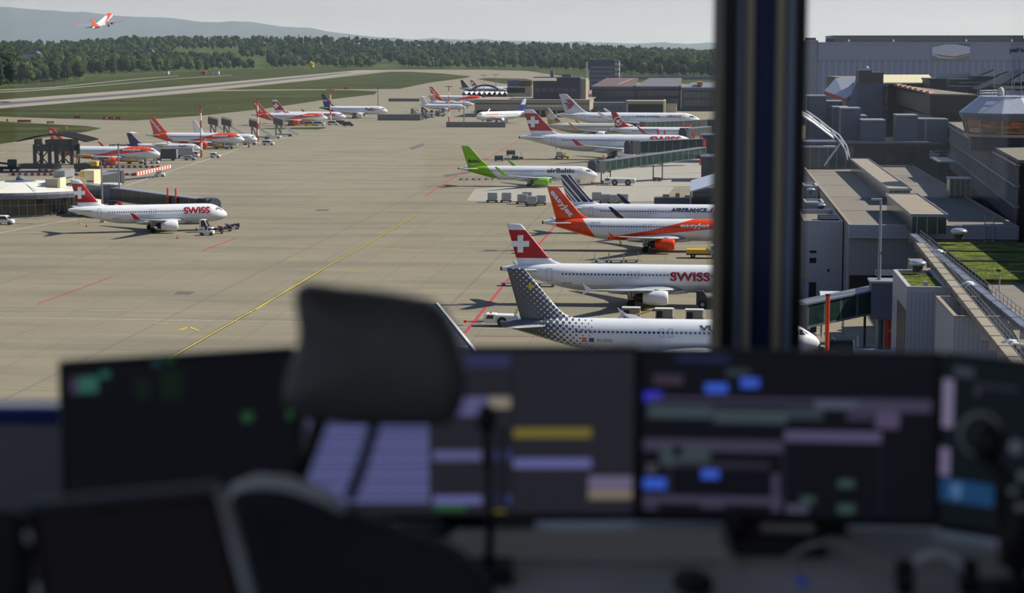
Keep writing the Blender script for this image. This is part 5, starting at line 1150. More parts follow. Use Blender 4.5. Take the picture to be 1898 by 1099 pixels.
    MB().loft([octo(7.3,zz(252)), octo(7.5,zz(247)), octo(7.5,zz(247)+.02)], True).build('sill_ring', M_COP, T)
    MB().loft([octo(7.1,zz(247)), octo(7.7,zz(221))], True).build('glazing', mat('warm_glazing', None, .08, fn=lambda nt, x, y, z: mixc(nt, E(nt, nt.nodes.new('ShaderNodeTexNoise').outputs[0]).gt(.5), lin((60,44,34)), lin((150,84,40))), var=.3, scale=.5, spec=1.0), T)  # orange light behind the glass is painted as base colour patches, no emission
    mb = MB(); 
    for k in range(12):
        a = 2*PI*k/12+.26; mb.cyl((7.15*math.cos(a),7.15*math.sin(a),zz(247)),(7.8*math.cos(a),7.8*math.sin(a),zz(221)),.12,.12,6)
    mb.build('mullion', M_COP, T)
    MB().loft([octo(7.9,zz(221)), octo(8.4,zz(212)), octo(8.4,zz(208))], True).build('fascia', M_WALLB, T)
    MB().loft([octo(8.4,zz(208)), octo(5.2,zz(180)), octo(5.2,zz(178))], True).build('sloped_roof', ribs('standing_seam', (168,172,184), 1.6, 'x', .8, width=.06), T)
    railing(T, [(q[0],q[1],q[2]) for q in octo(5.0, zz(178))]+[tuple(octo(5.0, zz(178))[0])], 0, .9, 1.5)
    MB().sphere((-1.5,-1.0,zz(172)), .8, 12, 8, (.8,.8,1.3)).cyl((-1.5,-1,zz(178)),(-1.5,-1,zz(170)),.3).build('radome', M_PALEW, T, True)
    for x, y, t in ((-2.5,0,4),(2.2,1,7),(4,-1,6.5),(.8,2,5)): MB().cyl((x,y,zz(178)),(x,y,zz(178)+t),.06,.04,6).build('antenna', M_STL, T)
    # --- dark angular building with tilted roof panels
    p0 = D(1642, 155, 600); p1 = D(1724.5, 174, 462); p2 = D(1812, 176, 455); T = thing('angular_building', (p0.x,p0.y,0), 0, 'dark brown cantilevered building with tilted roof panels', 'building')
    b = [Vector((0,0)), Vector((p1.x-p0.x,p1.y-p0.y)), Vector((p2.x-p0.x,p2.y-p0.y)), Vector((p2.x-p0.x+12,150)), Vector((20,150))]
    poly = [(q.x,q.y) for q in b]; MB().prism(poly, 21.9, 26.6).build('upper_storey', M_BROWN, T); MB().prism([(x+(3 if i == 0 else 1.2),y+(3 if i < 3 else 0)) for i, (x, y) in enumerate(poly)], 0, 21.9).build('lower_storey', ribs('pale_fins', (58,56,62), 1.6, 'y', 2.0, width=.2), T)  # lower storey striped with a paler fin tone
    MB().prism(poly, 26.6, 26.9).build('roof', M_ROOFG, T)
    for k in range(9):
        q = b[0].lerp(b[1], (k+.5)/9); MB().box((q.x+.6,q.y+.5,27.1),(.9,3.4,.5),-.53).build('roof_light', mat('roof_light_pink', (190,140,125), .5), T)
    for i, (x0,x1,y0,y1) in enumerate(((1770,1838,158,131),(1792,1866,158,134),(1812,1880,168,140),(1850,1900,160,132))):
        d = 560-20*i; a = D(x0,y0,d); c = D(x1,y1,d); wv = c.x-a.x
        q = thing('roof_panel_array', a, 0, ['tilted dark roof panel row, leftmost of four on the angular building','tilted dark roof panel row, second from left of four','tilted dark roof panel row, third from left, longest and lowest','tilted dark roof panel row, rightmost of four, cut by the picture edge'][i], 'roof panel')
        MB().add([(0,-2,0),(wv,-2,c.z-a.z),(wv,9,c.z-a.z),(0,9,0),(0,-2,.4),(wv,-2,c.z-a.z+.4),(wv,9,c.z-a.z+.4),(0,9,.4)], [(3,2,1,0),(4,5,6,7),(0,1,5,4),(1,2,6,5),(2,3,7,6),(3,0,4,7)]).build('panel', M_DKB, q)
        MB().b2(0,wv,-2.1,-1.95,-.6,.0).cyl((0,0,-3),(0,0,.2),.15).cyl((wv,0,-8),(wv,0,c.z-a.z),.15).cyl((wv*.5,0,-5),(wv*.5,0,(c.z-a.z)*.5),.15).build('panel_support', M_STL, q)
    K = Bd('roof_annex', 1724, 1815, 146, 29, 'dark flat roof annex behind the angular building front', 'building'); K.part('wall', MB().b2(0,K.w,0,20,24,28.5), M_DKB); K.part('roof', MB().b2(-.3,K.w+.3,-.3,20,28.5,29), M_BROWN)
    MB().b2(K.w*.1,K.w*.8,-.2,0,29,30.5).build('glass_upstand', mat('pale_green_glass', (130,150,150), .2), K.T)
    K = Bd('roof_plant', 1762, 1905, 141, 30.0, 'long dark mass of roof plant beneath the tilted panel rows', 'plant housing'); K.part('plant_housing', MB().b2(0,K.w*.3,0,12,26,29.2).b2(K.w*.3,K.w*.62,2,12,26,30).b2(K.w*.62,K.w,0,12,26,28.6), M_DKB); K.part('plant_edge', MB().b2(0,K.w,-.3,-.05,27.2,27.5).b2(K.w*.1,K.w*.9,-.35,-.1,28.2,28.4), M_STL)
    K = Bd('pavilion', 1630, 1733, 153, 27.6, 'cream flat-topped pavilion roof above the dark angular building', 'building'); K.part('canopy_top', MB().add([(0,0,27.2),(K.w,0,27.2),(K.w,20,29.2),(1.5,20,29.2),(0,0,27.6),(K.w,0,27.6),(K.w,20,29.6),(1.5,20,29.6)], [(3,2,1,0),(4,5,6,7),(0,1,5,4),(1,2,6,5),(2,3,7,6),(3,0,4,7)]), M_CREAM); K.part('support', MB().b2(2,K.w-2,3,16,12,27.3), M_SLATE)
    K = Bd('block_house', 1592, 1637, 130, 31.2, 'slate-blue block with a brown top behind the cream pavilion', 'building'); K.part('wall', MB().b2(0,K.w,0,14,12,27.5), M_SLATE); K.part('brown_top', MB().b2(0,K.w*.52,0,12,27.5,31.2).b2(K.w*.52,K.w,0,12,27.5,30.6), mat('brown_box', (84,74,74), .7)); K.part('beacon', MB().sphere((K.w*.35,2,31.8), .5, 10, 6), M_MEM)
    K = Bd('block_house', 1568, 1645, 154.5, 27.5, 'wide pale slate block with a dark glazed underside', 'building'); K.part('wall', MB().add([(0,0,20),(K.w,0,20),(K.w,18,20),(0,18,20),(2.8,0,27.5),(K.w,0,27.5),(K.w,18,27.5),(2.8,18,27.5)], [(3,2,1,0),(4,5,6,7),(0,1,5,4),(1,2,6,5),(2,3,7,6),(3,0,4,7)]), mat('pale_slate', (104,110,128), .6)); K.part('glazed_underside', MB().b2(1.8,K.w*.75,.6,10,15,20), GLD); K.part('side_wall', MB().b2(K.w*.75,K.w,.3,10,13,20), M_SLATE)
    K = Bd('barrel_roof_hall', 1528, 1592, 162, 26.0, 'small hall with a striped silver roof and red wall trim', 'building')
    K.part('striped_roof', MB().add([(0,0,25),(5,-18,23.2),(7,-16,24.6),(9,0,29.0),(3.5,6,28.6)], [(0,1,2,3,4)]).add([(0,0,24.5),(5,-18,22.8),(7,-16,22.8),(9,0,24)], [(3,2,1,0)]), ribs('striped_metal', (176,182,196), 1.2, 'y', .45, width=.3)); K.part('red_trim', MB().add([(0,-.1,25),(5,-18.1,23.2),(5,-18.1,22.2),(0,-.1,23.8)], [(0,1,2,3)]), M_BRR); K.part('wall', MB().add([(0,0,23.8),(5,-18,22.2),(5,-18,12),(0,0,12)], [(0,1,2,3)]), M_SLATE)
    # --- the big exhibition hall
    K = Bd('exhibition_hall', 1517, 1990, 80, 39.6, 'huge blue-grey exhibition hall with a ribbed lower wall, name letters and a banner', 'building'); w = K.w; s = K.d/F
    zz = lambda py: G(1517, 80, 39.6).z-(py-80)*s
    M_H1 = ribs('hall_upper_sheet', (132,139,166), 9.0, 'x', .93, width=.03, var=.03, scale=.05); M_H2 = ribs('hall_ribbed_sheet', (124,131,157), 3.0, 'x', 1.35, width=.25, var=.05)
    K.part('lower_wall', MB().b2(0,w,.6,90,0,zz(111)), M_H2); K.part('upper_wall', MB().b2(0,w,0,90,zz(111),zz(80)), M_H1); K.part('roof', MB().b2(-.5,w+.5,-.5,90,zz(80),zz(80)+.5), M_COP)
    K.part('side_wing', MB().b2(-7.5,-.05,1,80,0,zz(76)), mat('hall_side', (126,130,144), .6)); K.part('side_wing_roof', MB().b2(-8,-.05,.5,80,zz(76),zz(76)+.4), M_COP)
    K.part('roof_lattice', MB().b2((1545-1517)*s,(1888-1517)*s,3,70,zz(79.5),zz(67)), ribs('roof_lattice_glass', (104,114,122), 1.15, 'x', .55, width=.3)); K.part('lattice_edge', MB().b2((1545-1517)*s-.5,(1888-1517)*s+.5,2.5,70.5,zz(67),zz(66)), M_DKB)
    K.part('roof_lattice', MB().b2((1891-1517)*s,w,3,70,zz(79),zz(71)), ribs('roof_lattice_glass'  , (104,114,122)))
    K.part('roof_plant', MB().b2(-6,-1,5,12,zz(76),zz(70)).b2(4,12,5,12,zz(80),zz(71)), M_SLATE)
    for x in (1572,1653,1784,1866): K.part('roof_vent', MB().sphere(((x-1517)*s,1,zz(75.5)), .55, 10, 6).cyl(((x-1517)*s,1,zz(80)),((x-1517)*s,1,zz(75.5)),.25), M_MEM)
    bx0, bx1 = (1723-1517)*s, (1791-1517)*s
    bn = K.part('banner', MB().b2(bx0,bx1,-.35,-.15,zz(110),zz(82)), mat('banner_white', (196,200,216), .6, var=.02))
    for nm, c, pts in (('green_wave',(110,134,122),[(0,.98),(.15,.98),(.35,1.0),(.12,.86),(0,.82)]),('blue_wave',(96,102,150),[(.6,1.0),(1,1.0),(1,.84),(.85,.9)]),('red_wave',(160,70,70),[(0,.42),(.2,.22),(.6,.12),(1,.34),(1,.42),(.6,.2),(.2,.3)]),('green_wave',(112,138,124),[(0,.3),(.2,.12),(.55,.06),(1,.3),(1,.0),(0,.0)])):
        q = MB().add([(bx0+u*(bx1-bx0),-.38,zz(110)+v*(zz(82)-zz(110))) for u, v in pts], [tuple(range(len(pts)))]); q.build(nm, mat(nm+str(c[0]), c, .6, var=0), bn)
    text_mesh('GIX', bx0+(bx1-bx0)*.22, bx0+(bx1-bx0)*.42, zz(93), 1.2, lambda x, z: -.4, bold=0).build('banner_lettering', M_WALLB, bn) if False else None
    text_mesh('palexpo', (1862-1517)*s, (1905-1517)*s, zz(93.5), 2.9, lambda x, z: -.12, bold=.05).build('name_lettering', mat('lettering_dark_blue', (28,34,58), .5, var=0), K.T)
    mid_left()
def mid_left():
    # ---- middle distance
    K = Bd('beige_terminal', 880, 1092, 184.5, 9.4, 'long low beige concrete terminal with dark bays behind the stands', 'building'); w = K.w; s = K.d/F
    zz = lambda py: 9.4-(py-184.5)*s
    K.part('upper_band', MB().b2(0,w,0,40,zz(204),9.2), M_BEIGE); K.part('lower_bays', MB().b2(.5,w-.5,2,38,0,zz(204)), DARK); K.part('roof', MB().b2(-.3,w+.3,-.3,60,9.2,9.4), M_TAN)
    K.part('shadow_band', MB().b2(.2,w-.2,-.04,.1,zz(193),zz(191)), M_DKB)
    for k in range(8): K.part('column', MB().b2(w*k/7-.4,w*k/7+.4,-.1,.9,0,zz(204)), M_BEIGE)
    for k in range(13): K.part('window', MB().b2((977-880+5*k)*s,(981-880+5*k)*s,-.08,.04,zz(198),zz(194)), mat('bright_window', (210,206,186), .4))
    K = Bd('stair_tower', 940, 986, 160, 15.0, 'beige flat block with a long brown top rising from the low terminal', 'building'); w = K.w; s = K.d/F
    K.part('wall', MB().b2(0,w,0,20,0,15), mat('beige_light', (168,162,144), .8)); K.part('brown_recess', MB().b2(-.1,w*.72,-.1,3,11.2,14.2), M_BROWN); K.part('brown_top', MB().b2(w*.5,w*.98,2,15,15,18.3), mat('rust_brown', (92,76,62), .8)); K.part('end_pier', MB().b2(w-.8,w+.5,-.6,20,0,15.5), M_CREAM); K.part('plant', MB().b2(0,w*.48,2,12,15,18.6), M_SLATE); K.part('window', MB().b2(w*.1,w*.25,-.05,.1,8.2,9.6), GLASSD)
    K = Bd('control_annex', 988, 1075, 146, 20.5, 'dark blue-grey mid-rise building between the beige block and the office slab', 'building'); w = K.w
    K.part('wall', MB().b2(0,w*.5,0,25,0,19).b2(w*.5,w,0,25,0,21), M_DKB); K.part('roof', MB().b2(0,w,0,25,21,21.4), M_SLATE); K.part('roof_structures', MB().b2(w*.35,w*.42,5,9,21.4,25).b2(w*.6,w*.8,5,9,21.4,23), M_WALLB)
    for k in range(6): K.part('window', MB().b2(w*.05+k*w*.15,w*.05+k*w*.15+w*.1,-.06,.1,13.5,15.5), M_WINB)
    K.part('side_wall', MB().b2(w,w+3,2,25,0,20.5), M_BEIGE)
    K = Bd('striped_roof_depot', 1042, 1092, 172, 11, 'low depot with many small reddish sawtooth roofs', 'building'); w = K.w; K.part('wall', MB().b2(0,w,0,30,0,10), M_DKB)
    for k in range(9): K.part('sawtooth', MB().xprism([(w*k/9,10),(w*(k+1)/9-.2,10),(w*(k+1)/9-.2,12.2)], 0, 30), mat('sawtooth_red', (150,112,106), .7))
    for i, (x0,x1,yt,yf) in enumerate(((1096,1178,150,160),(1179,1262,150,160),(1263,1345,150,162))):
        K = Bd('gate_building', x0, x1, yf, 14.0, ['dark glazed gate building with a sloping brown roof, left of three','dark glazed gate building with a striped flat roof, middle of three','dark glazed gate building with a pale roof, right of three'][i], 'building'); w = K.w
        K.part('wall', MB().b2(0,w-.5,0,30,0,12.6), M_DKB); K.part('fascia', MB().b2(-.3,w-.2,-.8,30,12.6,14.0), M_WALLB)
        for zb in (8.4, 3.6): K.part('window_band', MB().b2(.8,w-1.2,-.1,.1,zb,zb+3.0), mat('band_glass', None, .15, fn=lambda nt, x, y, z: mixc(nt, (x.md(2.6)).lt(.3), lin((40,46,58)), lin((84,90,104))), var=.2, spec=.8)); K.part('sill_band', MB().b2(.3,w-.7,-.5,.1,zb-.5,zb-.1), M_WALLB)
        K.part('end_pier', MB().b2(w-1.3,w-.2,-1,4,0,14.4), M_DKB)
        K.part('pitched_roof', MB().add([(0,0,14),(w-.4,0,14),(w-.4,60,18.2 if i < 2 else 16),(6,60,18.2 if i < 2 else 16)], [(0,1,2,3)]).add([(0,0,13.9),(w-.4,0,13.9),(w-.4,60,13.9),(6,60,13.9)], [(3,2,1,0)]), [mat('roof_brown', (104,84,82), .7, var=.2), ribs('roof_striped', (118,112,116), 6.0, 'y', .6, width=.35), mat('roof_pale_blue', (108,114,128), .6)][i])
        if i == 0:
            for k in range(4): K.part('roof_light', MB().add([(w*(.55+.07*k),8+11*k,14.9+.77*k),(w*(.60+.07*k),8+11*k,14.9+.77*k),(w*(.60+.07*k)+2,17+11*k,15.6+.77*k),(w*(.55+.07*k)+2,17+11*k,15.6+.77*k)], [(0,1,2,3)]), mat('roof_light_tan', (196,150,120), .6))
        if i == 2: K.part('orange_roof_light', MB().b2(w*.35,w*.47,4,30,15,17.2), mat('terracotta', (178,96,70), .7))
    K = Bd('gate_shed', 1088, 1160, 190, 7.0, 'grey gate shed with small square windows in front of the dark gate buildings', 'building'); w = K.w; K.part('wall', MB().b2(0,w,0,16,0,7), M_WALLB)
    for k in range(7): K.part('window', MB().b2(w*(.1+.12*k),w*(.16+.12*k),-.06,.05,3.2,4.8), GLASSD)
    K.part('pale_gable', MB().b2(w,w+1.2,-.5,16,0,7.8), M_PALEW)
    K = Bd('olive_roof_shed', 1160, 1232, 187, 8.0, 'low shed with a beige roof and pale end wall', 'building'); w = K.w; K.part('wall', MB().b2(0,w,4,20,0,6), DARK); K.part('roof_slab', MB().b2(0,w,0,22,6.2,8.0), M_BEIGE); K.part('end_wall', MB().b2(w-1,w,-.3,20,0,8.3), M_CREAM)
    for i, (x0, x1) in enumerate(((1187,1200),(1201,1214),(1214,1228))):
        T = thing('arched_canopy', on((x0+x1)/2, 213), -TH, ['white arched frame canopy on the stand, left of three','white arched frame canopy on the stand, middle of three','white arched frame canopy on the stand, right of three'][i], 'canopy'); T.scale = (1.2,1.2,1.2); mb = MB()
        for y in (0, 3): mb.tube([(-1.9,y,0),(-1.9,y,3.4),(-1.2,y,4.1),(1.2,y,4.3),(1.9,y,3.6),(1.9,y,0)], .12, 6)
        mb.build('frame', M_MEM, T); MB().b2(-1.3,1.3,0,3,4.1,4.3).build('canopy_sheet', M_MEM, T)
    K = Bd('cream_cabin', 1232, 1254, 193, 5.5, 'small cream cabin right of the low shed', 'building'); K.part('wall', MB().b2(0,K.w,0,6,0,5.2), M_CREAM); K.part('roof', MB().b2(-.3,K.w+.3,-.3,6.3,5.2,5.5), M_COP)
    for i, x in enumerate((1295,1312,1328.5)):
        p = on(x, 203); T = thing('banded_pylon', p, -TH, ['red and white banded pylon, left of three beside the pillar','red and white banded pylon, middle of three beside the pillar','red and white banded pylon, right of three beside the pillar'][i], 'pylon'); mb = MB(); n = 5
        for k in range(n): mb.mi(k % 2).cyl((0,0,10.6*k/n),(0,0,10.6*(k+1)/n),.75,None,10)
        mb.build('shaft', [M_BRR, M_BRW], T); MB().b2(-1.3,1.3,-1.3,1.3,0,.5).build('base', M_POSTR, T)
    K = Bd('blue_cabin', 1298, 1312, 191, 4.5, 'small blue cabin between the banded pylons', 'building'); K.part('wall', MB().b2(0,K.w,0,5,0,4.3), mat('cabin_blue', (40,66,120), .6)); K.part('roof', MB().b2(-.2,K.w+.2,-.2,5.2,4.3,4.5), M_COP)
    K = Bd('office_slab', 1093, 1139, 111.5, 29, 'five-storey grey office slab in front of the wooded hill', 'building'); w = K.w; s = K.d/F
    K.part('wall', MB().b2(0,w,0,14,0,29), mat('slab_grey', (66,72,88), .7)); K.part('balcony_stack', MB().b2(w,w+3,0,14,0,28.5), ribs('balcony_bands', (150,152,158), 3.4, 'z', .4, width=.5)); K.part('roof_edge', MB().b2(-.3,w+.3,-.3,14,29,29.6), M_SLATE)
    for k in range(5): K.part('window_band', MB().b2(.5,w-.5,-.1,.1,14.8+k*2.9-2.9*1,16.4+k*2.9-2.9), mat('slab_glass', (96,104,122), .3))
    T = thing('lattice_mast', D(1088, 140, 2050), 0, 'white lattice mast left of the grey office slab', 'mast'); MB().b2(-.8,.8,-.8,.8,-8,14).build('mast_shaft', M_MEM, T)
    # elevated road with lamps
    for i, (x, y, t) in enumerate(((1162,133,108),(1183,133,104),(1222,134,103),(1277,132,107),(1286,131,102))):
        p = on(x, y); z = D(x, t, p.y).z*1.0; T = thing('street_lamp', p, 0, 'thin pale street lamp post in front of the wooded hill, right half', 'lamp', 'street lamps below the wooded hill'); MB().cyl((0,0,0),(0,0,z),.5,.3,6).build('lamp_post', M_PALEW, T); MB().b2(-1.6,1.6,-.3,.3,z-.3,z+.3).build('lamp_head', M_PALEW, T)
    for i, (x, y, c, lb) in enumerate(((1190,134.5,M_MEM,'white car on the distant road, left of two'),(1218,135.5,M_CREAM,'cream lorry on the distant road, right of two'))):
        van(x, y, lb, col=c, L=18 if i == 0 else 16, H=5)
    o = MB().b2(0,(1330-1160)/F*2600,0,12,0,3.5).build('retaining_wall', M_WALLB, None, loc=on(1150, 147), rz=-TH); tag(o, 'long low grey wall carrying the distant road', 'wall')
    # far houses in the woods
    for i, (x0, x1, y, zr, m, lb) in enumerate(((780,808,106,0,M_MEM,'white flat-roofed house standing among the far trees'),(815,840,127,0,M_PALEW,'grey roofed farmhouse at the edge of the far wood'),(40,73,98,0,mat('roof_slate_blue', (90,104,140), .6),'blue-roofed barn among the left-hand trees'),(230,254,94,0,M_BEIGE,'small beige house in the left village'),(268,284,93,0,mat('house_white', (190,190,186), .7),'small white house in the left village'),(742,760,124,0,M_BROWN,'brown shed at the far end of the runway'),(1056,1062,104,0,mat('house_pink', (200,160,140), .7),'tiny pinkish house high on the wooded hill'))):
        d = 3900 if 700 < x0 < 1000 else (4300 if x0 > 1000 else (2500 if x0 < 100 else 3500)); p = D(x0, y+5, d); w = (x1-x0)/F*d; h = 9
        T = thing('house', (p.x, p.y, p.z-h*.4), 0, lb, 'house'); MB().b2(0,w,0,14,-16,h*.6).build('wall', m if i != 2 else M_PALEW, T); MB().xprism([(-.6,h*.6),(w+.6,h*.6),(w*.8,h),(w*.2,h)], -1, 15).build('roof', m if i == 2 else (M_SLATE if i else M_MEM), T)
    # white tent roofs
    T = thing('tent_hall', on(856, 190), -TH, 'white scalloped tent roofs over a dark red hall', 'building'); p = on(856,190); s = p.y/F; W_ = (941-856)*s
    MB().b2(0,W_,0,20,0,5.5).build('red_wall', mat('dark_red_wall', (96,28,36), .7), T)
    mb = MB(); n = 9
    for k in range(n):
        x0, x1 = W_*k/n, W_*(k+1)/n; xm = (x0+x1)/2
        mb.loft([[(x0,y,5.2),(x0+(xm-x0)*.5,y,6.6),(xm,y,7.3),(x1-(x1-xm)*.5,y,6.6),(x1,y,5.2)] for y in (-2, 22)], False, False)
    mb.build('tent_roof', M_MEM, T)
    T = thing('arched_shelter', on(899, 178), -TH, 'dark arched shelter in front of the far airliners', 'shelter'); mb = MB(); mb.loft([[(12*math.cos(PI-a)+0, y, 2+7*math.sin(a)) for a in [PI*k/10 for k in range(11)]]+[(10.5*math.cos(a), y, 2+5.6*math.sin(a)) for a in [PI*k/10 for k in range(11)]] for y in (0, 6)], True); mb.build('arch_shell', M_DKB, T); MB().b2(-12,-10.5,0,6,0,2.2).b2(10.5,12,0,6,0,2.2).build('arch_foot', M_DKB, T)
    # ---- jet bridges on the right stands
    def P_(px, d): return Vector(((px-CX)/F*d, d, 0))
    dB = dist_at(342)
    bridge(P_(1302,575), P_(1113,548), 6.0, 3.6, 'long green-glazed jet bridge reaching the green-tailed airliner', w=3, h=3.0, gl=GLG, post=((.93,1.2),), legs=(.95,.45))
    bridge(P_(1300,640), P_(1178,628), 4.6, 4.3, 'dark-glazed jet bridge in front of the very long airliner', w=3, h=4.0, gl=GLD, post=((.5,.6),), legs=(.9,))
    bridge(P_(1312,760), P_(1272,745), 4.4, 4.2, 'short dark jet bridge at the nose of the red round-emblem airliner', w=3, h=3.4, gl=GLD, post=((.1,2),), legs=(.5,))
    bridge(P_(1318,860), P_(1190,840), 3.4, 3.0, 'green-glazed gate corridor below the pale-tailed long airliner', w=4, h=3.5, gl=GLG, cab=False, legs=(.2,.6))
    for i, (x, yb, yt, d) in enumerate(((1279,244,230,800),(1286,262,245,700),(1299,278,252,640),(1305,268,259,600),(1320,305,290,575),(1220,249,240,780),(1232,250,241,780),(1266,240,226,830))):
        z0 = max(0, D(x, yb, d).z); T = thing('red_bridge_post', (D(x,yb,d).x, d, 0), -TH, 'slim red lifting post above the jet bridges near the pillar', 'post', 'red lifting posts of the jet bridges'); MB().cyl((0,0,0),(0,0,D(x,yt,d).z),.4,.4,8).build('post_shaft', M_POSTR, T)
    for i, (x0,x1,y,z1,lb) in enumerate(((1300,1345,290,7,'dark gate house at the root of the green-glazed jet bridge'),(1300,1345,250,9,'dark gate house at the root of the dark-glazed jet bridge'),(1312,1345,222,9,'dark gate house behind the others beside the pillar'))):
        K = Bd('gate_house', x0, x1, y, z1, lb, 'building'); K.part('wall', MB().b2(0,K.w+14,0,14,0,z1-.3), M_DKB); K.part('roof', MB().b2(-.3,K.w+14,-.3,14,z1-.3,z1), M_SLATE); K.part('window', MB().b2(.6,K.w*.8,-.06,.05,z1-3,z1-1.2), M_WINB)
    # corrugated canopy near the pillar
    d = 445; a = D(1279, 357, d); T = thing('corrugated_canopy', (a.x, a.y, 0), -TH, 'sloping white corrugated canopy with a corner post beside the pillar', 'canopy')
    z0 = a.z; z1 = D(1334, 337, d).z; zb = z0+.2
    MB().add([(0,0,z0),(18,0,z0+5.5),(18,22,z0+6.5),(0,22,z0+1.0),(0,0,z0+.3),(18,0,z0+5.8),(18,22,z0+6.8),(0,22,z0+1.3)], [(3,2,1,0),(4,5,6,7),(0,1,5,4),(1,2,6,5),(2,3,7,6),(3,0,4,7)]).build('canopy_sheet', ribs('corrugated_white', (186,194,212), .9, 'y', .82, width=.4), T)
    MB().cyl((.1,.2,0),(.1,.2,z0+.1),.14).cyl((.1,20,0),(.1,20,z0+.9),.14).build('corner_post', M_PALEW, T); MB().b2(.5,18,.6,21,0,z0-.3).build('canopy_shade_fill', M_DKB, T)  # dark solid stands in for the shade under the canopy
    # utility compound with pallets behind the striped airliner
    T = thing('block_compound', on(1220, 385), -TH, 'low grey block compound with yellow machinery on top near the canopy', 'wall'); MB().b2(-1,9,0,4,0,2.4).build('block_wall', M_WALLB, T); MB().b2(1,2.6,1,2,2.4,3.1).b2(4,5,1,2.4,2.4,3.4).b2(6.2,7.6,1,2,2.4,2.9).build('machinery', mat('machinery_ochre', (150,130,80), .6), T)
    # ---- gantry on the left
    p = on(62, 318.5); s = p.y/F; T = thing('canopied_gantry', p, -TH, 'dark steel gantry machine under a shallow curved canopy', 'machine'); W_ = (138-62)*s
    mb = MB()
    for x in (0, W_*.37, W_*.55, W_-.9): mb.b2(x, x+.9, 0, .9, 2.2, 8.3).b2(x, x+.9, 6, 6.9, 2.2, 8.3)
    mb.b2(0,W_,0,.9,6.2,8.0).b2(0,W_,6,6.9,6.2,8.0).b2(.4,.8,.3,6.5,8.0,9.9).b2(W_-.8,W_-.3,.3,6.5,8.0,9.9); mb.build('frame', M_DKB, T)
    mb = MB()
    for x0, x1 in ((1,W_*.36),(W_*.6,W_-1)): mb.cyl((x0,.4,2.4),(x1,.4,6.2),.2).cyl((x1,.4,2.4),(x0,.4,6.2),.2)
    mb.build('cross_brace', M_DKV, T)
    mb = MB(); R = [( -4+ (W_+9)*k/12) for k in range(13)]
    mb.loft([[(x, y, 9.2+2.0*math.sin(PI*k/12)+dz) for y, dz in ((-3,0),(10,.2),(10,.5),(-3,.3))] for k, x in enumerate(R)], True); mb.build('curved_canopy', mat('canopy_charcoal', (24,25,27), .95, spec=.1), T)
    MB().b2(W_*.3,W_*.9,.5,6,8.0,9.7).build('hoist_housing', M_DKV, T); MB().b2(-4,W_*.6,-.5,4,.9,2.4).build('deck_body', M_DKB, T)
    mb = MB(); mb.b2(W_*.55,W_*.98,-1.2,-1.1,1.4,1.5).b2(W_*.55,W_*.98,-1.2,-1.1,1.9,2.0).b2(W_*.55,W_*.98,-1.2,-1.1,2.4,2.5); mb.build('handrail', M_STL, T)
    for k in range(3): MB().b2(W_*.2+3*k,W_*.2+3*k+2.4,-.9,-.5,.5,.8).build('orange_stripe', M_POSTR, T)
    MB().box((W_*.75,-1.2,.75),(5,.4,.35),0,-.08).build('orange_boom', M_POSTR, T); wheels(T, [(2,-.3),(4,-.3),(8,-.3),(10,-.3),(W_-2,-.3)], .45)
    T = thing('crane_vehicle', on(163, 318), -TH, 'yellow and black mobile crane vehicle right of the gantry', 'vehicle'); MB().xprism([(-4,.8),(4,.8),(4,1.6),(1,1.8),(0,2.8),(-4,2.4)], -1.2, 1.2).build('chassis', M_DKV, T, bevel=.08); MB().rbox((2.2,0,2.4),(2.2,2.2,1.6),.2).build('cab', M_YLV, T); MB().tube([(-3.5,0,2.4),(-3,0,5),(1.5,0,4.8)], .3, 8).build('boom', M_YLV, T); wheels(T, [(-3,-1.1),(-1.4,-1.1),(1.4,-1.1),(3,-1.1),(-3,1.1),(3,1.1)], .6)
    T = thing('crane_vehicle', on(17, 318), -TH, 'green and yellow tracked machine left of the gantry', 'vehicle'); MB().b2(-5,3.5,-1.2,1.2,.7,1.5).build('chassis', M_DKV, T); MB().rbox((1,0,2.6),(2.4,2,2.2),.2).build('cab', mat('machine_green', (60,84,74), .6), T); MB().box((-2.5,0,2.6),(4,1.2,.5),0,.1).build('boom', M_DKV, T); MB().rbox((3.6,0,1.9),(1.4,1.6,1.0),.15).build('engine_cover', M_YLV, T); wheels(T, [(-4,-1.1),(-2,-1.1),(1,-1.1),(3,-1.1)], .5)
    # ---- round glass terminal
    d = 459; c = D(38, 360, d); R = 18.5; T = thing('round_terminal', (c.x, c.y, 0), -TH, 'round glass-walled terminal with a white conical roof on the left', 'building'); ze = G(45, 360, 5.6).z
    def rg(r, z, n=48): return [(r*math.cos(2*PI*k/n), r*math.sin(2*PI*k/n), z) for k in range(n)]
    MB().loft([rg(R+.8,5.5), rg(R*.55,6.35), rg(R*.28,6.8), rg(.5,6.95)], False).build('conical_roof', mat('roof_offwhite', (224,220,208), .6, var=.05, scale=.3), T)
    mb = MB()
    for k in range(12): a = 2*PI*k/12; mb.box((R*.55*math.cos(a), R*.55*math.sin(a), 6.42), (R*.9,.12,.08), a, math.atan(1.2/R))
    mb.build('roof_seam', M_PALEW, T)
    MB().loft([rg(R+.8,4.1), rg(R+1.0,5.0), rg(R+.85,5.52)], False).build('fascia', mat('fascia_grey', (104,108,122), .5), T); MB().loft([rg(R+.9,4.1), rg(R-.6,4.0)], False).build('soffit', M_PALEW, T)
    MB().loft([rg(R-1.2,.3), rg(R-1.2,4.1)], False).build('glazing', mat('terminal_glass', (46,48,48), .12, var=.35, scale=.4, spec=.8), T)
    mb = MB(); mb.loft([rg(R-1.1,0), rg(R-1.1,.35)], False)
    for k in range(60): a = 2*PI*k/60; mb.box(((R-1.1)*math.cos(a),(R-1.1)*math.sin(a),2.2),(.12,.12,4.0),a)
    mb.loft([rg(R-1.08,2.6), rg(R-1.08,2.7)], False); mb.build('mullion', M_STL, T)
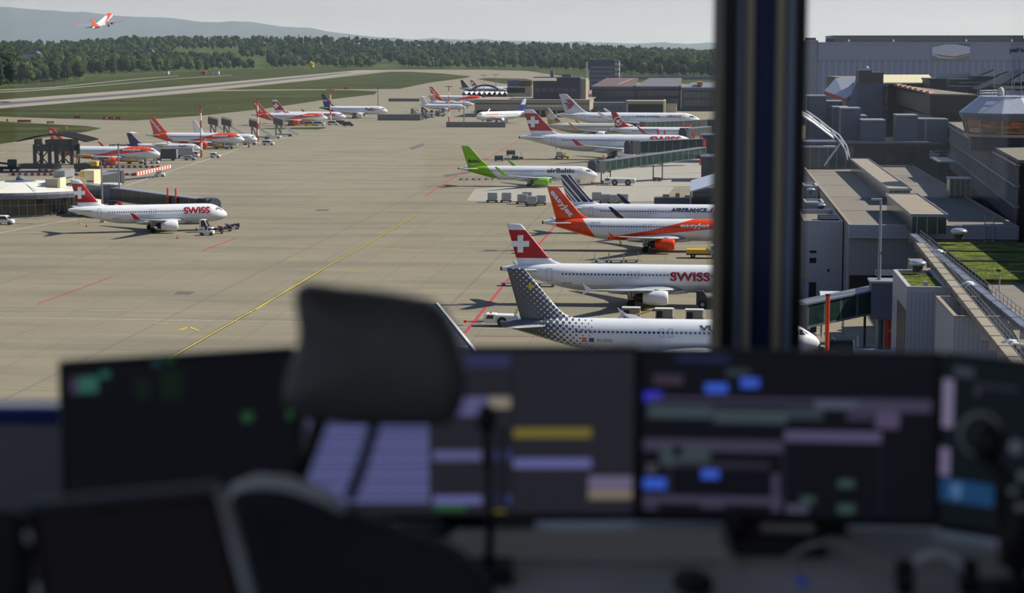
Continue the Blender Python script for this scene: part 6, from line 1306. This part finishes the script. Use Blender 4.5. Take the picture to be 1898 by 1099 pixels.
    MB().loft([rg(3.6,6.75,20), rg(3.4,7.0,20), rg(1.2,7.15,20)], True).build('roof_ring', mat('ring_slate', (84,96,120), .5), T); MB().loft([rg(.9,7.1,14), rg(.9,7.7,14), rg(.3,8.3,14)], True).build('lantern', M_WALLB, T, True)
    sx = d/F
    def BX(x0, x1, z0, z1, y0, y1, nm, m): return MB().b2((x0-38)*sx,(x1-38)*sx,y0,y1,z0,z1).build(nm, m, T)
    BX(108,131,4.0,8.0,-8,4,'beige_block',M_BEIGE); BX(131,136,0,8.2,-8.2,-4,'cream_pier',M_CREAM); BX(113,134,8.0,9.6,-4,3,'silver_plant',M_COP)
    K = thing('cream_gatehouse', D(150, 380, 455)*1.0, -TH, 'cream stair block with a yellow gate sign behind the crossed red tail', 'building'); K.location.z = 0; MB().b2(0,(176-150)*sx,0,6,0,9.6).build('wall', M_CREAM, K); MB().b2(.1,.9,-.1,0,8.0,9.2).build('gate_sign', M_YLV, K); MB().b2(1.5,3.0,-.06,0,6.2,6.5).b2(1.5,3.0,-.06,0,7.0,7.3).build('louvre', GLASSD, K)
    a = Vector(((168-CX)/F*450, 450, 0)); b = Vector(((378-CX)/F*428, 428, 0)); bridge(a, b, 3.9, 2.2, 'long dark-glazed jet bridge running from the round terminal behind the airliner', w=3, h=3.0, gl=GLD, post=((.74,1.6),(.81,1.7)), legs=(.78,), roofm=M_CLAD2)
    T = thing('bridge_rotunda', Vector(((205-CX)/F*446, 446, 0)), -TH, 'dark drum joint of the jet bridge beside the round terminal', 'rotunda'); MB().cyl((0,0,2.8),(0,0,7.0),2.0,2.0,20).build('drum_wall', M_SLATE, T); MB().cyl((0,0,7.0),(0,0,7.3),2.3,2.3,20).build('drum_roof', M_MEM, T); MB().cyl((0,0,0),(0,0,2.8),.7,.7,12).build('column', M_GRV, T)
    a = Vector(((170-CX)/F*480, 480, 0)); b = Vector(((212-CX)/F*500, 500, 0)); bridge(a, b, 3.9, 3.6, 'second short jet bridge behind the cream stair block', w=3, h=3.0, gl=GLD, legs=(.6,), cab=True)
# ================================================================ the control room the picture is taken from
M_BZL = mat('monitor_black', (20,20,23), .45, var=0); M_PLK = mat('black_plastic', (24,24,27), .5, var=.05); M_DSK = mat('desk_laminate', (205,212,226), .55, var=.05); M_KEYC = mat('key_grey', (236,238,234), .6, var=0); M_KBB = mat('keyboard_case', (205,208,206), .6, var=0)
M_LEA = mat('dark_leather', (94,94,96), .5, var=.06, scale=20); M_MESH = mat('backrest_mesh', (56,60,72), .8, var=.08, scale=30); M_SHL = mat('light_grey_shell', (232,236,244), .45, var=.03); M_PAP = mat('paper', (215,220,240), .7, var=.03); M_ALU = mat('brushed_aluminium', (190,192,200), .4, .2, var=.03)
def scr(c, k=1.0): return mat('screen_%d_%d_%d' % c, c, .35, emit=k*.52, var=0, spec=.2)
def RP(px, py, d): return D(px, py, d)
def room():
    fl = EYE-1.67; ce = EYE+1.30; yw = 5.05
    flm = mat('carpet_dark', (90,92,100), .95, var=.1, scale=30)
    struct(MB().b2(-3.2,3.2,-2.6,yw,fl-.15,fl).build('floor', flm, None))
    struct(MB().b2(-3.35,3.35,-2.75,yw+.5,ce,ce+.15).build('ceiling', mat('ceiling_grey', (200,200,204), .9), None))
    zs = EYE-.92
    W = MB().b2(-3.35,3.35,yw,yw+.11,fl-.15,zs-.005).build('wall_front', mat('wall_grey', (150,150,156), .8, var=.04), None); struct(W)
    s = MB().b2(-3.2,3.2,yw-.002,yw+.12,zs-.005,zs).build('trim_1', mat('sill_pale', (84,88,100), .6), None); struct(s, 'pale window sill')
    s = MB().b2(-3.2,3.2,yw-.012,yw-.001,zs-.040,zs-.003).build('trim_2', mat('sill_blue', (24,46,130), .5), None); struct(s, 'deep blue strip under the sill')
    struct(MB().b2(-3.35,3.35,-2.75,-2.6,fl-.15,zs-.05).build('wall_back', mat('wall_dark', (130,130,134), .9), None))
    struct(MB().b2(3.2,3.35,-2.6,yw,fl-.15,ce).build('wall_right', mat('wall_dark'), None))
    struct(MB().b2(-3.35,-3.2,-2.6,yw,fl-.15,zs-.05).b2(-3.35,-3.2,-2.6,-2.4,zs-.05,ce).build('wall_left', mat('wall_dark'), None))
    gm = bpy.data.materials.new('window_glass'); gm.use_nodes = True; n = gm.node_tree; n.nodes.clear()
    tr = n.nodes.new('ShaderNodeBsdfTransparent'); tr.inputs[0].default_value = (.955,.97,.965,1); gl = n.nodes.new('ShaderNodeBsdfGlossy'); gl.inputs['Roughness'].default_value = 0.02; mx = n.nodes.new('ShaderNodeMixShader'); mx.inputs[0].default_value = .018
    oo = n.nodes.new('ShaderNodeOutputMaterial'); n.links.new(tr.outputs[0], mx.inputs[1]); n.links.new(gl.outputs[0], mx.inputs[2]); n.links.new(mx.outputs[0], oo.inputs[0])
    xa = RP(1337, 300, yw-.05).x; xb = RP(1491, 300, yw-.05).x
    struct(MB().b2(-3.2,xa+.03,yw+.08,yw+.092,zs,ce).build('window_1', gm, None)); struct(MB().b2(xb-.03,3.2,yw+.08,yw+.092,zs,ce).build('window_2', gm, None))
    struct(MB().b2(-3.29,-3.278,-2.4,yw,zs-.05,ce).build('window_3', gm, None))
    struct(MB().b2(-3.35,3.35,-2.68,-2.668,zs-.05,ce).build('window_4', gm, None))
    # the pillar between the panes, as a window frame of several profiles
    T = thing('window_pillar', (xa, yw-.05, zs), 0, 'dark vertical window pillar with pale and tan edge profiles and a navy core', 'pillar'); tag(T, kind='structure'); del T['category']
    k = (xb-xa)/154.0; H = ce-zs
    MB().b2(0,154*k,.03,.24,0,H).build('pillar_core', mat('pillar_black', (20,20,24), .6, var=0), T)
    for x0, x1, y0, nm, c in ((0,25,-.01,'rubber_gasket',(26,25,26)),(27,35,-.02,'pale_profile',(150,166,205)),(35,42,.0,'navy_profile',(16,26,66)),(42,54,-.03,'tan_profile',(215,205,186)),(54,98,.01,'navy_panel',(30,52,120)),(98,111,-.03,'tan_profile',(215,205,186)),(111,119,.0,'navy_profile',(16,26,66)),(119,130,-.02,'pale_profile',(175,196,240)),(130,154,-.01,'rubber_gasket',(26,25,26))):
        MB().b2(x0*k,x1*k,y0,.05,0,H).build(nm, mat('pillar_'+nm+str(c[0]), c, .5, var=0), T)
    # desk
    dz = EYE-.935
    T = thing('control_desk', (0, 3.9, fl), 0, 'long grey control desk running under all four monitors', 'desk')
    MB().b2(-.84,1.6,-.78,.15,dz-fl-.03,dz-fl).build('desk_top', M_DSK, T, bevel=.004); MB().b2(-.84,1.6,.0,.14,.08,dz-fl-.03).build('desk_cabinet', M_PLK, T)
    for x in (-.8, 0, 1.5): MB().b2(x,x+.05,-.7,.1,0,dz-fl-.03).build('leg', M_PLK, T)
    # monitors
    def monitor(p0, p1, label, bg, items, h=.345):
        a, b = RP(*p0), RP(*p1); b.z = a.z = (a.z+b.z)/2; d = b-a; Lw = math.hypot(d.x, d.y); ya = math.atan2(d.y, d.x)
        T = thing('monitor', (a.x, a.y, dz), ya, label, 'monitor'); z1 = a.z-dz; z0 = z1-h
        MB().b2(0,Lw,0,.028,z0,z1).build('housing', M_BZL, T, bevel=.004); MB().b2(Lw*.3,Lw*.7,.028,.06,z0+.06,z1-.08).build('rear_cover', M_PLK, T, bevel=.01)
        sc = MB().add([(.008,-.0008,z0+.016),(Lw-.008,-.0008,z0+.016),(Lw-.008,-.0008,z1-.008),(.008,-.0008,z1-.008)], [(0,1,2,3)]).build('screen', scr(bg), T)
        for j, (u0, v0, u1, v1, c) in enumerate(items):
            x0, x1 = .008+u0*(Lw-.016), .008+u1*(Lw-.016); q1, q0 = z1-.008-v0*(h-.024), z1-.008-v1*(h-.024); y = -.0012-j*.00008
            MB().add([(x0,y,q0),(x1,y,q0),(x1,y,q1),(x0,y,q1)], [(0,1,2,3)]).build('screen_graphic', scr(c), sc)
        MB().b2(Lw*.42,Lw*.58,.03,.05,.01,z1*.6).build('stand_neck', M_PLK, T); MB().b2(Lw*.3,Lw*.7,-.06,.16,0,.012).build('stand_base', M_PLK, T, bevel=.003)
        return T
    def R(x0, x1, y0, y1, box, c):   # picture of the screen contents inside its own frame
        X0, X1, Y0, Y1 = box; return ((x0-X0)/(X1-X0), (y0-Y0)/(Y1-Y0), (x1-X0)/(X1-X0), (y1-Y0)/(Y1-Y0), c)
    B = (112,548,668,1000); g1 = (46,92,82); g2 = (34,70,44); g3 = (44,104,44); dk = (28,29,38)
    monitor((112,671,3.62), (548,645,3.80), 'dark monitor showing a few small green marks, leftmost of four', (17,18,23),
        [R(122,172,690,722,B,g1),R(176,194,682,696,B,(36,86,80)),R(120,136,690,722,B,(60,52,70)),R(290,330,690,745,B,(20,32,24)),R(240,270,700,740,B,(20,30,26)),R(446,468,782,802,B,g2),R(536,548,784,804,B,g2),R(275,290,664,680,B,(26,56,58)),R(300,316,660,676,B,(26,52,36))])
    B = (548,1178,643,985); lv = (88,88,128); bl = (60,70,120); lb = (98,98,150)
    it = [R(690,945,650,675,B,(48,50,84)),R(850,905,738,778,B,lv),R(905,945,738,762,B,(134,124,112)),R(790,850,745,780,B,(70,74,108)),R(950,1098,804,824,B,(112,102,46)),R(950,1098,868,888,B,lb),R(798,890,850,872,B,lv),R(915,945,850,872,B,bl),R(798,890,946,964,B,lb),R(918,945,944,964,B,bl),R(1093,1176,906,932,B,(104,98,124)),R(1093,1176,934,954,B,(124,112,98)),R(800,860,966,976,B,(30,90,34)),R(946,949,650,980,B,(20,20,26)),R(920,938,800,980,B,(26,26,34)),R(905,935,976,982,B,(110,96,40))]
    for k in range(17): it.append(R(560,790,786+10.4*k,793.4+10.4*k,B,(98,104,154) if k % 3 else (90,90,132)))
    for k in range(9): it.append(R(575+24*k,579+24*k,786,960,B,(80,82,128)))
    monitor((548,645,3.80), (1183,642,3.81), 'dark grey monitor showing a yellow bar and lavender list, second from the left', (37,37,45), it)
    B = (1182,1745,647,985); pu = (64,59,80); gg = (58,70,76); bb = (56,88,190)
    it = [R(1206,1262,692,712,B,(58,50,64)),R(1188,1222,728,748,B,(52,50,190)),R(1305,1348,708,728,B,bb),R(1373,1408,696,716,B,bb),R(1345,1390,678,692,B,(46,56,64)),R(1250,1350,650,664,B,(30,38,66)),R(1196,1735,738,746,B,pu),R(1196,1735,752,758,B,(48,44,62)),R(1196,1320,756,782,B,gg),R(1322,1462,762,790,B,gg),R(1462,1530,756,780,B,(50,58,66)),R(1515,1600,738,758,B,(74,78,96)),R(1595,1735,736,762,B,pu),R(1630,1675,760,796,B,(78,70,96)),R(1575,1625,762,780,B,(58,50,74)),R(1188,1455,826,850,B,pu),R(1458,1642,804,826,B,(82,75,104)),R(1220,1316,840,882,B,(56,68,72)),R(1245,1262,840,862,B,(16,17,24)),R(1188,1232,908,932,B,bb),R(1300,1334,888,908,B,bb),R(1194,1214,878,900,B,(64,62,74)),R(1250,1430,872,884,B,(44,42,54)),R(1436,1450,895,975,B,pu),R(1188,1455,944,960,B,pu),R(1236,1242,880,944,B,(40,38,50)),R(1300,1345,960,968,B,pu),R(1188,1216,958,975,B,(58,52,72)),R(1562,1592,904,920,B,(52,74,68)),R(1490,1518,940,956,B,(50,70,66)),R(1562,1594,956,974,B,(52,74,68)),R(1464,1506,958,976,B,(66,68,86)),R(1455,1460,826,975,B,(32,30,42)),R(1640,1644,826,975,B,(26,26,38))]
    monitor((1181,647,3.845), (1747,653,3.79), 'dark monitor with four bright blue tags among violet lines, third from the left', (16,17,24), it)
    B = (1748,2280,656,1000); 
    it = [R(1746,1768,700,800,B,(116,108,136)),R(1744,1764,842,900,B,(108,100,128)),R(1745,1858,906,952,B,(28,62,98)),R(1768,1790,912,944,B,(70,100,140)),R(1768,1810,672,692,B,(54,58,66)),R(1810,1900,700,712,B,(36,38,48)),R(1812,1824,712,728,B,(50,46,54))]
    monitor((1745,655,3.74), (2270,704,3.42), 'dark monitor with pale vertical bars and a blue block at the right edge', (16,22,27), it)
    # keyboards, papers and small things
    def keyboard(x0, x1, y, d, label):
        a = RP(x0, y, d); b = RP(x1, y, d); w = b.x-a.x; T = thing('keyboard', (a.x, d-.02, dz), 0, label, 'keyboard')
        MB().add([(0,-.17,.008),(w,-.17,.008),(w,0,.024),(0,0,.024),(0,-.17,0),(w,-.17,0),(w,0,0),(0,0,0)], [(0,1,2,3),(7,6,5,4),(4,5,1,0),(5,6,2,1),(6,7,3,2),(7,4,0,3)]).build('case', M_KBB, T)
        mb = MB()
        n = int(w/.019)
        for r in range(6):
            for k in range(n-1): mb.box((.012+.019*k+.008, -.155+.026*r, .018+.0024*r), (.0155,.021,.009))
        tag(mb.build('keys', M_KEYC, T), kind='stuff')
    keyboard(835, 1345, 990, 3.70, 'wide grey keyboard on the desk below the yellow-bar monitor'); 
    for i, (x0, x1, y0, y1, lb, a) in enumerate(((925,1130,1062,1085,'pale blue paper sheet on the desk front under the keyboard',.05),(1390,1600,1058,1090,'pale paper sheet with a blue pen mark right of the black mouse',-.06),(1780,1850,1062,1096,'small pale note near the right edge of the desk',0))):
        p = G((x0+x1)/2, (y0+y1)/2, dz+.001); w = (x1-x0)/F*p.y; T = thing('paper_sheet', (p.x, p.y, dz+.0005), a, lb, 'paper'); MB().b2(-w/2,w/2,-.075,.075,0,.0012).build('sheet', M_PAP, T)
        if i == 1: MB().b2(-.02,.0,-.05,.02,.0013,.0016).build('pen_mark', scr((30,40,100)), T)
    p = G(1285, 1095, dz); T = thing('computer_mouse', (p.x, p.y, dz), .2, 'black computer mouse at the front of the desk', 'mouse'); MB().sphere((0,0,.016), .034, 16, 10, (1,1.5,.62)).build('mouse_shell', M_PLK, T, True); MB().b2(-.003,.003,.01,.045,.034,.04).build('scroll_wheel', M_ALU, T)
    p = G(1735, 1100, dz); T = thing('headset', (p.x, p.y, dz), 0, 'dark headset with a grey headband lying on the desk front', 'headset'); MB().tube([(.055*math.cos(PI*k/12), 0, .012+.06*math.sin(PI*k/12)) for k in range(13)], .008, 8).build('headband', M_SHL, T, True); 
    for x in (-.055,.055): MB().cyl((x-.012,0,.03),(x+.012,0,.03),.03,.03,16).build('ear_cup', M_PLK, T)
    p = G(1440, 1015, dz); T = thing('desk_phone', (p.x, p.y, dz), -.1, 'black desk phone in the shadow right of the keyboard', 'telephone'); MB().xprism([(-.09,0),(.09,0),(.09,.03),(-.09,.03)], -.07, .07).build('phone_base', M_PLK, T, bevel=.006); MB().tube([(-.075,-.05,.045),(-.07,0,.055),(-.075,.05,.045)], .014, 8).build('handset', M_PLK, T, True); MB().b2(-.03,.07,.0,.055,.031,.034).build('phone_display', M_KBB, T)
    p = G(1530, 1040, dz); T = thing('cable', (p.x, p.y, dz), 0, 'grey cable arching over the desk beneath the third monitor', 'cable'); MB().tube([(-.07+.012*k,0,.006+.03*math.sin(PI*k/12)) for k in range(13)]+[(.10,-.05,.006),(.13,-.1,.006)], .004, 6).build('cable_run', M_KBB, T, True)
    # gooseneck microphone
    m0 = G(905, 1075, dz); T = thing('gooseneck_microphone', (m0.x, m0.y, dz), 0, 'thin black gooseneck microphone standing before the second monitor', 'microphone'); h = RP(905, 785, m0.y).z-dz
    MB().b2(-.045,.045,-.05,.05,0,.03).build('microphone_base', M_PLK, T, bevel=.006); MB().tube([(0,0,.03),(.004,0,h*.4),(.0,0,h*.75),(-.002,-.01,h)], .0085, 10).build('gooseneck', M_PLK, T, True); MB().sphere((-.002,-.01,h+.01), .018, 14, 10, (1,1,1.5)).build('foam_head', M_PLK, T, True)
    # dark instrument on the right edge
    d = 3.25; b = RP(1885, 1160, d); T = thing('desk_microphone', (b.x, d, dz), 0, 'bulky dark desk microphone with chrome ring cut by the right picture edge', 'microphone'); q = lambda px, py: (RP(px,py,d).x-b.x, 0, RP(px,py,d).z-dz)
    MB().b2(-.06,.07,-.06,.06,0,.04).build('instrument_base', M_PLK, T, bevel=.01); MB().tube([(0,0,.03),q(1890,1040),q(1878,960),q(1862,900),q(1838,850)], [.045,.036,.026,.018,.014], 12).build('arm', M_PLK, T, True)
    MB().sphere(q(1832,820), .026, 14, 10, (1,1,1.4)).build('microphone_head', M_PLK, T, True)
    n = 20; MB().tube([(q(1825,812)[0]+.034*math.cos(2*PI*k/n), .03, q(1825,812)[2]+.036*math.sin(2*PI*k/n)) for k in range(n+1)], .0035, 6).build('ring', M_KBB, T, True)
    for px, py, r in ((1878,825,.013),(1890,878,.009),(1872,905,.007),(1884,935,.008)): MB().sphere((q(px,py)[0],-.02,q(px,py)[2]), r, 10, 8).build('chrome_joint', M_SHL, T, True)
    # the office chair in front of the desk
    def pad(outline, d, th, bul, name, m, T, cx=None, curve=0.0):
        pts = [RP(x, y, d) for x, y in outline]; c = sum(pts, Vector())/len(pts); o = Vector(T.location)
        fine = []
        n = len(pts)
        for i in range(n):
            p0, p1, p2, p3 = pts[i-1], pts[i], pts[(i+1) % n], pts[(i+2) % n]
            for k in range(5):
                t = k/5; fine.append(.5*((2*p1)+(-p0+p2)*t+(2*p0-5*p1+4*p2-p3)*t*t+(-p0+3*p1-3*p2+p3)*t**3))
        mb = MB(); rings = []
        for s_, y in ((.02,-bul),(.45,-bul*.95),(.8,-bul*.75),(.95,-bul*.4),(1.0,0),(1.0,th),(.94,th+.012),(.75,th+.01),(.4,th+.004),(.02,th)):
            rings.append([tuple(c+(p-c)*s_+Vector((0, y+curve*((c+(p-c)*s_).x-c.x)**2, 0))-o) for p in fine])
        mb.loft(rings, True); return mb.build(name, m, T, True)
    cx = RP(690, 700, 2.95).x; T = thing('office_chair', (cx, 2.95, fl), 0, 'dark office chair with a large padded headrest and a light-edged backrest', 'chair')
    hr = pad([(553,532),(640,536),(740,548),(812,566),(848,620),(866,690),(858,745),(828,782),(740,790),(640,786),(570,772),(530,742),(536,690),(556,620)], 2.95, .03, .045, 'headrest', M_LEA, T, curve=-1.4)
    L_ = lambda px, py, d=2.98: tuple(RP(px,py,d)-Vector(T.location))
    for pts, r in (([L_(600,760),L_(575,830),L_(553,885)], .013),([L_(700,770),L_(672,860),L_(648,925)], .009)): MB().tube(pts, r, 10).build('headrest_strut', M_PLK, T, True)
    bk = pad([(432,1250),(424,1060),(428,938),(450,904),(520,897),(590,916),(645,952),(740,984),(835,1018),(885,1058),(918,1110),(945,1250),(700,1300)], 2.9, .05, .02, 'backrest', M_MESH, T, curve=-.5)
    MB().tube([L_(430,938,2.90),L_(442,910,2.90),L_(480,897,2.90),L_(540,901,2.90),L_(590,918,2.90),L_(638,948,2.90)], [.010,.014,.015,.015,.014,.009], 10).build('backrest_rim', M_SHL, T, True)
    MB().rbox((-.03,.24,.50),(.50,.48,.09),.03).build('seat', M_MESH, T); MB().cyl((-.03,.2,.1),(-.03,.2,.46),.03).build('gas_column', M_ALU, T); MB().tube([(-.03,.22,.46),(-.03,.0,.47),(-.05,-.02,.62)], .022).build('back_bracket', M_PLK, T)
    for k in range(5):
        a = 2*PI*k/5; e_ = (-.03+.3*math.cos(a), .2+.3*math.sin(a), .075); MB().tube([(-.03,.2,.12), e_], [.03,.018]).build('base_arm', M_PLK, T); MB().cyl((e_[0]-.02,e_[1],.035),(e_[0]+.02,e_[1],.035),.034,.034,14).build('caster', M_PLK, T)
    for x in (-.33, .27): MB().tube([(x*.8,.2,.47),(x,.2,.5),(x,.2,.66)], .015).build('armrest_post', M_PLK, T); MB().rbox((x,.22,.68),(.07,.24,.03),.012).build('armrest', M_PLK, T)
    # side desk with the dark display and small things, lower left
    zt = EYE-.86; T = thing('side_desk', (-.72, 2.4, fl), 0, 'small dark side desk at the lower left under the tilted display', 'desk'); MB().b2(-.45,.33,-.3,.55,zt-fl-.03,zt-fl).build('desk_top', M_PLK, T)
    for x in (-.42,.26):
        for y in (-.26,.5): MB().b2(x,x+.04,y,y+.04,0,zt-fl-.03).build('leg', M_PLK, T)
    c4 = [RP(48,948,2.52), RP(404,914,2.52), RP(478,1180,2.42), RP(86,1180,2.42)]; o = c4[3].copy(); o.z = zt; T = thing('tilted_display', o, 0, 'dark tilted display with a silver right edge at the lower left', 'monitor')
    def slab4(q, y0, y1): 
        vs = [tuple(p-o+Vector((0,y,0))) for y in (y0, y1) for p in q]; return MB().add(vs, [(0,3,2,1),(4,5,6,7),(0,1,5,4),(1,2,6,5),(2,3,7,6),(3,0,4,7)])
    cc = sum(c4, Vector())/4; slab4(c4, 0, .014).build('display_housing', M_BZL, T); q = [cc+(p-cc)*.9 for p in c4]; slab4(q, -.0015, -.0005).build('screen', scr((17,15,19)), T)
    q2 = [cc+(p-cc)*Vector((.9,1,.86))[0] for p in c4]
    slab4([c4[0]+Vector((.0,0,.012)), c4[1]+Vector((.0,0,.012)), c4[1], c4[0]], -.004, .014).build('top_edge', mat('edge_slate', (52,58,70), .5, var=0), T)
    MB().tube([tuple(c4[1]-o+Vector((.004,-.004,.006))), tuple(c4[2]-o+Vector((.004,-.004,0)))], .0075, 10).build('silver_edge', M_ALU, T, True)
    MB().tube([tuple(cc-o+Vector((0,.02,0))), (cc.x-o.x, .2, .01)], .012).build('support_foot', M_PLK, T)
    p = RP(8, 1070, 2.55); T = thing('paper_cup', (p.x, 2.6, zt), 0, 'white paper cup with a dark red mark at the lower left corner', 'cup'); MB().cyl((0,0,0),(0,0,.095),.026,.036,20).build('cup_wall', M_PAP, T, True); MB().cyl((0,0,.095),(0,0,.108),.038,.036,20).build('cup_lid', mat('lid_pale', (150,160,175), .5), T); MB().cyl((0,0,.03),(0,0,.065),.0305,.0335,20,False).build('red_mark', mat('dull_red', (92,40,48), .6), T)
    p = RP(12, 980, 2.75); T = thing('radio_handset', (p.x, 2.75, zt), 0, 'black radio handset with a pale tip behind the paper cup', 'radio'); h = p.z-zt; MB().b2(-.03,.022,-.015,.015,0,h+.03).build('radio_body', M_PLK, T, bevel=.008); MB().cyl((.03,0,.02),(.03,0,h+.02),.006,.006,8).build('antenna', M_PLK, T); MB().sphere((.036,0,h-.01), .012, 10, 8).build('pale_tip', M_SHL, T, True)
room()
fleet()
equipment()
buildings()
